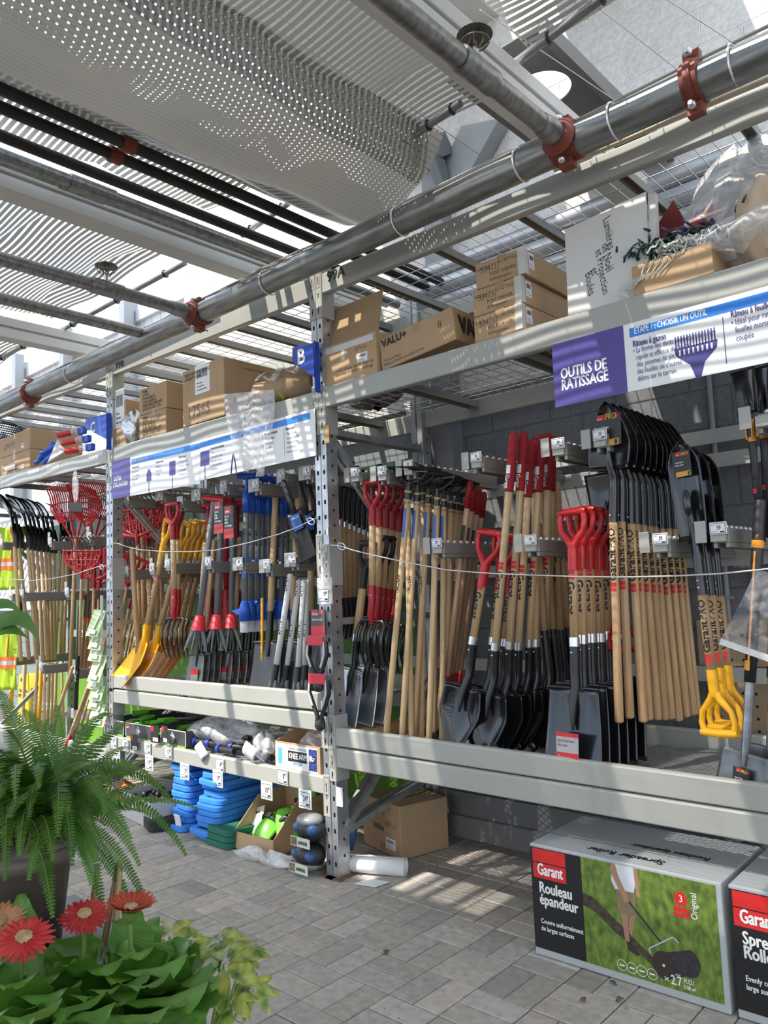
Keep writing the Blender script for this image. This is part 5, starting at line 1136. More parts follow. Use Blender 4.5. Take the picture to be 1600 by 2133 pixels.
# box of Christmas lights
P = base(1320, yb); w = W_(1320, 1488)
t = carton('low open cardboard box overflowing with tangled Christmas lights', P, w, .46, .125, -.02, open_=True)
rr = random.Random(4)
def tangle(par, c, m, n, rad, r, name, z=.12, spread=(1, 1)):
    b = MB()
    for k in range(n):
        cx = c[0]+rr.gauss(0, .05)*spread[0]; cy = c[1]+rr.gauss(0, .05)*spread[1]; R_ = rad*rr.uniform(.5, 1.1); a0 = rr.uniform(0, 6.3); tl = rr.uniform(-.7, .7); tm = rr.uniform(-.7, .7)
        b.tube([(cx+R_*math.cos(a0+j*.36), cy+R_*.8*math.sin(a0+j*.36), max(.03, z+rr.uniform(0, .045)+R_*.5*(math.cos(a0+j*.36)*tl+math.sin(a0+j*.36)*tm))) for j in range(17)], r, 5)
    return b.build(name, m, par)
def light_strings(label, px, c, m, rad, r, n, bulbs=None, nb=0, z=.12, spread=(1, 1)):
    q = thing('light_string', label, 'string lights', tuple(P), -.02, 'tangled light strings'); tangle(q, c, m, n, rad, r, 'wire', z, spread)
    if bulbs:
        b = MB()
        for k in range(nb):
            p = Vector((c[0]+rr.gauss(0, .08)*spread[0], c[1]+rr.gauss(0, .05), z+.03+rr.uniform(0, .05))); d = Vector((rr.uniform(-1, 1), rr.uniform(-1, .4), rr.uniform(.1, 1))).normalized()
            b.tube([p, p+d*.02], .006, 6, 1); b.tube([p+d*.02, p+d*.032, p+d*.042], [.006, .005, .001], 6, 0)
        b.build('bulbs', [bulbs, BLKP], q)
    return q
PUR = mat('purple_bulb', (.06, .035, .22), .3)
light_strings('dark light string with purple bulbs heaped at the back of the box', 0, (w*.52, .13), BLKP, .07, .0055, 60, PUR, 110, .17, (2.0, .8))
light_strings('dark green light string in the near corner of the box', 0, (w*.20, .07), mat('dark_green_wire', (.012, .06, .045), .5), .05, .005, 22, mat('green_bulb', (.02, .12, .08), .3), 8, .15)
light_strings('white wire light string spilling over the front of the box', 0, (w*.58, .055), mat('white_wire', (.62, .64, .58), .5), .06, .0045, 44, None, 0, .13, (1.6, .5))
m = MB()
for k in range(5): m.tube([(w*.2+.03*k, .0, .125), (w*.17+.03*k, -.012, .10), (w*.12+.02*k, -.014, .06), (w*.02-.01*k, -.012, .03+.01*k), (-.03-.01*k, -.01, .04), (-.02, -.006, .0)], .0022, 5)
q = m.build('loose_wire', mat('white_wire', (.62, .64, .58), .5)); q.location = P; tag(q, 'thin white wires dangling down the front of the lights box', 'wire')
# red open carton behind
RC = mat('red_carton', (.26, .045, .035), .55)
P2 = Vector((-1.22, 3.13, 2.67)); t = carton('open dark red carton standing behind the Christmas lights', P2, .30, .22, .30, .0, m=RC, open_=True)
f = MB(); f.prism([(0, 0), (.20, 0), (.20, .10), (0, .13)], lambda u, v: (v*.75, u-.03, .30+v*.8), lambda u, v: (v*.75+.004, u-.03, .30+v*.8)); f.build('flap', RC, t)
f = MB(); f.prism([(.15, .0), (.31, .0), (.31, .10), (.19, .09)], lambda u, v: (u, -.06+v*.3, .235+v), lambda u, v: (u, .10+v*.3, .235+v)); f.build('lid', RC, t, bevel=.004)
# clear bag at the right edge
def bag(label, P, w, d, h, m=FILM, seed=1, nu=26, nv=20, rz=0, group='clear plastic bags', name='plastic_bag', cat='bag'):
    rr = random.Random(seed); ph = [rr.uniform(0, 6) for _ in range(6)]
    def fn(u, v):
        a = 2*PI*u; s = math.sin(PI*min(.985, max(.02, v)))**.5; k = 1+.10*math.sin(5*a+ph[0]+v*4)+.07*math.sin(9*a+ph[1]-v*7)+.05*math.sin(17*a+ph[2])
        return (w/2*s*k*math.cos(a), d/2*s*k*math.sin(a), h*v+.02*math.sin(3*a+ph[3]))
    b = MB(); b.grid(fn, nu, nv); o = b.build(name, m, None); o.location = P; o.rotation_euler = (0, 0, rz); return tag(o, label, cat, group)
P3 = base(1580, yb+.22, 2.67)
bag('tall clear plastic bag of dark goods at the end of the shelf', P3, .46, .34, .56, FILMD, 3)
q = bag('bundle of dark foil wrapped goods inside the tall clear bag', P3+Vector((.03, 0, .18)), .30, .24, .32, mat('dark_foil', (.05, .055, .06), .25, .6, bump=.6, bscale=30), 5, name='foil_bundle', cat='bundle', group=None)
bag('crumpled clear bag lying flat over the end of the lights box', base(1560, yb+.06, 2.74), .42, .22, .13, FILM, 8)
bag('tan paper wrapped bundle in the bag at the end of the shelf', base(1600, yb+.12, 2.68), .22, .24, .34, mat('tan_wrap', (.50, .38, .26), .6, var=.1), 9, name='wrapped_bundle', cat='bundle', group=None)
# ---- bay B
yb2 = Y0+.02; z2 = 2.69
def b2(px, y=None, z=z2): return XYZ(px, y or yb2, z)
P = b2(227); t = carton('narrow cardboard box marked 5845 standing beside the C sign', P, (b2(262)-P).length, .32, .36, 0, (('l', .38, .42, .14, .30, 'f'), ('t', '5845', .10, .06, .07, 3)))
P = b2(290); w = (b2(346)-P).length
lines = ('99861', 'QTY:6', 'N.W.:6.6KGS', 'G.W.:10.6KGS', 'MEASURE:2.00CUFT', 'DATE CODE: 1121')
for i, (z, hh) in enumerate(((z2, .185), (z2+.188, .20))):
    pr = [('t', s, .14, .80-.135*k, .030, 2, 'f', dict(bold=.02)) for k, s in enumerate(lines)]
    if i == 0: pr.append(('t', '0228P', .42, .62, .06, 3))
    carton('crumpled brown box with date code print, %s of the two stacked beside the big box' % ('lower' if i == 0 else 'upper'), (P.x, P.y, z), w, .34, hh, .02*i, pr, 'two stacked date code boxes')
bag('crumpled silver foil bag wedged beside the stacked boxes', b2(279, yb2+.06), .20, .16, .26, mat('silver_foil', (.55, .56, .60), .22, .8, bump=.8, bscale=24), 12, name='foil_bag', group=None)
P = b2(381); t = carton('large brown box with a white address label and KEEP FROM FREEZING print', P, (b2(468)-P).length, .52, .395, 0, (('t', 'KEEP FROM FREEZING', .06, .87, .03, 2, 'f', dict(bold=.02)), ('t', 'CRAINT LE GEL', .06, .80, .03, 2, 'f', dict(bold=.02)), ('t', 'II', .48, .84, .055, 2), ('l', .32, .50, .17, .20, 'f'), ('t', '17565', .12, .12, .12, 3, 'f', dict(sx=.9)), ('t', 'sans agrafes / no staples', .30, .86, .022, 2, 's')))
# brown paper roll and wrapping
P = b2(540, yb2+.02); t = thing('kraft_paper_roll', 'roll of brown kraft paper wrapped in plastic beside the B sign', 'paper roll', tuple(P+Vector((0, 0, .07))), 0)
m = MB(); m.tube([(-.0, .0, 0), (.42, .10, .01)], .072, 20, caps=False); m.tube([(-.002, .0, 0), (.42, .10, .01)], .05, 20, caps=False)
m.grid(lambda u, v: (.02+.40*u, .02+.10*u-.06*v, .07+.05*math.sin(u*6)*v+.07*(1-v)), 10, 6); m.build('paper', mat('kraft', (.36, .25, .14), .8, var=.1), t, solid=.002)
m = MB(); m.grid(lambda u, v: (.02+.44*u, -.05+.24*v+.02*math.sin(u*19), .07+.05*math.sin(PI*v)+.03*math.sin(u*13+v*9)), 24, 10); m.build('plastic_wrap', FILM, t)
bag('yellow netted goods inside the brown paper beside the B sign', b2(590, yb2+.06, z2+.01), .16, .12, .09, mat('yellow_print', (.45, .40, .06), .5), 4, name='yellow_packet', cat='packet', group=None)
# hanging clear film over the banner
a = PY(470, 822, Y0-.03); b = PY(575, 812, Y0-.03)
def hang(u, v):
    taper = 1-.55*v**1.5; x = a.x+(b.x-a.x)*(.5+(u-.5)*taper+.06*v); z = a.z+(b.z-a.z)*u-.50*v-.02*math.sin(u*9)*v
    return (x, Y0-.045-.03*math.sin(u*11+v*4)*v-.02*math.sin(u*23)*v, z)
m = MB(); m.grid(hang, 40, 20); o = m.build('plastic_sheet', FILM); tag(o, 'clear plastic sheet hanging from the shelf over the white banner', 'sheet')
# ---- bay C
z3 = 2.735
def b3(px, y=None, z=z3): return XYZ(px, y or Y0+.02, z)
P = b3(-2); 
for i in range(2): carton('brown box hand marked %s of the pair at the far end' % ('3284192, lower' if i == 0 else '2294192, upper'), (P.x, P.y, z3+.195*i), (b3(62)-P).length, .50, .193, 0, (('t', '3284192' if i == 0 else '2294192', .15, .35, .08, 3, 'f', dict(sx=.9)), ('l', .72, .15, .07, .04, 'f')), 'two hand marked boxes')
t = thing('rake_head_stack', 'stack of black plastic rake heads lying on the boxes in the far bay', 'rake heads', tuple(b3(60, Y0+.25, z3+.40)), .25)
for k in range(9):
    m = MB()
    for i in range(12): m.tube([(-.32, -.14+.025*i, .0), (-.30, -.13+.024*i, .03), (0, -.08+.014*i, .02), (.34, -.02+.004*i, -.03)], .004, 4)
    m.tube([(0, -.09, .02), (0, .08, .02)], .006, 4); o = m.build('rake_head', BLKP, t); o.location = (-.02*k+.05, 0, -.03+.022*k*.0+.028*k-.06); o.rotation_euler = (0, .25, 0)
bag('blue tarp bundle at the edge of the frame in the far bay', b3(2, Y0+.3, z3+.38), .5, .3, .2, mat('navy_tarp', (.03, .05, .14), .5, bump=.4), 21, name='tarp_bundle', cat='bundle', group=None)
for i, (px, dz) in enumerate(((122, .185), (131, .10), (138, .02))):
    t = thing('red_grip_tool', f'{ORD[i]} from the top of the red gripped tools on the far shelf', 'tool', tuple(XYZ(px, Y0+.01, z3+dz+.03)), .1, 'small red grip tools')
    MB().cyl((0, 0, 0), (.15, .04, .01), .026, n=14).build('grip', REDP, t); MB().cyl((.15, .04, .01), (.21, .06, .015), .03, n=14).build('clear_end', mat('clear_plastic', (.75, .77, .80), .15, alpha=.45), t)
    m = MB(); m.box((.20, .05, -.02), (.29, .09, .04)); m.build('blue_body', BLU, t, bevel=.008)
for i, (px, dz, a) in enumerate(((88, .02, .5), (96, .05, .7), (100, .09, .3), (105, .0, .6))):
    t = thing('blue_stake', f'{ORD[i]} of the blue plastic stakes lying on the far shelf beside the boxes', 'stake', tuple(XYZ(px-14, Y0+.02, z3+dz+.02)), 0, 'blue plastic stakes'); MB().cyl((0, 0, 0), (.22*math.cos(a), .05, .22*math.sin(a)*.8), .02, n=10).build('tube', BLU, t); MB().ball((.22*math.cos(a), .05, .22*math.sin(a)*.8), .026, 10).build('tip', BLU, t)
m = MB(); m.prism([(0, 0), (.30, .05), (.20, .18)], lambda u, v: (u, 0, v), lambda u, v: (u, .03, v)); o = m.build('paper_cone', CARDW); o.location = XYZ(98, Y0-.0, z3); tag(o, 'pale folded paper wedge lying by the red grips', 'paper')
bag('small clear strip of tape hanging under the far shelf beam', PY(157, 1018, Y0-.01)-Vector((0, 0, .1)), .10, .02, .24, FILMD, 31, name='hanging_tape', cat='tape', group=None)
# dark bundle seen through the deck under bay A's shelf, red handled thing
bag('grey plastic wrapped roll lying on the shelf behind the corner upright', XYZ(790, 3.5, 2.45), .5, .2, .2, mat('grey_wrap', (.12, .115, .11), .4, bump=.5), 41, name='wrapped_roll', cat='roll', group=None).location.z = 2.66
# ------------------------------------------------------------------ aisle letters, banners and cables
def letter_sign(s, pts, label):
    """blue bent plate: flange against the rack and a tapering flag with the letter"""
    a, b, c, d = [PY(*p, Y0-.05) for p in pts[:4]]
    t = thing('aisle_sign', label, 'sign', tuple((a+b)*.5), 0, 'blue aisle letter signs'); o = (a+b)*.5
    m = MB(); V = [v-o for v in (a, b, c, d)]; m.add([tuple(v) for v in V]+[(v.x, v.y+.004, v.z) for v in V], [(0, 1, 2, 3), (7, 6, 5, 4)]+[(i, 4+i, 4+(i+1) % 4, (i+1) % 4) for i in range(4)]); m.build('flag', BLUS, t)
    x = c.x-o.x; zt, zb = b.z-o.z, c.z-o.z
    m = MB(); m.box((x-.004, 0, min(zt, zb)-.08), (x+.001, .04, max(zt, zb)+.01)); m.build('flange', BLUS, t)
    q = PY(*pts[4], Y0-.052)-o; m = MB(); text(m, s, tuple(q), (1, 0, 0), (0, 0, 1), pts[5], 0, .035, 1.0); m.build('letter', SIGNW, t); return t
letter_sign('B', ((609, 724), (656, 713), (656, 787), (609, 754), (619, 760), .125), 'blue aisle sign with the white letter B on the corner upright')
letter_sign('C', ((178, 873), (222, 862), (222, 915), (178, 892), (188, 902), .115), 'blue aisle sign with the white letter C on the next upright')
def rc(mb, a0, b0, a1, b1, m, d): mb.add([(a0, -d, b0), (a1, -d, b0), (a1, -d, b1), (a0, -d, b1)], [(0, 1, 2, 3)], m)
SM = [SIGNW, PURP, SKYB, NAVY]
# banner on bay A
y = Y0-.012; p0 = PY(1149, 714, y); p1 = PY(1157, 849, y); zt, zb = p0.z-.01, p1.z
t = thing('shelf_banner', 'wide white and purple banner reading OUTILS DE RATISSAGE on bay 99A', 'banner', (p0.x, y, zb), 0, 'tool banners on the racks'); H = zt-zb; Wd = 1.32
MB().box((0, 0, 0), (Wd, .003, H)).build('panel', SIGNW, t)
xs = PY(1298, 678, y).x-p0.x; m = MB(); rc(m, 0, 0, xs, H, 1, .001); b0 = H*.79; rc(m, xs+.025, b0, Wd, b0+H*.135, 2, .001); m.build('colour_fields', SM, t)
m = MB(); X, Z = (1, 0, 0), (0, 0, 1)
def tx(s, x, z, sz, mi, bold=0, sx=.92): text(m, s, (x, -.002, z), X, Z, sz, mi, bold*.8, sx*.68)
tx('OUTILS DE', .035, H*.42, .066, 0, .035, .98); tx('RATISSAGE', .035, H*.24, .066, 0, .035, .98)
tx('ÉTAPE 1 : CHOISIR UN OUTIL', xs+.045, b0+H*.035, .036, 0, .03, .9)
tx('Râteau à gazon', xs+.035, H*.64, .036, 3, .025)
for i, s in enumerate(('• La forme des dents permet un ratissage', '  rapide et efficace de l\'herbe,', '  des pommes de pin,', '  des feuilles ou d\'autres', '  débris sur le terrain')): tx(s, xs+.035, H*(.545-.105*i), .031, 3)
xd = PY(1505, 665, y).x-p0.x; rc(m, xd, H*.10, xd+.003, H*.74, 3, .001)
tx('Râteau à feuilles', xd+.03, H*.70, .036, 3, .025)
for i, s in enumerate(('• Idéal pour ratisser les', '  feuilles mortes et l\'herbe', '  coupée')): tx(s, xd+.03, H*(.59-.11*i), .034, 3)
def icon_rake(cx, cz, s):
    for i in range(14): rc(m, cx-.09*s+.0132*i*s, cz+.05*s, cx-.09*s+(.0132*i+.006)*s, cz+.11*s, 3, .001)
    m.add([(cx-.095*s, -.001, cz+.055*s), (cx-.09*s, -.001, cz+.02*s), (cx-.03*s, -.001, cz-.03*s), (cx-.008*s, -.001, cz-.10*s), (cx+.012*s, -.001, cz-.10*s), (cx+.035*s, -.001, cz-.03*s), (cx+.09*s, -.001, cz+.02*s), (cx+.095*s, -.001, cz+.055*s)], [tuple(range(8))], 3)
    for i in range(8): rc(m, cx-.075*s+.02*i*s, cz+.02*s, cx-.067*s+.02*i*s, cz+.045*s, 0, .0016)
icon_rake(xd-.105, H*.29, .86)
for i in range(8): m.bar((xd+.30+.016*i, -.001, H*.42-.008*i), (xd+.34+.022*i, -.001, H*.30), .001, .006, (0, 1, 0), 3)
m.build('printing', SM, t)
# two banners on bay B
def shovel_icon(cx, z0, z1, w, pointed):
    h = (z1-z0)*.52; zb_ = z1-h
    if pointed: m.add([(cx-w/2, -.0012, zb_), (cx+w/2, -.0012, zb_), (cx+w/2, -.0012, zb_+h*.55), (cx+w*.3, -.0012, zb_+h*.85), (cx, -.0012, z1), (cx-w*.3, -.0012, zb_+h*.85), (cx-w/2, -.0012, zb_+h*.55)], [tuple(range(7))], 1)
    else: rc(m, cx-w/2, zb_, cx+w/2, z1, 1, .0012)
    rc(m, cx-.004, z0, cx+.004, zb_, 3, .0012)
y = Y0-.02; q0, q1, q2 = PY(232, 962, y), PY(415, 917, y), PY(226, 1033, y); Wd = q1.x-q0.x; H = .29
t = thing('shelf_banner', 'sagging white and purple banner reading OUTILS D\'EXCAVATION on bay 99B', 'banner', (q0.x, y, q0.z-H), 0, 'tool banners on the racks'); t.rotation_euler = (.0, .02, 0)
MB().box((0, 0, 0), (Wd, .003, H)).build('panel', SIGNW, t); m = MB(); xs = .235*Wd; rc(m, 0, 0, xs, H, 1, .001); rc(m, xs+.02, H*.80, Wd, H*.94, 2, .001); m.build('colour_fields', SM, t); m = MB()
tx('OUTILS', .04, H*.46, .052, 0, .035); tx("D'EXCAVATION", .03, H*.30, .050, 0, .035, .86); tx('ÉTAPE 1 : CHOISIR UN OUTIL', xs+.04, H*.835, .027, 0, .03, .9)
for k, (u, hd, ln) in enumerate(((.25, 'Pelle à pointe ronde', ('• Idéal pour creuser', 'des trous, transplanter', 'de la terre, planter', 'des arbres')), (.53, 'Pelle à pointe carrée', ('• Parfaite pour', 'déplacer du gravier', 'ou du sable')), (.78, 'Pelle de jardinage', ('• Conçue pour le jardin,', 'pour creuser et retourner', 'la terre et préparer', 'des mélanges de terre')))):
    tx(hd, u*Wd+.01, H*.69, .022, 3, .025, .8)
    for i, s in enumerate(ln): tx(s, u*Wd+.01, H*(.58-.10*i), .021, 3, 0, .8)
shovel_icon(.46*Wd, .0, H*.60, .065, True); shovel_icon(.72*Wd, .0, H*.66, .075, False); m.build('printing', SM, t)
q0, q1, q2 = PY(416, 917, y), PY(656, 860, y), PY(417, 1001, y); Wd = q1.x-q0.x; H = q0.z-q2.z
t = thing('shelf_banner', 'white banner with a blue stripe about handles, behind the hanging clear plastic', 'banner', (q0.x, y, q0.z-H), 0, 'tool banners on the racks')
MB().box((0, 0, 0), (Wd, .003, H)).build('panel', SIGNW, t); m = MB(); rc(m, .0, H*.80, Wd*.965, H*.94, 2, .001); m.build('colour_fields', SM, t); m = MB()
shovel_icon(.05*Wd, 0, H*.70, .10, False); m.tube([(.30*Wd, -.002, 0), (.315*Wd, -.002, H*.35), (.325*Wd, -.002, H*.45), (.335*Wd, -.002, H*.35), (.35*Wd, -.002, 0)], .004, 5, 3)
for u, hd, ln in ((.11, 'Creuseur de trous de poteaux', ('• Idéal pour planter des arbres', 'et des buissons, installer', 'des poteaux de clôture,', 'des bases de terrasses', 'ou des piliers.')), (.60, 'Manche en fibre de verre', ('• Manche robuste', '• Résistant aux', '  intempéries')), (.775, 'Manche en bois', ('• Manche en bois', '  de qualité supérieure', '• Absorbe les chocs', '  et les vibrations', '• Facile à remplacer'))):
    tx(hd, u*Wd, H*.69, .024, 3, .025, .72)
    for i, s in enumerate(ln): tx(s, u*Wd, H*(.58-.10*i), .024, 3, 0, .8)
for u in (.10, .585, .76): rc(m, u*Wd, H*.15, u*Wd+.002, H*.74, 3, .0012)
m.build('printing', SM, t)
# brown board leaning under the banner joint
t = tag(MB().bar((0, 0, 0), (.34, .25, -.16), .18, .02).build('cardboard_flap', CARDD, bevel=.003), 'folded cardboard tray edge sticking out under the banner joint', 'cardboard'); t.location = PY(398, 985, Y0+.06)
# steel safety cables with loops
def cable(label, px, y, ring):
    P = [PY(a, b, y) for a, b in px]; o = P[0]; t = thing('safety_cable', label, 'cable', tuple(o), 0, 'thin safety cables across the tools')
    MB().tube([p-o for p in P], .0032, 6).build('cable', mat('cable_steel', (.66, .66, .65), .35, .5), t)
    q = PY(*ring, y)-o; m = MB(); m.tube([(q.x+.03*math.cos(k*PI/6), q.y, q.z+.018*math.sin(k*PI/6)-.008*math.cos(k*PI/6)) for k in range(13)], .004, 6); m.build('loop_hook', STEEL, t)
cable('thin steel safety cable sagging across the tools of bay 99A', ((688, 1136), (705, 1136), (735, 1146), (780, 1157), (850, 1172), (930, 1187), (1000, 1193), (1080, 1197), (1200, 1201), (1300, 1202), (1400, 1200), (1500, 1195), (1620, 1183)), Y0-.01, (712, 1138))
cable('thin steel safety cable sagging across the tools of bay 99B', ((232, 1131), (246, 1132), (262, 1138), (290, 1145), (340, 1149), (400, 1149), (450, 1146), (520, 1130), (580, 1113), (620, 1098), (648, 1084), (662, 1078)), Y0-.01, (648, 1086))
cable('thin steel safety cable sagging across the far bay', ((-10, 1205), (30, 1207), (70, 1209), (110, 1205), (160, 1195), (205, 1180), (222, 1178)), Y0-.01, (212, 1181))
# price pouch and spring clamps hung on the corner upright
y = Y0-.03; p = PY(676, 1230, y)
t = thing('price_pouch', 'clear pouch with a white 9.99 price card hung on the corner upright', 'price card', tuple(p)); m = MB(); m.box((-.06, 0, -.075), (.06, .003, .07)); m.build('pouch', FILMD, t)
m = MB(); price(m, '9.99', (-.01, -.001, -.025), X, Z, .10, .085); m.build('card', [TAGW, TAGI, INK], t); m = MB(); m.tube([(-.03, 0, .07), (-.01, -.01, .10), (.02, 0, .11), (.02, .03, .10)], .003, 5); m.build('tie', PAPER, t)
def clamp(label, px, py, s=1):
    t = thing('grip_clamp', label, 'clamp', tuple(PY(px, py, Y0-.05)), 0, 'grip clamps hung on the corner upright')
    m = MB()
    for sg in (-1, 1): m.tube([(sg*.02, 0, -.20), (sg*.012, 0, -.15), (sg*.035, 0, -.10), (sg*.06, 0, -.04), (sg*.055, 0, .02)], .010, 8)
    m.build('jaws', [BLKP], t); m = MB(); m.tube([(-.048, -.006, .02), (-.053, -.012, -.04), (-.03, -.012, -.10)], .005, 6); m.tube([(.048, -.006, .02), (.053, -.012, -.04), (.03, -.012, -.10)], .005, 6); m.build('bright_edges', mat('white_grey', (.6, .6, .6), .3), t)
    m = MB(); m.box((-.05, -.015, .0), (.05, -.005, .05)); m.build('red_block', mat('bright_red', (.62, .03, .05), .4), t, bevel=.006); m = MB(); m.ball((0, 0, -.19), .028, 12, sq=(1, .6, 1)); m.build('hinge', BLKP, t); t.scale = (1.3, 1.2, 1.15); return t
t = thing('clamp_card', 'black and red card reading stick grip hung on the corner upright', 'card', tuple(PY(662, 1300, Y0-.045))); m = MB(); m.box((-.055, 0, -.06), (.055, .003, .08)); m.build('card', DARKST, t); m = MB(); rc(m, -.055, -.06, .055, -.01, 0, .001); rc(m, -.045, .045, 0, .075, 0, .001); rc(m, .015, .055, .045, .075, 0, .001); text(m, 'Garant', (-.042, -.002, .05), X, Z, .018, 1, .03); text(m, 'Stick Snow Grip', (-.045, -.002, .02), X, Z, .016, 1, .02, .8); m.build('card_print', [mat('bright_red', (.62, .03, .05), .4), PAPER], t)
clamp('upper black grip clamp hanging on the corner upright', 660, 1345); clamp('lower black grip clamp hanging on the corner upright', 664, 1425)
t = tag(MB().box((-.02, 0, -.05), (.02, .003, .05)).build('tan_label', mat('tan_paper', (.50, .33, .14), .6)), 'torn tan label stuck high on the corner upright', 'label'); t.location = PY(680, 905, Y0-.005)
for i, (px, py, w_, h_) in enumerate(((681, 1107, .02, .045), (671, 1195, .022, .07), (707, 1660, .05, .10), (1, 1, 0, 0))):
    if w_: m = MB(); m.box((-w_/2, 0, -h_/2), (w_/2, .001, h_/2)); o = m.build('small_label', PAPER); o.location = PY(px, py, Y0-.006); tag(o, ('white sticker with a yellow top on the corner upright', 'narrow white sticker above the price pouch', 'white barcode sticker low on the corner upright')[i], 'sticker')

# scuffed clear sleeve hanging across the end tools, with a pale lower rail
y = Y0-.03; Q = [PY(*p, y) for p in ((1574, 1186), (1660, 1205), (1660, 1392), (1501, 1336))]; o = Q[0]
t = thing('clear_sign_sleeve', 'scuffed clear plastic sleeve hanging before the black and yellow tools', 'sleeve', tuple(o)); m = MB()
m.grid(lambda u, v: tuple((Q[0]*(1-u)+Q[1]*u)*(1-v)+(Q[3]*(1-u)+Q[2]*u)*v-o+Vector((0, .012*math.sin(u*5+v*4), 0))), 16, 12); m.build('sleeve', film('sleeve_film', (.85, .85, .86), .82), t)
MB().bar(Q[3]-o, Q[2]-o, .01, .022, (0, 1, 0)).build('lower_rail', mat('milky_plastic', (.70, .69, .66), .3), t)
# pegboard panels on the wall at the end of bay 99A
PEG = mat('pegboard_tan', (.36, .26, .16), .7)
for i, (a, b, lb) in enumerate((((1450, 1292), (1660, 1385), 'upper'), ((1478, 1418), (1660, 1580), 'lower'))):
    A, B = PY(*a, YW-.03), PY(*b, YW-.03); x1 = A.x+1.2; zt, zb = A.z, PY(a[0]+20, b[1], YW-.03).z
    t = thing('pegboard', f'{lb} tan pegboard panel on the wall behind the yellow D grips', 'pegboard', (A.x, YW-.03, zb), 0, 'pegboard panels'); MB().box((0, 0, 0), (x1-A.x, .02, zt-zb)).build('panel', PEG, t); m = MB()
    for j in range(int((zt-zb)/.06)):
        for k in range(18): c = Vector((.04+.06*k, -.0006, .03+.06*j)); m.add([c+Vector((.008*math.cos(q*PI/4), 0, .008*math.sin(q*PI/4))) for q in range(8)], [tuple(range(8))])
    m.build('hole_pattern', INK, t)
# ------------------------------------------------------------------ lower shelf of bay 99B and the goods on the floor
ZL = .505
# price tags along the low beam
for i, (px, py, s) in enumerate(((237, 1545, '12.99'), (261, 1551, '10.99'), (307, 1558, '13.99'), (351, 1567, '13.99'), (458, 1594, '4.49'), (589, 1618, '8.99'))):
    p = PY(px, py, Y0-.008); t = thing('price_tag', f'white paper price tag {s[:-3]} stuck on the low beam, {ORD[i]} from the C upright', 'price tag', tuple(p), 0, 'paper price tags on the low beam'); m = MB(); m.box((-.045, 0, -.045), (.045, .001, .045)); m.build('card', TAGW, t); m = MB(); price(m, s, (0, -.001, 0), X, Z, .096, .096); m.build('tag_print', [TAGW, TAGI, INK], t)
for i, (px, py, s) in enumerate(((242, 1573, '8.99'), (310, 1589, '14.99'), (384, 1607, '3.29'), (453, 1622, '9.99'), (555, 1647, '10.99'), (635, 1665, '24.99'))):
    p = PY(px, py, Y0-.02); t = thing('price_tag', f'white framed price tag {s[:-3]} hanging below the low beam, {ORD[i]} from the C upright', 'price tag', tuple(p), 0, 'framed price tags below the low beam'); m = MB(); m.box((-.052, 0, -.052), (.052, .006, .052)); m.build('holder', WHITE, t, bevel=.006); m = MB(); price(m, s, (0, -.001, 0), X, Z, .098, .098); m.build('tag_print', [TAGW, TAGI, INK], t)
# black product trays with green tools
def tray(px0, px1, lab, hh=.11, pic=True, y=Y0+.03):
    a = XYZ(px0, y, ZL+.012); b = XYZ(px1, y, ZL+.012); w = (b-a).length
    t = thing('display_tray', lab, 'tray', tuple(a), 0, 'black display trays'); m = MB(); e = .004
    m.box((0, 0, 0), (w, .5, e)); m.box((0, 0, 0), (w, e, hh)); m.box((0, .5-e, 0), (w, .5, hh*1.2)); m.box((0, 0, 0), (e, .5, hh)); m.box((w-e, 0, 0), (w, .5, hh)); m.build('body', DARKST, t)
    m = MB(); q = .0012; rc(m, 0, hh-.006, w, hh, 1, q); rc(m, 0, 0, .006, hh, 1, q); rc(m, w-.006, 0, w, hh, 1, q); rc(m, .0, 0, w, .012, 2, q); rc(m, .012, hh*.62, .05, hh*.9, 3, q*1.2); text(m, 'Garant', (.014, -.002, hh*.65), X, Z, .018, 1, .02, .7)
    cx, cz = w*.62, hh*.5
    for a_ in (-.9, -.4, .0, .4, .9): m.tube([(cx-.02, -q, cz), (cx-.02-.05*math.cos(a_), -q, cz+.045*math.sin(a_))], .004, 5, 1)
    m.build('tray_print', [DARKST, PAPER, mat('tray_green', (.20, .42, .06), .5), REDL], t); return t, a, w
tray(217, 258, 'black display tray nearest the C upright'); tray(262, 316, 'black display tray heaped with lime green hand tools'); t_, a_, w_ = tray(335, 388, 'black display tray with a white claw picture on its front')
rr = random.Random(12)
for i, (px, dz, dy) in enumerate(((278, .13, .05), (293, .115, .0), (300, .085, -.02), (313, .095, .0), (328, .11, .03), (280, .07, -.03), (290, .035, -.04), (332, .055, -.03), (345, .10, .06), (372, .08, .02))):
    t = thing('green_hand_tool', f'{ORD[i]} of the lime green handled tools heaped over the trays, counted from the C upright', 'hand tool', tuple(XYZ(px, Y0+.03+dy+.06, ZL+dz+.03)), rr.uniform(-.4, .4), 'lime green hand tools'); m = MB()
    m.tube([(0, 0, 0), (0, .03, .0), (0, .12, .0)], [.021, .02, .015], 12, caps=False); m.tube([(0, .004, 0), (0, .12, .0)], [.014, .010], 12, caps=False); m.build('handle', GRNP, t); MB().tube([(0, .12, 0), (0, .24, -.01), (0, .34, .01)], [.010, .012, .004], 8).build('tool_head', DARKST, t)
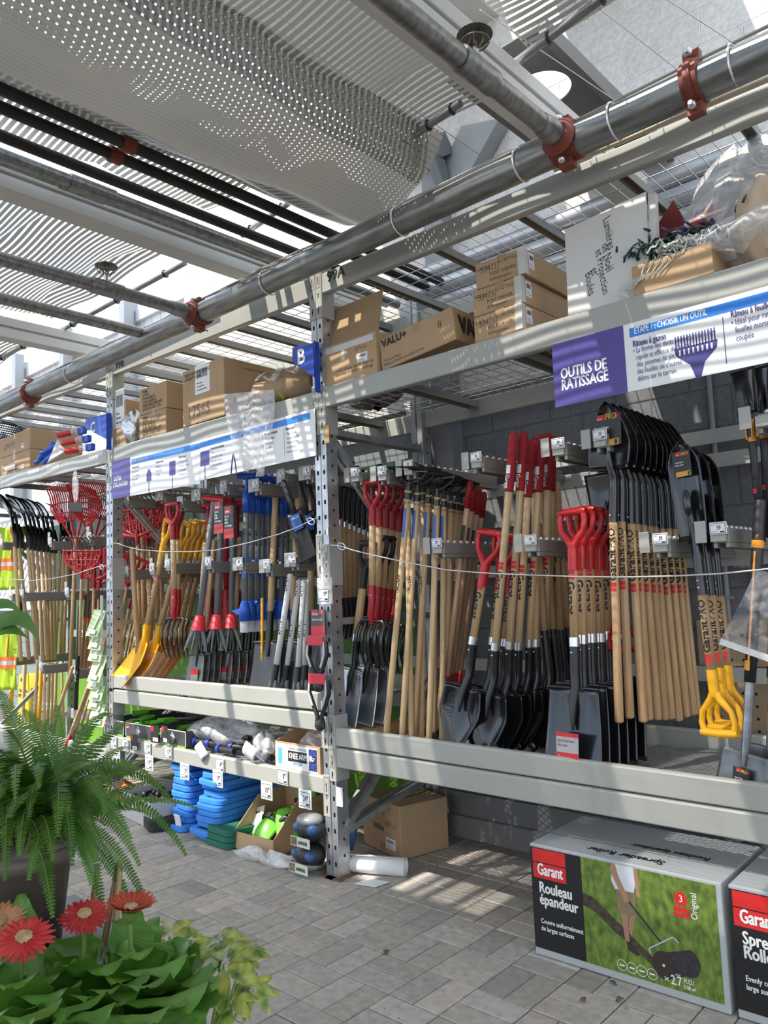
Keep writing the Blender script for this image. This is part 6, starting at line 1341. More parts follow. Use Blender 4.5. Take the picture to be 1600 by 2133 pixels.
for i, (px, py) in enumerate(((279, 1545), (322, 1527), (343, 1528))):
    p = PY(px, py, Y0-.025); t = thing('product_card', f'{ORD[i]} black product card with barcode hanging off the trays', 'card', tuple(p), rr.uniform(-.2, .2), 'black product cards'); m = MB(); m.box((-.045, 0, -.06), (.045, .002, .05)); m.build('card', BLKP, t); m = MB(); rc(m, -.045, .01, -.01, .045, 0, .001); rc(m, -.02, -.055, .04, -.03, 1, .001)
    for k in range(6): rc(m, -.015+.008*k, -.05, -.012+.008*k, -.036, 2, .0015)
    m.build('card_print', [REDL, PAPER, INK], t)
# black tubes with blue ends in a clear bag
for i, (px, dz, dy, a) in enumerate(((405, .03, .03, 0), (432, .035, .02, .15), (455, .02, -.0, -.1), (410, .085, .09, .1), (447, .09, .10, 0), (480, .03, .05, .2), (490, .085, .12, -.15), (520, .03, .03, .4), (540, .02, .04, -.3))):
    t = thing('sprayer_tube', f'{ORD[i]} of the short black tubes with blue collars on the low shelf', 'tube', tuple(XYZ(px, Y0+.06+dy, ZL+dz+.02)), a, 'black tubes with blue collars'); m = MB(); m.cyl((0, 0, 0), (.16, .02, 0), .020, n=12); m.build('tube', BLKP, t); m = MB(); m.tube([(-.008, 0, 0), (.022, .003, 0)], .027, 12); m.build('blue_collar', mat('collar_blue', (.02, .04, .30), .4), t)
bag('crumpled clear bag over the black tubes on the low shelf', XYZ(470, Y0+.22, ZL+.02), .62, .34, .20, FILM, 15); bag('small crumpled clear bag beside the knee pad box', XYZ(553, Y0+.08, ZL+.02), .16, .14, .15, FILM, 18)
for i, (px, py, rx) in enumerate(((420, 1565, .9), (522, 1566, .5))):
    m = MB(); m.grid(lambda u, v: (.10*u-.05, -.02*math.sin(v*3), .10*v-.05), 6, 6); o = m.build('paper_tag', PAPER, solid=.001); o.location = PY(px, py, Y0-.012); o.rotation_euler = (.2, rx, .2); tag(o, f'{ORD[i]} curled white paper tag lying over the low beam', 'tag', 'curled paper tags')
# KNEE ARMOR carton
a = XYZ(574, Y0+.015, ZL+.005); w = (XYZ(668, Y0+.015, ZL)-a).length; h = .155
t = carton('open brown carton with a KNEE ARMOR label on the low shelf', a, w, .34, .25, 0, open_=True, hl=h)
m = MB(); rc(m, .008, .01, w-.02, h-.01, 0, .001); rc(m, w*.30, h*.34, w*.72, h*.72, 1, .0015); text(m, 'KNEE ARMOR', (w*.32, -.0022, h*.45), X, Z, .045, 0, .03, .72); text(m, 'Lightweight Garden Kneepads', (w*.32, -.002, h*.78), X, Z, .014, 1, 0, .9); rc(m, w*.42, h*.22, w*.60, h*.32, 2, .0015); text(m, 'GARDEN', (w*.44, -.002, h*.235), X, Z, .012, 0)
m.add([(w*.07+.04*u, -.0015, h*.2+.09*v) for u, v in ((0, 0), (.9, 0), (1, .5), (.9, 1), (.1, 1), (0, .5))], [tuple(range(6))], 3); rc(m, w*.76, h*.12, w*.94, h*.88, 4, .0015); rc(m, w*.80, h*.4, w*.90, h*.62, 1, .002); text(m, 'GP', (w*.815, -.0025, h*.46), X, Z, .028, 0, .02, .8)
m.build('label_print', [PAPER, INK, mat('label_mid_blue', (.08, .25, .5), .5), mat('label_sky', (.12, .42, .72), .5), mat('label_navy', (.03, .05, .22), .5, var=.8, scale=90)], t)
bag('clear plastic bag bulging out of the KNEE ARMOR carton', a+Vector((w*.6, .15, .08)), .24, .22, .14, FILM, 23)
# shadowed goods at the back of the low shelf
carton('brown carton deep in the low shelf near the C upright', XYZ(262, Y0+.42, .30), .5, .3, .16, .1)
# ---- floor: blue, green and black kneeling pads
def pad(label, m, P, w, d, h, rz=0, group=None, hole=True):
    """rounded foam pad with a hand slot near one end"""
    t = thing('kneeling_pad', label, 'kneeling pad', tuple(P), rz, group); r = .05; poly = []
    for cx, cy, a0 in ((w-r, d-r, 0), (r, d-r, PI/2), (r, r, PI), (w-r, r, 1.5*PI)):
        for k in range(6): poly.append((cx+r*math.cos(a0+k*PI/10), cy+r*math.sin(a0+k*PI/10)))
    b = MB(); b.prism(poly, lambda u, v: (u, v, 0), lambda u, v: (u, v, h)); b.build('foam', m, t, bevel=.006)
    if hole:
        b = MB(); b.box((w*.5-.05, .03, h-.001), (w*.5+.05, .055, h+.0006)); b.build('hand_slot', INK, t)
    return t
rr = random.Random(6)
P = PZ(416, 1742, 0); 
x0 = P.x
for i in range(11):
    pad(f'blue foam kneeling pad, {ORD[i]} from the floor in the tall stack', BLUF, (x0+rr.uniform(-.015, .03)-.02, Y0-.06+rr.uniform(-.04, .02)+.008*i, .004+.036*i), .24, .46, .034, rr.uniform(-.10, .10), 'blue pads in the tall stack')
P = PZ(360, 1722, 0); x1 = P.x+.02
for i in range(10):
    pad(f'blue foam kneeling pad, {ORD[i]} from the floor in the stack nearer the C upright', BLUF, (x1-.04+rr.uniform(-.03, .02)-(.07 if i == 9 else 0), Y0-.02+rr.uniform(-.05, .01)+.01*i, .004+.040*i), .22, .46, .036, rr.uniform(-.12, .08), 'blue pads in the stack nearer the C upright')
P = PZ(422, 1757, 0)
for i in range(3): pad(('lowest', 'middle', 'uppermost')[i]+' green foam kneeling pad of the three on the paving', GRNF, (P.x+.005*i, P.y+.004*i, .003+.037*i), .26, .50, .035, -.02*i, 'green pads on the paving', False)
P = PZ(268, 1702, 0); pad('large black foam kneeling pad lying on the paving', mat('black_foam', (.02, .02, .02), .8), (P.x, P.y+.05, .003), .52, .55, .07, -.35)
m = MB(); m.grid(lambda u, v: (.055*u, -.02*v*v, .12*v), 3, 8); o = m.build('paper_tag', PAPER, solid=.0012); p = PZ(372, 1728, .005); o.location = (p.x, p.y-.02, .004); o.rotation_euler = (.1, .1, .2); tag(o, 'white curling paper tag standing before the blue pads', 'tag')
# white low box at the far end of the floor goods
P = PZ(246, 1700, 0); t = carton('low white open box with dark small parts under the low shelf', (P.x, P.y+.02, .004), .52, .40, .17, -.12, open_=True, m=mat('grey_white_card', (.46, .45, .43), .6)); m = MB(); rr = random.Random(9)
for k in range(30): m.ball((rr.uniform(.05, .47), rr.uniform(.05, .35), .10+rr.uniform(0, .04)), rr.uniform(.015, .03), 7)
m.build('small_parts', BLKP, t)
bag('orange netting bundle beside the low white box', PZ(250, 1690, 0)+Vector((-.16, .1, .005)), .2, .2, .16, mat('orange_net', (.65, .20, .04), .6, bump=.5), 33, name='netting_bundle', cat='bundle', group=None)
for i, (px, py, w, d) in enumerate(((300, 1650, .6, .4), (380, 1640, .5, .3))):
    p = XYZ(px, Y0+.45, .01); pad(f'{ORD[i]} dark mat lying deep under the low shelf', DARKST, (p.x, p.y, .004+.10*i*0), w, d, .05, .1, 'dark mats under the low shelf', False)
# cardboard tray of lime green knee pads
P = PZ(488, 1768, 0); Q = PZ(571, 1790, 0); ang = math.atan2(Q.y-P.y, Q.x-P.x); w = (Q-P).length
t = thing('cardboard_tray', 'cut open cardboard box holding lime green knee pads on the paving', 'box', (P.x, P.y, .003), ang); m = MB(); d = .44; e = .005; hb = .27; hf = .10
m.box((0, 0, 0), (w, d, e)); m.box((0, 0, 0), (w, e, hf)); m.box((0, d-e, 0), (w, d, hb))
for x in (0, w-e): m.prism([(0, 0), (d, 0), (d, hb), (d*.45, hb), (0, hf)], lambda u, v, x=x: (x, u, v), lambda u, v, x=x: (x+e, u, v))
m.build('body', CARD, t); base_ = t.matrix_basis.copy()
def kneepad(label, loc, rx, rz, m1=GRNP):
    k = thing('knee_pad', label, 'knee pad', loc, rz, 'knee pads'); m = MB()
    m.grid(lambda u, v: ((2*u-1)*.085*(1-.25*(2*v-1)**2), -.06*math.cos((2*u-1)*1.3)*math.cos((2*v-1)*1.2), (2*v-1)*.11), 12, 12); m.build('shell', m1, k, solid=.012); m = MB(); m.tube([(-.085, 0, .02), (-.04, -.075, .03), (.04, -.075, .03), (.085, 0, .02)], .014, 8, flat=(1, .3)); m.build('strap', BLKP, k); m = MB(); m.box((-.012, -.09, .015), (.03, -.07, .05)); m.build('buckle', BLKP, k, bevel=.004); k.rotation_euler = (rx, 0, rz); return k
c, s = math.cos(ang), math.sin(ang)
def loc(u, v, z): return (P.x+u*c-v*s, P.y+u*s+v*c, z)
kneepad('lime green knee pad with a black strap lying in the cut open box', loc(w*.42, .16, .10), -1.0, ang); kneepad('lime green knee pad on its side against the box wall', loc(w*.80, .20, .12), -.7, ang+.9); kneepad('lime green knee pad standing at the back under a KNEE ARMOR card', loc(w*.75, .37, .20), -.2, ang)
q = thing('header_card', 'pale KNEE ARMOR header card standing behind the green knee pads', 'card', loc(w*.66, .40, .30), ang); m = MB(); m.box((0, 0, 0), (.16, .004, .07)); m.build('card', mat('card_olive', (.34, .36, .22), .5), q); m = MB(); text(m, 'KNEE ARMOR', (.01, -.001, .02), X, Z, .03, 0, .03, .7); m.build('card_print', PAPER, q)
q = thing('blister_card', 'pale blister card tucked at the near end of the cut open box', 'card', loc(.02, .10, .06), ang+.2); q.rotation_euler = (-.6, -.3, ang+.2); m = MB(); m.box((0, 0, 0), (.10, .004, .16)); m.build('card', mat('card_pale', (.62, .64, .52), .5), q); m = MB(); m.box((.035, -.001, .12), (.07, .0, .135)); m.build('hang_slot', INK, q)
bag('crumpled clear plastic lying on the paving before the cut open box', PZ(545, 1800, 0)+Vector((-.02, .03, .0)), .46, .10, .06, FILM, 44, rz=ang)
# knee pad packs against the upright
NB = mat('pad_blue', (.03, .10, .26), .45)
for i, (px, z, lb) in enumerate(((640, .02, 'lower'), (644, .16, 'upper'))):
    p = XYZ(px+12, Y0-.0, z); p.y = Y0-.02; k = thing('knee_pad_pack', f'{lb} black and blue knee pad pack beside the corner upright', 'knee pad', tuple(p), 0, 'knee pad packs by the upright'); m = MB(); m.ball((0, 0, .075), .10, 18, sq=(1, .8, .72)); m.build('shell', BLKP, k); m = MB()
    for sg in (-1, 1): m.ball((sg*.055, -.045, .085), .042, 12, sq=(.8, .8, .7))
    m.build('blue_panel', NB, k); m = MB(); m.ball((0, -.01, .03 if i == 0 else .125), .085, 14, sq=(.95, .85, .4)); m.build('grey_cap', mat('cap_grey', (.26, .27, .27), .35), k)
    m = MB(); m.box((-.07, -.092, .0), (.08, -.088, .05), 0); m.box((-.065, -.0925, .004), (-.02, -.092, .046), 1); text(m, 'ARMOR', (-.01, -.0935, .015), X, Z, .026, 2, .03, .8); m.build('label_card', [mat('card_pale', (.62, .64, .52), .5), mat('label_pattern', (.16, .13, .09), .5, var=.8, scale=90), INK], k)
m = MB(); m.grid(lambda u, v: (.26*u-.13, .12*v-.06, .02*(2*u-1)**2+.004), 10, 3); o = m.build('cardboard_scrap', CARD, solid=.004); p = PZ(652, 1800, .004); o.location = (p.x, p.y, .004); tag(o, 'curved cardboard scrap under the knee pad packs', 'cardboard')
# goods on the floor behind the corner upright
p = XYZ(758, Y0+.50, .004); carton('brown carton printed 30066 on the floor behind the corner upright', p, .40, .34, .29, -.25, (('t', '30066', .30, .42, .045, 2, 'f', dict(bold=.03)), ('t', 'QTY: 6', .62, .55, .035, 2), ('l', .62, .12, .1, .06, 'f')))
kneepad('blue knee pad behind the corner upright near the brown carton', tuple(XYZ(722, Y0+.28, .16)), -.3, .2, NB)
t = thing('paper_roll', 'rolled white paper lying on the paving behind the corner upright', 'paper roll', tuple(PZ(715, 1800, .05)), 0); m = MB(); m.tube([(-.04, .02, 0), (.30, .17, -.003)], .046, 18, caps=False); m.tube([(-.04, .02, 0), (.30, .17, -.003)], .036, 18, caps=False); m.grid(lambda u, v: (-.04+.34*u, .02+.15*u-.05*v, .044+.012*v), 4, 4); m.build('paper', PAPER, t, solid=.002)
m = MB(); m.prism([(0, 0), (.12, .035), (.135, .13), (.01, .10)], lambda u, v: (u, v, .001), lambda u, v: (u, v, .003)); o = m.build('white_card', PAPER); o.location = PZ(737, 1842, .002); tag(o, 'blank white card lying on the paving by the corner upright', 'card')
# ---- spreader roller cartons
def big_box(label, P, w, d, h, title, sub, rz=0):
    t = thing('spreader_roller_carton', label, 'box', tuple(P), rz, 'spreader roller cartons'); BK = mat('carton_black', (.013, .013, .014), .4); GY = mat('carton_grey', (.40, .42, .43), .38, var=.05, scale=4); RD = mat('carton_red', (.62, .022, .022), .4)
    m = MB(); m.box((0, 0, 0), (w, d, h)); m.build('body', GY, t, bevel=.005)
    xg = w*.30; m = MB(); q = .001; rc(m, .002, .03, xg, h-.012, 0, q); rc(m, w-.018, .03, w-.002, h-.012, 2, q); rc(m, .012, h*.845, xg*.70, h*.965, 1, q*1.4); rc(m, .012, h*.70, xg*.70, h*.835, 1, q*1.4)
    text(m, 'Garant', (.032, -.003, h*.735), X, Z, .064, 3, .035, .64); m.build('print_pattern', [BK, RD, GY, PAPER], t)
    m = MB()
    for i, s in enumerate(title): text(m, s, (.035, -.002, h*(.575-.105*i)), X, Z, .060, 0, .035, .76)
    for i, s in enumerate(sub): text(m, s, (.035, -.002, h*(.30-.065*i)), X, Z, .026, 0, .025, .80)
    m.build('lettering', PAPER, t)
    # lawn picture: grass, worn soil path, legs pushing a roller
    PG = bpy.data.materials.get('picture_grass')
    if not PG:
        PG = mat('picture_grass', (.20, .285, .045), .4, col2=(.055, .10, .02), scale=48, stretch=(1, 1, .55), detail=10)
    x1 = w-.020; m = MB(); m.add([(xg, -.0014, .03), (x1, -.0014, .03), (x1, -.0014, h-.012), (xg, -.0014, h-.012)], [(0, 1, 2, 3)]); m.build('lawn_picture', PG, t)
    pw, ph = x1-xg, h-.042
    def q_(u, v, dd): return (xg+u*pw, -dd, .03+v*ph)
    m = MB(); m.add([q_(*p, .0017) for p in ((0, .66), (.08, .64), (.30, .44), (.55, .20), (.62, .10), (.55, .12), (.42, .24), (.25, .36), (.10, .50), (0, .54))], [tuple(range(10))], 0)
    leg = lambda pts, r, mi: m.tube([q_(a, b, .0018) for a, b in pts], r, 6, mi, flat=(1, .02) if False else None)
    def poly(pts, mi, dd): m.add([q_(a, b, dd) for a, b in pts], [tuple(range(len(pts)))], mi)
    poly(((.26, 1), (.24, .84), (.27, .76), (.41, .76), (.43, .86), (.43, 1)), 1, .0020)                       # shirt
    poly(((.27, .77), (.28, .56), (.36, .53), (.42, .58), (.42, .77)), 2, .0021)                                # shorts
    poly(((.30, .56), (.355, .55), (.355, .30), (.325, .30)), 3, .0022); poly(((.37, .57), (.42, .60), (.375, .36), (.355, .42)), 3, .0020)      # legs
    poly(((.33, .31), (.36, .31), (.43, .22), (.41, .20), (.34, .23)), 4, .0023); poly(((.33, .40), (.31, .38), (.30, .42), (.32, .44)), 4, .0019)
    poly(((.25, 1), (.23, .95), (.34, .66), (.38, .68), (.30, .90), (.28, 1)), 3, .0024); poly(((.42, 1), (.45, 1), (.46, .74), (.43, .74)), 3, .0024)  # arms
    m.bar(q_(.37, .68, .0026), q_(.60, .37, .0026), .001, .006, (0, 1, 0), 5)
    poly([(.60+.085*math.cos(PI*(.42+k/10)), .185+.125*math.sin(PI*(.42+k/10))) for k in range(11)]+[(.775+.085*math.cos(PI*(1.42+k/10)), .265+.125*math.sin(PI*(1.42+k/10))) for k in range(11)], 5, .0025)   # roller drum
    poly([(.60+.085*math.cos(k*PI/9), .185+.125*math.sin(k*PI/9)) for k in range(18)], 4, .0028); poly([(.60+.01*math.cos(k*PI/4), .185+.015*math.sin(k*PI/4)) for k in range(8)], 1, .003)
    for a, b in (((.50, .30), (.68, .46)), ((.68, .46), (.72, .42)), ((.50, .30), (.51, .26))): m.bar(q_(*a, .003), q_(*b, .003), .001, .005, (0, 1, 0), 6)
    # maple leaf emblem, seal circles and capacity print
    cx, cy, r = .755, .815, .062; st = []
    for k in range(22): 
        a = PI/2+2*PI*k/22; rr_ = r*(1 if k % 2 == 0 else .62); st.append((cx+rr_*math.cos(a)*.95, cy+rr_*math.sin(a)*1.35))
    poly(st, 7, .0024); poly(((.70, .74), (.81, .74), (.81, .70), (.70, .70)), 7, .0024); poly(((.70, .69), (.81, .69), (.81, .655), (.70, .655)), 7, .0024); text(m, '3', q_(.742, .79, .0028), X, Z, .034, 8, 0, .9); text(m, 'Original', q_(.865, .66, .0026), (0, 0, 1), (-1, 0, 0), .034, 8, 0, .85)
    for k in range(4):
        cx = .285+.075*k; m.tube([(xg+pw*cx+.019*math.cos(a*PI/10), -.0024, .03+ph*.075+.019*math.sin(a*PI/10)) for a in range(21)], .0011, 4, 8); poly(((cx-.02, .068), (cx+.02, .068), (cx+.02, .082), (cx-.02, .082)), 8, .0024)
    poly(((.575, .03), (.578, .03), (.578, .15), (.575, .15)), 8, .0024); text(m, '2.7', q_(.645, .045, .0026), X, Z, .046, 8, .02, .7); text(m, 'PI.CU', q_(.735, .085, .0026), X, Z, .022, 8, .02, .7); text(m, '0.08 m³', q_(.735, .035, .0026), X, Z, .020, 8, .02, .7); text(m, 'Capacité', q_(.64, .13, .0026), X, Z, .011, 8)
    m.bar(q_(.60, .06, .0026), q_(.63, .09, .0026), .001, .003, (0, 1, 0), 8); m.bar(q_(.60, .09, .0026), q_(.63, .06, .0026), .001, .003, (0, 1, 0), 8)
    m.build('picture_details', [mat('picture_soil', (.055, .04, .025), .6, var=.5, scale=60), mat('picture_shirt', (.58, .60, .64), .5), mat('picture_shorts', (.22, .165, .09), .5, var=.2, scale=20), mat('picture_skin', (.36, .20, .125), .5), mat('picture_shoe', (.035, .025, .02), .5), mat('picture_roller', (.035, .03, .035), .4, var=.3, scale=50), mat('picture_steel', (.45, .47, .48), .4), RD, PAPER], t)
    m = MB(); text(m, 'Spreader Roller', (w*.70, d*.20, h+.0008), (-1, 0, 0), (0, -1, 0), .058, 0, .03, .85); text(m, 'Rouleau épandeur', (w*.86, d*.48, h+.0008), (-1, 0, 0), (0, -1, 0), .050, 0, .03, .85); m.build('top_lettering', BK, t)
    m = MB(); m.box((0, d*.34, h), (w, d*.345, h+.0008)); m.build('flap_seam', BK, t); return t
PA = PZ(1116, 1988, 0); PB = PZ(1524, 2118, 0); h = PY(1104, 1757, PA.y).z-.0; wA = (PB-PA).length; rz = math.atan2(PB.y-PA.y, PB.x-PA.x)
big_box('big carton reading Rouleau épandeur with a lawn roller picture', (PA.x, PA.y, .003), wA, .47, h, ('Rouleau', 'épandeur'), ('Couvre uniformément', 'de larges surfaces'), rz)
big_box('second big carton reading Spreader Roller at the edge of the frame', (PB.x+.022, PB.y+.004, .003), wA, .47, h, ('Spreader', 'Roller'), ('Evenly covers', 'large surfaces'), rz)
# bits of litter on the paving
lit = MB(); rr = random.Random(77)
for k in range(90):
    x, y_ = rr.uniform(-3.3, -.9), rr.uniform(1.5, 2.95); s = rr.uniform(.002, .006); lit.ball((x, y_, .002), s, 5, sq=(1.4, 1, .35))
tag(lit.build('paving_grit', mat('grit', (.30, .27, .23), .8)), 'scattered pale grit and crumbs lying in the paving joints', 'grit', kind='stuff')
for i, (px, py) in enumerate(((1270, 2048), (1295, 2040), (1219, 2090), (1300, 2085), (806, 1982))):
    m = MB(); m.grid(lambda u, v: (.03*u, .012*math.sin(PI*u)*(2*v-1), .008*math.sin(3*u+v)+.004), 6, 3); o = m.build('dry_leaf', mat('dry_leaf', (.10, .085, .04), .7, var=.3), solid=.0006); o.location = PZ(px, py, .002); o.rotation_euler = (0, 0, i*1.3); tag(o, f'{ORD[i]} little dry leaf on the paving before the big cartons', 'leaf', 'dry leaves on the paving')
# ------------------------------------------------------------------ plants in the near corner
def PD(px, py, zc): return CAM+ray(px, py)*zc
def leafmat(name, c1, c2, scale=14, rough=.42, tr=.25, stretch=(1, 1, 1)):
    m = mat(name, c1, rough, col2=c2, scale=scale, stretch=stretch, rnd=.1); b = m.node_tree.nodes['Principled BSDF']
    nt = m.node_tree; tl = N(nt, 'ShaderNodeBsdfTranslucent'); ms = N(nt, 'ShaderNodeMixShader'); ms.inputs[0].default_value = tr; src = b.inputs['Base Color'].links[0].from_socket
    nt.links.new(src, tl.inputs[0]); nt.links.new(b.outputs[0], ms.inputs[1]); nt.links.new(tl.outputs[0], ms.inputs[2]); nt.links.new(ms.outputs[0], nt.nodes['Material Output'].inputs[0]); return m
FERN = leafmat('fern_green', (.10, .235, .022), (.03, .105, .012), 9); FERND = mat('fern_rachis', (.12, .16, .04), .6)
GERB = leafmat('gerbera_leaf', (.13, .30, .035), (.06, .18, .025), 8, .36); STEMG = mat('flower_stem', (.16, .27, .06), .5)
PETAL = leafmat('petal_coral', (.74, .085, .07), (.56, .03, .04), 30, .5, .3); PETO = leafmat('petal_orange', (.60, .13, .06), (.42, .045, .03), 24, .5, .3); PETS = leafmat('petal_salmon', (.75, .42, .24), (.62, .25, .14), 24, .5, .3)
VARI = leafmat('variegated_leaf', (.52, .55, .12), (.035, .12, .02), 34, .35, .2); DRAC = leafmat('strap_leaf', (.09, .21, .04), (.05, .13, .03), 6, .35, .25)
rr = random.Random(101)
def bez(a, b, c, d, t): return a*(1-t)**3+b*(3*t*(1-t)**2)+c*(3*t*t*(1-t))+d*t**3
def frond(par, A, D, arch=.12, w=.034, n=34, m=FERN):
    A, D = Vector(A), Vector(D); L = (D-A).length; B = A+(D-A)*.30+Vector((0, 0, arch*1.1)); Cc = A+(D-A)*.78+Vector((0, 0, arch*.8))
    P = [bez(A, B, Cc, D, i/n) for i in range(n+1)]; mb = MB(); mb.tube(P, [.0022*(1-.7*i/n) for i in range(n+1)], 4, 1)
    V = []; F = []
    up = Vector((-.35*ray(300, 1500).x, -.35, .9)).normalized()
    for i in range(3, n+1):
        t = (P[i]-P[i-1]).normalized(); sd = t.cross(up)
        if sd.length < .1: continue
        sd.normalize(); nn = sd.cross(t); u = i/n; ln = w*min(1, u*3.2)*(1-.86*max(0, u-.25)/.75)*rr.uniform(.9, 1.08); hw = (P[i]-P[i-1]).length*.40
        for s in (-1, 1):
            k = len(V); o = P[i]; dr = (sd*s+t*.30-nn*.22*rr.uniform(.4, 1.4)).normalized()
            V += [o-t*hw*.8, o+t*hw, o+dr*ln*.55+t*hw*1.15, o+dr*ln, o+dr*ln*.5-t*hw*.9]; F.append((k, k+1, k+2, k+3, k+4))
    mb.add(V, F, 0, False); return mb.build('frond', [m, FERND], par, world=True)
def pot(par, r, h, m, c=(0, 0, 0)):
    return MB().lathe([(0, 0), (r*.78, 0), (r*.98, h*.86), (r*1.06, h*.86), (r*1.06, h), (r*.94, h), (r*.92, h*.9), (0, h*.9)], 28, org=c).build('pot', m, par)
CR = PD(85, 1735, 1.62)
f = thing('potted_fern', 'big arching green fern in a grey brown pot at the aisle corner', 'fern', (CR.x, CR.y, CR.z-.24)); pot(f, .10, .21, mat('pot_taupe', (.135, .105, .085), .55), (-.045, -.02, 0))
tips = [(386, 1778, 1.75), (300, 1872, 1.7), (360, 1668, 1.8), (290, 1800, 1.55), (278, 1612, 1.8), (240, 1588, 1.75), (222, 1540, 1.9), (176, 1522, 1.7), (140, 1555, 1.85), (98, 1500, 1.7), (50, 1478, 1.6), (15, 1520, 1.55), (-30, 1560, 1.5), (-40, 1640, 1.4), (-30, 1760, 1.35), (10, 1830, 1.35), (60, 1830, 1.3), (215, 1895, 1.62), (270, 1880, 1.7), (190, 1840, 1.5), (0, 1440, 1.7), (120, 1470, 1.75),  (270, 1745, 1.45), (220, 1690, 1.4), (200, 1790, 1.38), (140, 1690, 1.38), (80, 1640, 1.35), (150, 1800, 1.36), (110, 1790, 1.3), (40, 1780, 1.32), (240, 1700, 1.55), (200, 1740, 1.5), (160, 1640, 1.6), (70, 1560, 1.6), (110, 1600, 1.5), (230, 1640, 1.7), (0, 1660, 1.4), (60, 1700, 1.35), (120, 1740, 1.33), (265, 1680, 1.9), (190, 1590, 1.45), (20, 1700, 1.3)]
for i, (a, b, c) in enumerate(tips):
    frond(f, CR+Vector((rr.uniform(-.05, .05), rr.uniform(-.05, .05), -.02)), PD(a, b, c), rr.uniform(.09, .17) if b > 1620 else rr.uniform(.02, .07), rr.uniform(.034, .046), 54)
for i in range(34):
    a = rr.uniform(0, 6.28); R_ = rr.uniform(.2, .4); frond(f, CR+Vector((rr.uniform(-.05, .05), rr.uniform(-.05, .05), -.02)), CR+Vector((R_*math.cos(a), R_*math.sin(a), rr.uniform(-.10, .22))), rr.uniform(.05, .16), rr.uniform(.028, .038), 40)
# bench under the plants
gc = PD(190, 2080, 1.5)
bn = thing('plant_bench', 'low dark bench under the potted plants in the corner', 'bench', (gc.x-.15, gc.y, 0)); MB().box((-.75, -.8, .40), (.16, .14, .43)).build('bench_top', mat('bench_dark', (.05, .05, .048), .7), bn)
for x in (-.7, .12):
    for y_ in (-.75, .1): MB().box((x-.02, y_-.02, 0), (x+.02, y_+.02, .40)).build('leg', mat('bench_dark', (.05, .05, .048), .7), bn)
t = tag(MB().box((-.2, -.2, 0), (.2, .2, f.location.z)).build('fern_stand', mat('stand_grey', (.25, .25, .245), .5), bevel=.006), 'grey crate standing under the fern pot', 'crate'); t.location = (f.location.x-.06, f.location.y+.0, 0)
# gerberas
def gleaf(par, A, D, w, droop=.06, wav=.007, m=GERB, lobes=4, cup=.10):
    A, D = Vector(A), Vector(D); n = 22; B = A+(D-A)*.35+Vector((0, 0, droop)); Cc = A+(D-A)*.75+Vector((0, 0, droop)); P = [bez(A, B, Cc, D, i/n) for i in range(n+1)]; mb = MB(); V = []; F = []; q = 8; ph = rr.uniform(0, 6)
    for i in range(n+1):
        t = (P[min(i+1, n)]-P[max(i-1, 0)]).normalized(); sd = t.cross(Vector((0, 0, 1))); sd = sd.normalized() if sd.length > .05 else Vector((1, 0, 0)); nn = sd.cross(t); u = i/n
        prof = (math.sin(PI*min(1, max(0, (u-.12)/.90))**.75)**.7 if u > .12 else .04)*(1+.08*math.sin(u*lobes*6.28+ph))
        for j in range(q+1):
            s = 2*j/q-1; V.append(P[i]+sd*(s*w*max(.04, prof))+nn*(cup*w*abs(s)**1.5*prof+wav*math.sin(u*22+ph+s*2)*abs(s)))
    for i in range(n):
        for j in range(q): k = i*(q+1)+j; F.append((k, k+1, k+q+2, k+q+1))
    mb.add(V, F, 0, True); return mb.build('leaf', m, par, world=True)
def gflower(par, base, head, nrm, R, m, mc, closed=0):
    base, head = Vector(base), Vector(head); nrm = Vector(nrm).normalized(); MB().tube([base, base+(head-base)*.5+Vector((.008, 0, 0)), head-nrm*.02], [.0055, .005, .0048], 8).build('flower_stem', STEMG, par, world=True)
    a = nrm.orthogonal().normalized(); b = nrm.cross(a); mb = MB()
    for ring, (k, r0, up) in enumerate(((24, R, .10), (20, R*.86, .22), (14, R*.42, .5))):
        for i in range(k):
            th = 2*PI*(i+.5*ring)/k+rr.uniform(-.05, .05); d = a*math.cos(th)+b*math.sin(th); sdv = nrm.cross(d); L_ = r0*rr.uniform(.92, 1.05); w = r0*.082; e = up+closed
            V = []; F = []
            for s in range(6):
                u = s/5; p = head+d*(L_*(.12+.88*u)*math.cos(e*u))+nrm*(L_*u*math.sin(e)*.9-.006*u*u); ww = w*(.5+.9*math.sin(PI*min(.93, .25+.7*u)))*(1 if s < 5 else .35)
                V += [p-sdv*ww, p+nrm*.0022, p+sdv*ww]
            for s in range(5): F += [(3*s, 3*s+1, 3*s+4, 3*s+3), (3*s+1, 3*s+2, 3*s+5, 3*s+4)]
            mb.add(V, F, 0, True)
    fl = mb.build('flower', m, par, world=True); c = MB()
    for i in range(60):
        th = i*2.4; q = R*.24*math.sqrt(i/60); c.ball(tuple(a*math.cos(th)*q+b*math.sin(th)*q+nrm*(.006+.004*math.cos(q/R*6))), .0032, 5)
    o = c.build('flower_centre', mc, fl); o.location = head-WORG(fl)
    g = MB(); g.tube([head-nrm*.026, head-nrm*.012, head-nrm*.0], [.005, .015, .018], 12); g.build('calyx', STEMG, par, world=True)
CEN = mat('flower_centre', (.50, .33, .17), .7, var=.3, scale=60); PT = mat('pot_green', (.04, .07, .045), .5)
def gerbera(label, px, py, zc, leaves, group='gerbera plants'):
    q = PD(px, py, zc); g = thing('potted_gerbera', label, 'flower', (q.x, q.y, .432), 0, group); pot(g, .075, .13, PT); c = Vector((q.x, q.y, .56))
    for (a, b, z, w) in leaves: gleaf(g, c+Vector((rr.uniform(-.02, .02), rr.uniform(-.02, .02), 0)), PD(a, b, z), w*.95, rr.uniform(.06, .14))
    return g, c
upc = (CAM-PD(150, 1950, 1.5)).normalized()
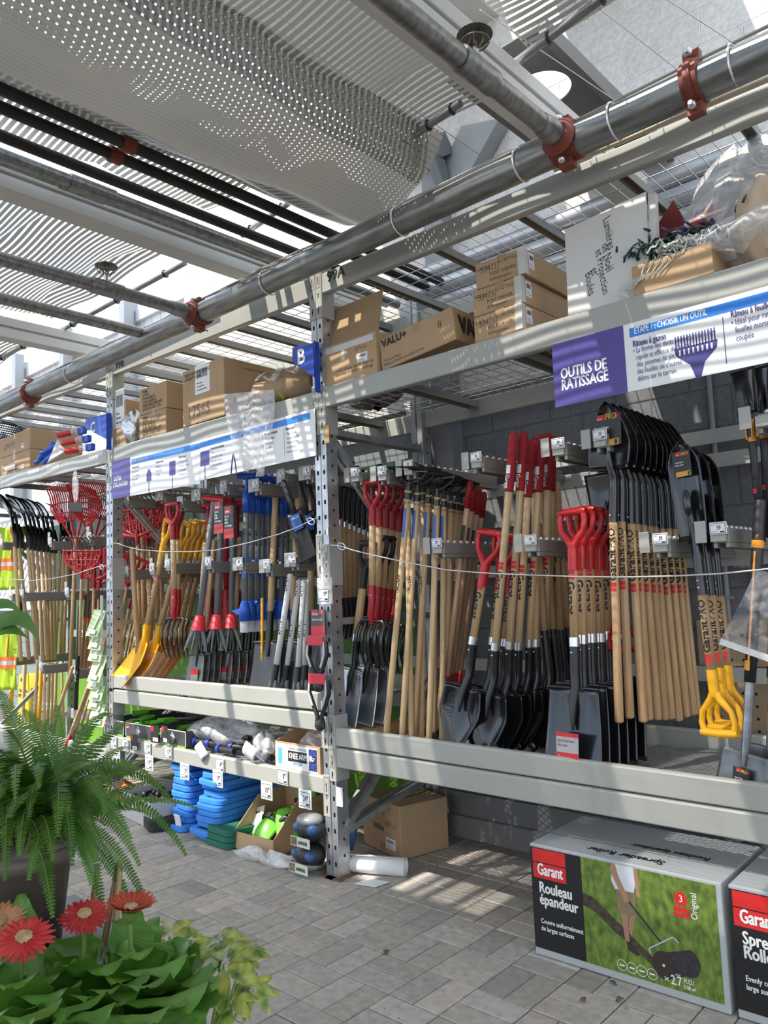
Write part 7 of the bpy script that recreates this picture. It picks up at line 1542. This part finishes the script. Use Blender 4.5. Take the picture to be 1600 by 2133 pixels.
g1, c1 = gerbera('potted gerbera with a coral red and a salmon flower at the frame edge', 40, 2110, 1.38, [(-40, 2040, 1.3, .06), (60, 1990, 1.5, .06), (130, 2010, 1.4, .07), (20, 2060, 1.2, .07), (110, 2090, 1.2, .07), (-20, 2130, 1.1, .08), (150, 2130, 1.15, .06), (-60, 2000, 1.45, .05), (60, 2140, 1.05, .07)])
gflower(g1, c1, PD(50, 1956, 1.40), (upc.x*.5, upc.y*.5, .95), .054, PETAL, CEN); gflower(g1, c1, PD(-4, 1925, 1.45), (upc.x*.2+.2, upc.y*.3, .9), .052, PETS, CEN, .3)
gleaf(g1, c1, PD(45, 1862, 1.5), .05, .0, .015, leafmat('young_leaf', (.14, .30, .05), (.09, .21, .035), 10), 6)
g2, c2 = gerbera('potted gerbera with an open coral flower in front of a bamboo stake', 165, 2110, 1.48, [(150, 1960, 1.6, .06), (210, 1985, 1.5, .06), (120, 1985, 1.45, .06), (230, 2030, 1.35, .07), (90, 2050, 1.3, .06), (190, 2080, 1.2, .08), (270, 2090, 1.25, .07), (140, 2120, 1.1, .07), (200, 2140, 1.05, .06), (165, 2000, 1.3, .05)])
gflower(g2, c2, PD(176, 1908, 1.55), (upc.x*.42, upc.y*.42, .95), .052, PETAL, CEN); gflower(g2, c2+Vector((0, 0, .02)), PD(112, 2062, 1.42), (-.2, -.1, 1), .032, PETAL, CEN, .5)
g3, c3 = gerbera('potted gerbera with an orange red flower seen from the side', 275, 2120, 1.5, [(330, 1980, 1.6, .065), (400, 1965, 1.55, .07), (250, 1965, 1.6, .055), (350, 2040, 1.35, .085), (420, 2060, 1.35, .09), (300, 2060, 1.25, .08), (240, 2050, 1.35, .06), (380, 2110, 1.2, .10), (430, 2110, 1.25, .08), (320, 2130, 1.1, .08), (260, 1920, 1.65, .045), (310, 1925, 1.7, .05), (290, 2000, 1.45, .06)])
for a, b, z, w in ((415, 1968, 1.56, .075), (350, 1985, 1.50, .07), (262, 1958, 1.58, .05), (310, 1950, 1.66, .055), (440, 2035, 1.42, .085)): gleaf(g3, c3+Vector((rr.uniform(-.03, .03), rr.uniform(-.03, .03), 0)), PD(a, b, z), w, -.02, .008, leafmat('gerbera_leaf_light', (.17, .36, .05), (.10, .25, .035), 8, .36), 3, .2)
gflower(g3, c3, PD(272, 1896, 1.52), (.12, .05, 1), .056, PETO, CEN, .42)
for k, (a, b, c, d, z, lb) in enumerate(((203, 1802, 180, 2000, 1.75, 'bamboo stake behind the open coral flower'), (248, 1792, 215, 1975, 1.72, 'taller bamboo stake beside the orange red flower'), (250, 1806, 236, 1985, 1.70, 'shorter bamboo stake crossing the taller one by the flower'))):
    A, D = PD(a, b, z), PD(c, d, z-.1); D = A+(D-A)*((A.z-.56)/(A.z-D.z)); t = thing('bamboo_stake', lb, 'stake', tuple(D), 0, 'bamboo stakes'); m = MB(); v = A-D; n = 7
    for i in range(n): m.tube([v*(i/n), v*((i+.94)/n), v*((i+.97)/n), v*((i+1)/n)], [.0068, .0065, .0078, .0068], 10)
    m.build('cane', mat('bamboo', (.46, .31, .14), .45, col2=(.30, .19, .09), scale=9, stretch=(3, 3, 1)), t)
# variegated umbrella plant
q = PD(430, 2110, 1.62); s = thing('umbrella_plant', 'small plant with yellow and green whorled leaves beside the gerberas', 'plant', (q.x, q.y, .002)); pot(s, .09, .56, PT); c = Vector((q.x, q.y, .55))
for i, (a, b, z, R_) in enumerate(((458, 1958, 1.75, .060), (506, 1992, 1.8, .055), (466, 2008, 1.62, .095), (352, 1952, 1.8, .075), (395, 1990, 1.7, .07), (482, 2090, 1.55, .055), (528, 2062, 1.7, .055), (300, 1930, 1.85, .05))):
    H_ = PD(a, b, z); MB().tube([c, c+(H_-c)*.5+Vector((.02, 0, .02)), H_], [.005, .004, .0025], 6).build('stem', STEMG, s, world=True); nrm = Vector((rr.uniform(-.3, .5), -.5, .9)).normalized(); A_v = nrm.orthogonal().normalized(); B_v = nrm.cross(A_v)
    mb = MB(); nl = 7
    for j in range(nl):
        th = 2*PI*j/nl+rr.uniform(-.15, .15); d = (A_v*math.cos(th)+B_v*math.sin(th)); sd = nrm.cross(d); V = []; F = []
        for k in range(8):
            u = k/7; p = H_+d*(R_*(.14+.86*u))-nrm*(R_*.28*u*u)-Vector((0, 0, R_*.12*u*u)); w_ = R_*.24*math.sin(PI*min(.97, max(.04, u)))**.8; V += [p-sd*w_+nrm*w_*.25, p, p+sd*w_+nrm*w_*.25]
        for k in range(7): F += [(3*k, 3*k+1, 3*k+4, 3*k+3), (3*k+1, 3*k+2, 3*k+5, 3*k+4)]
        mb.add(V, F, 0, True)
    mb.build('leaf_whorl', VARI, s, world=True)
# long strap leaves reaching in from the edge
q = PD(-120, 1500, 1.25); d = thing('strap_leaf_plant', 'long arching strap leaves reaching in before the hi-vis vests', 'plant', (q.x, q.y, 0)); 
pot(d, .12, .3, PT); MB().cyl((0, 0, .25), (0, 0, q.z+.1), .015, n=10).build('stem', STEMG, d)
def strap(pts, w):
    n = 26; K = [PD(*p) for p in pts]; P = [bez(*K, i/n) for i in range(n+1)]; V = []; F = []; mb = MB()
    for i in range(n+1):
        t = (P[min(i+1, n)]-P[max(0, i-1)]).normalized(); v = (CAM-P[i]).normalized(); sd = t.cross(v+Vector((0, 0, .6))).normalized(); nn = sd.cross(t); u = i/n; w_ = w*(.55+.45*math.sin(PI*min(1, u*1.1)))*min(1, (1-u)*3.2+.02)
        V += [P[i]-sd*w_+nn*w_*.35, P[i], P[i]+sd*w_+nn*w_*.35]
    for i in range(n): F += [(3*i, 3*i+1, 3*i+4, 3*i+3), (3*i+1, 3*i+2, 3*i+5, 3*i+4)]
    mb.add(V, F, 0, True); mb.build('leaf', DRAC, d, world=True)
strap(((-110, 1420, 1.25), (-10, 1270, 1.22), (60, 1262, 1.2), (78, 1340, 1.2)), .016); strap(((-110, 1400, 1.25), (-60, 1310, 1.2), (10, 1290, 1.2), (62, 1332, 1.2)), .017); strap(((-110, 1380, 1.25), (-40, 1240, 1.25), (20, 1245, 1.25), (48, 1282, 1.25)), .011)
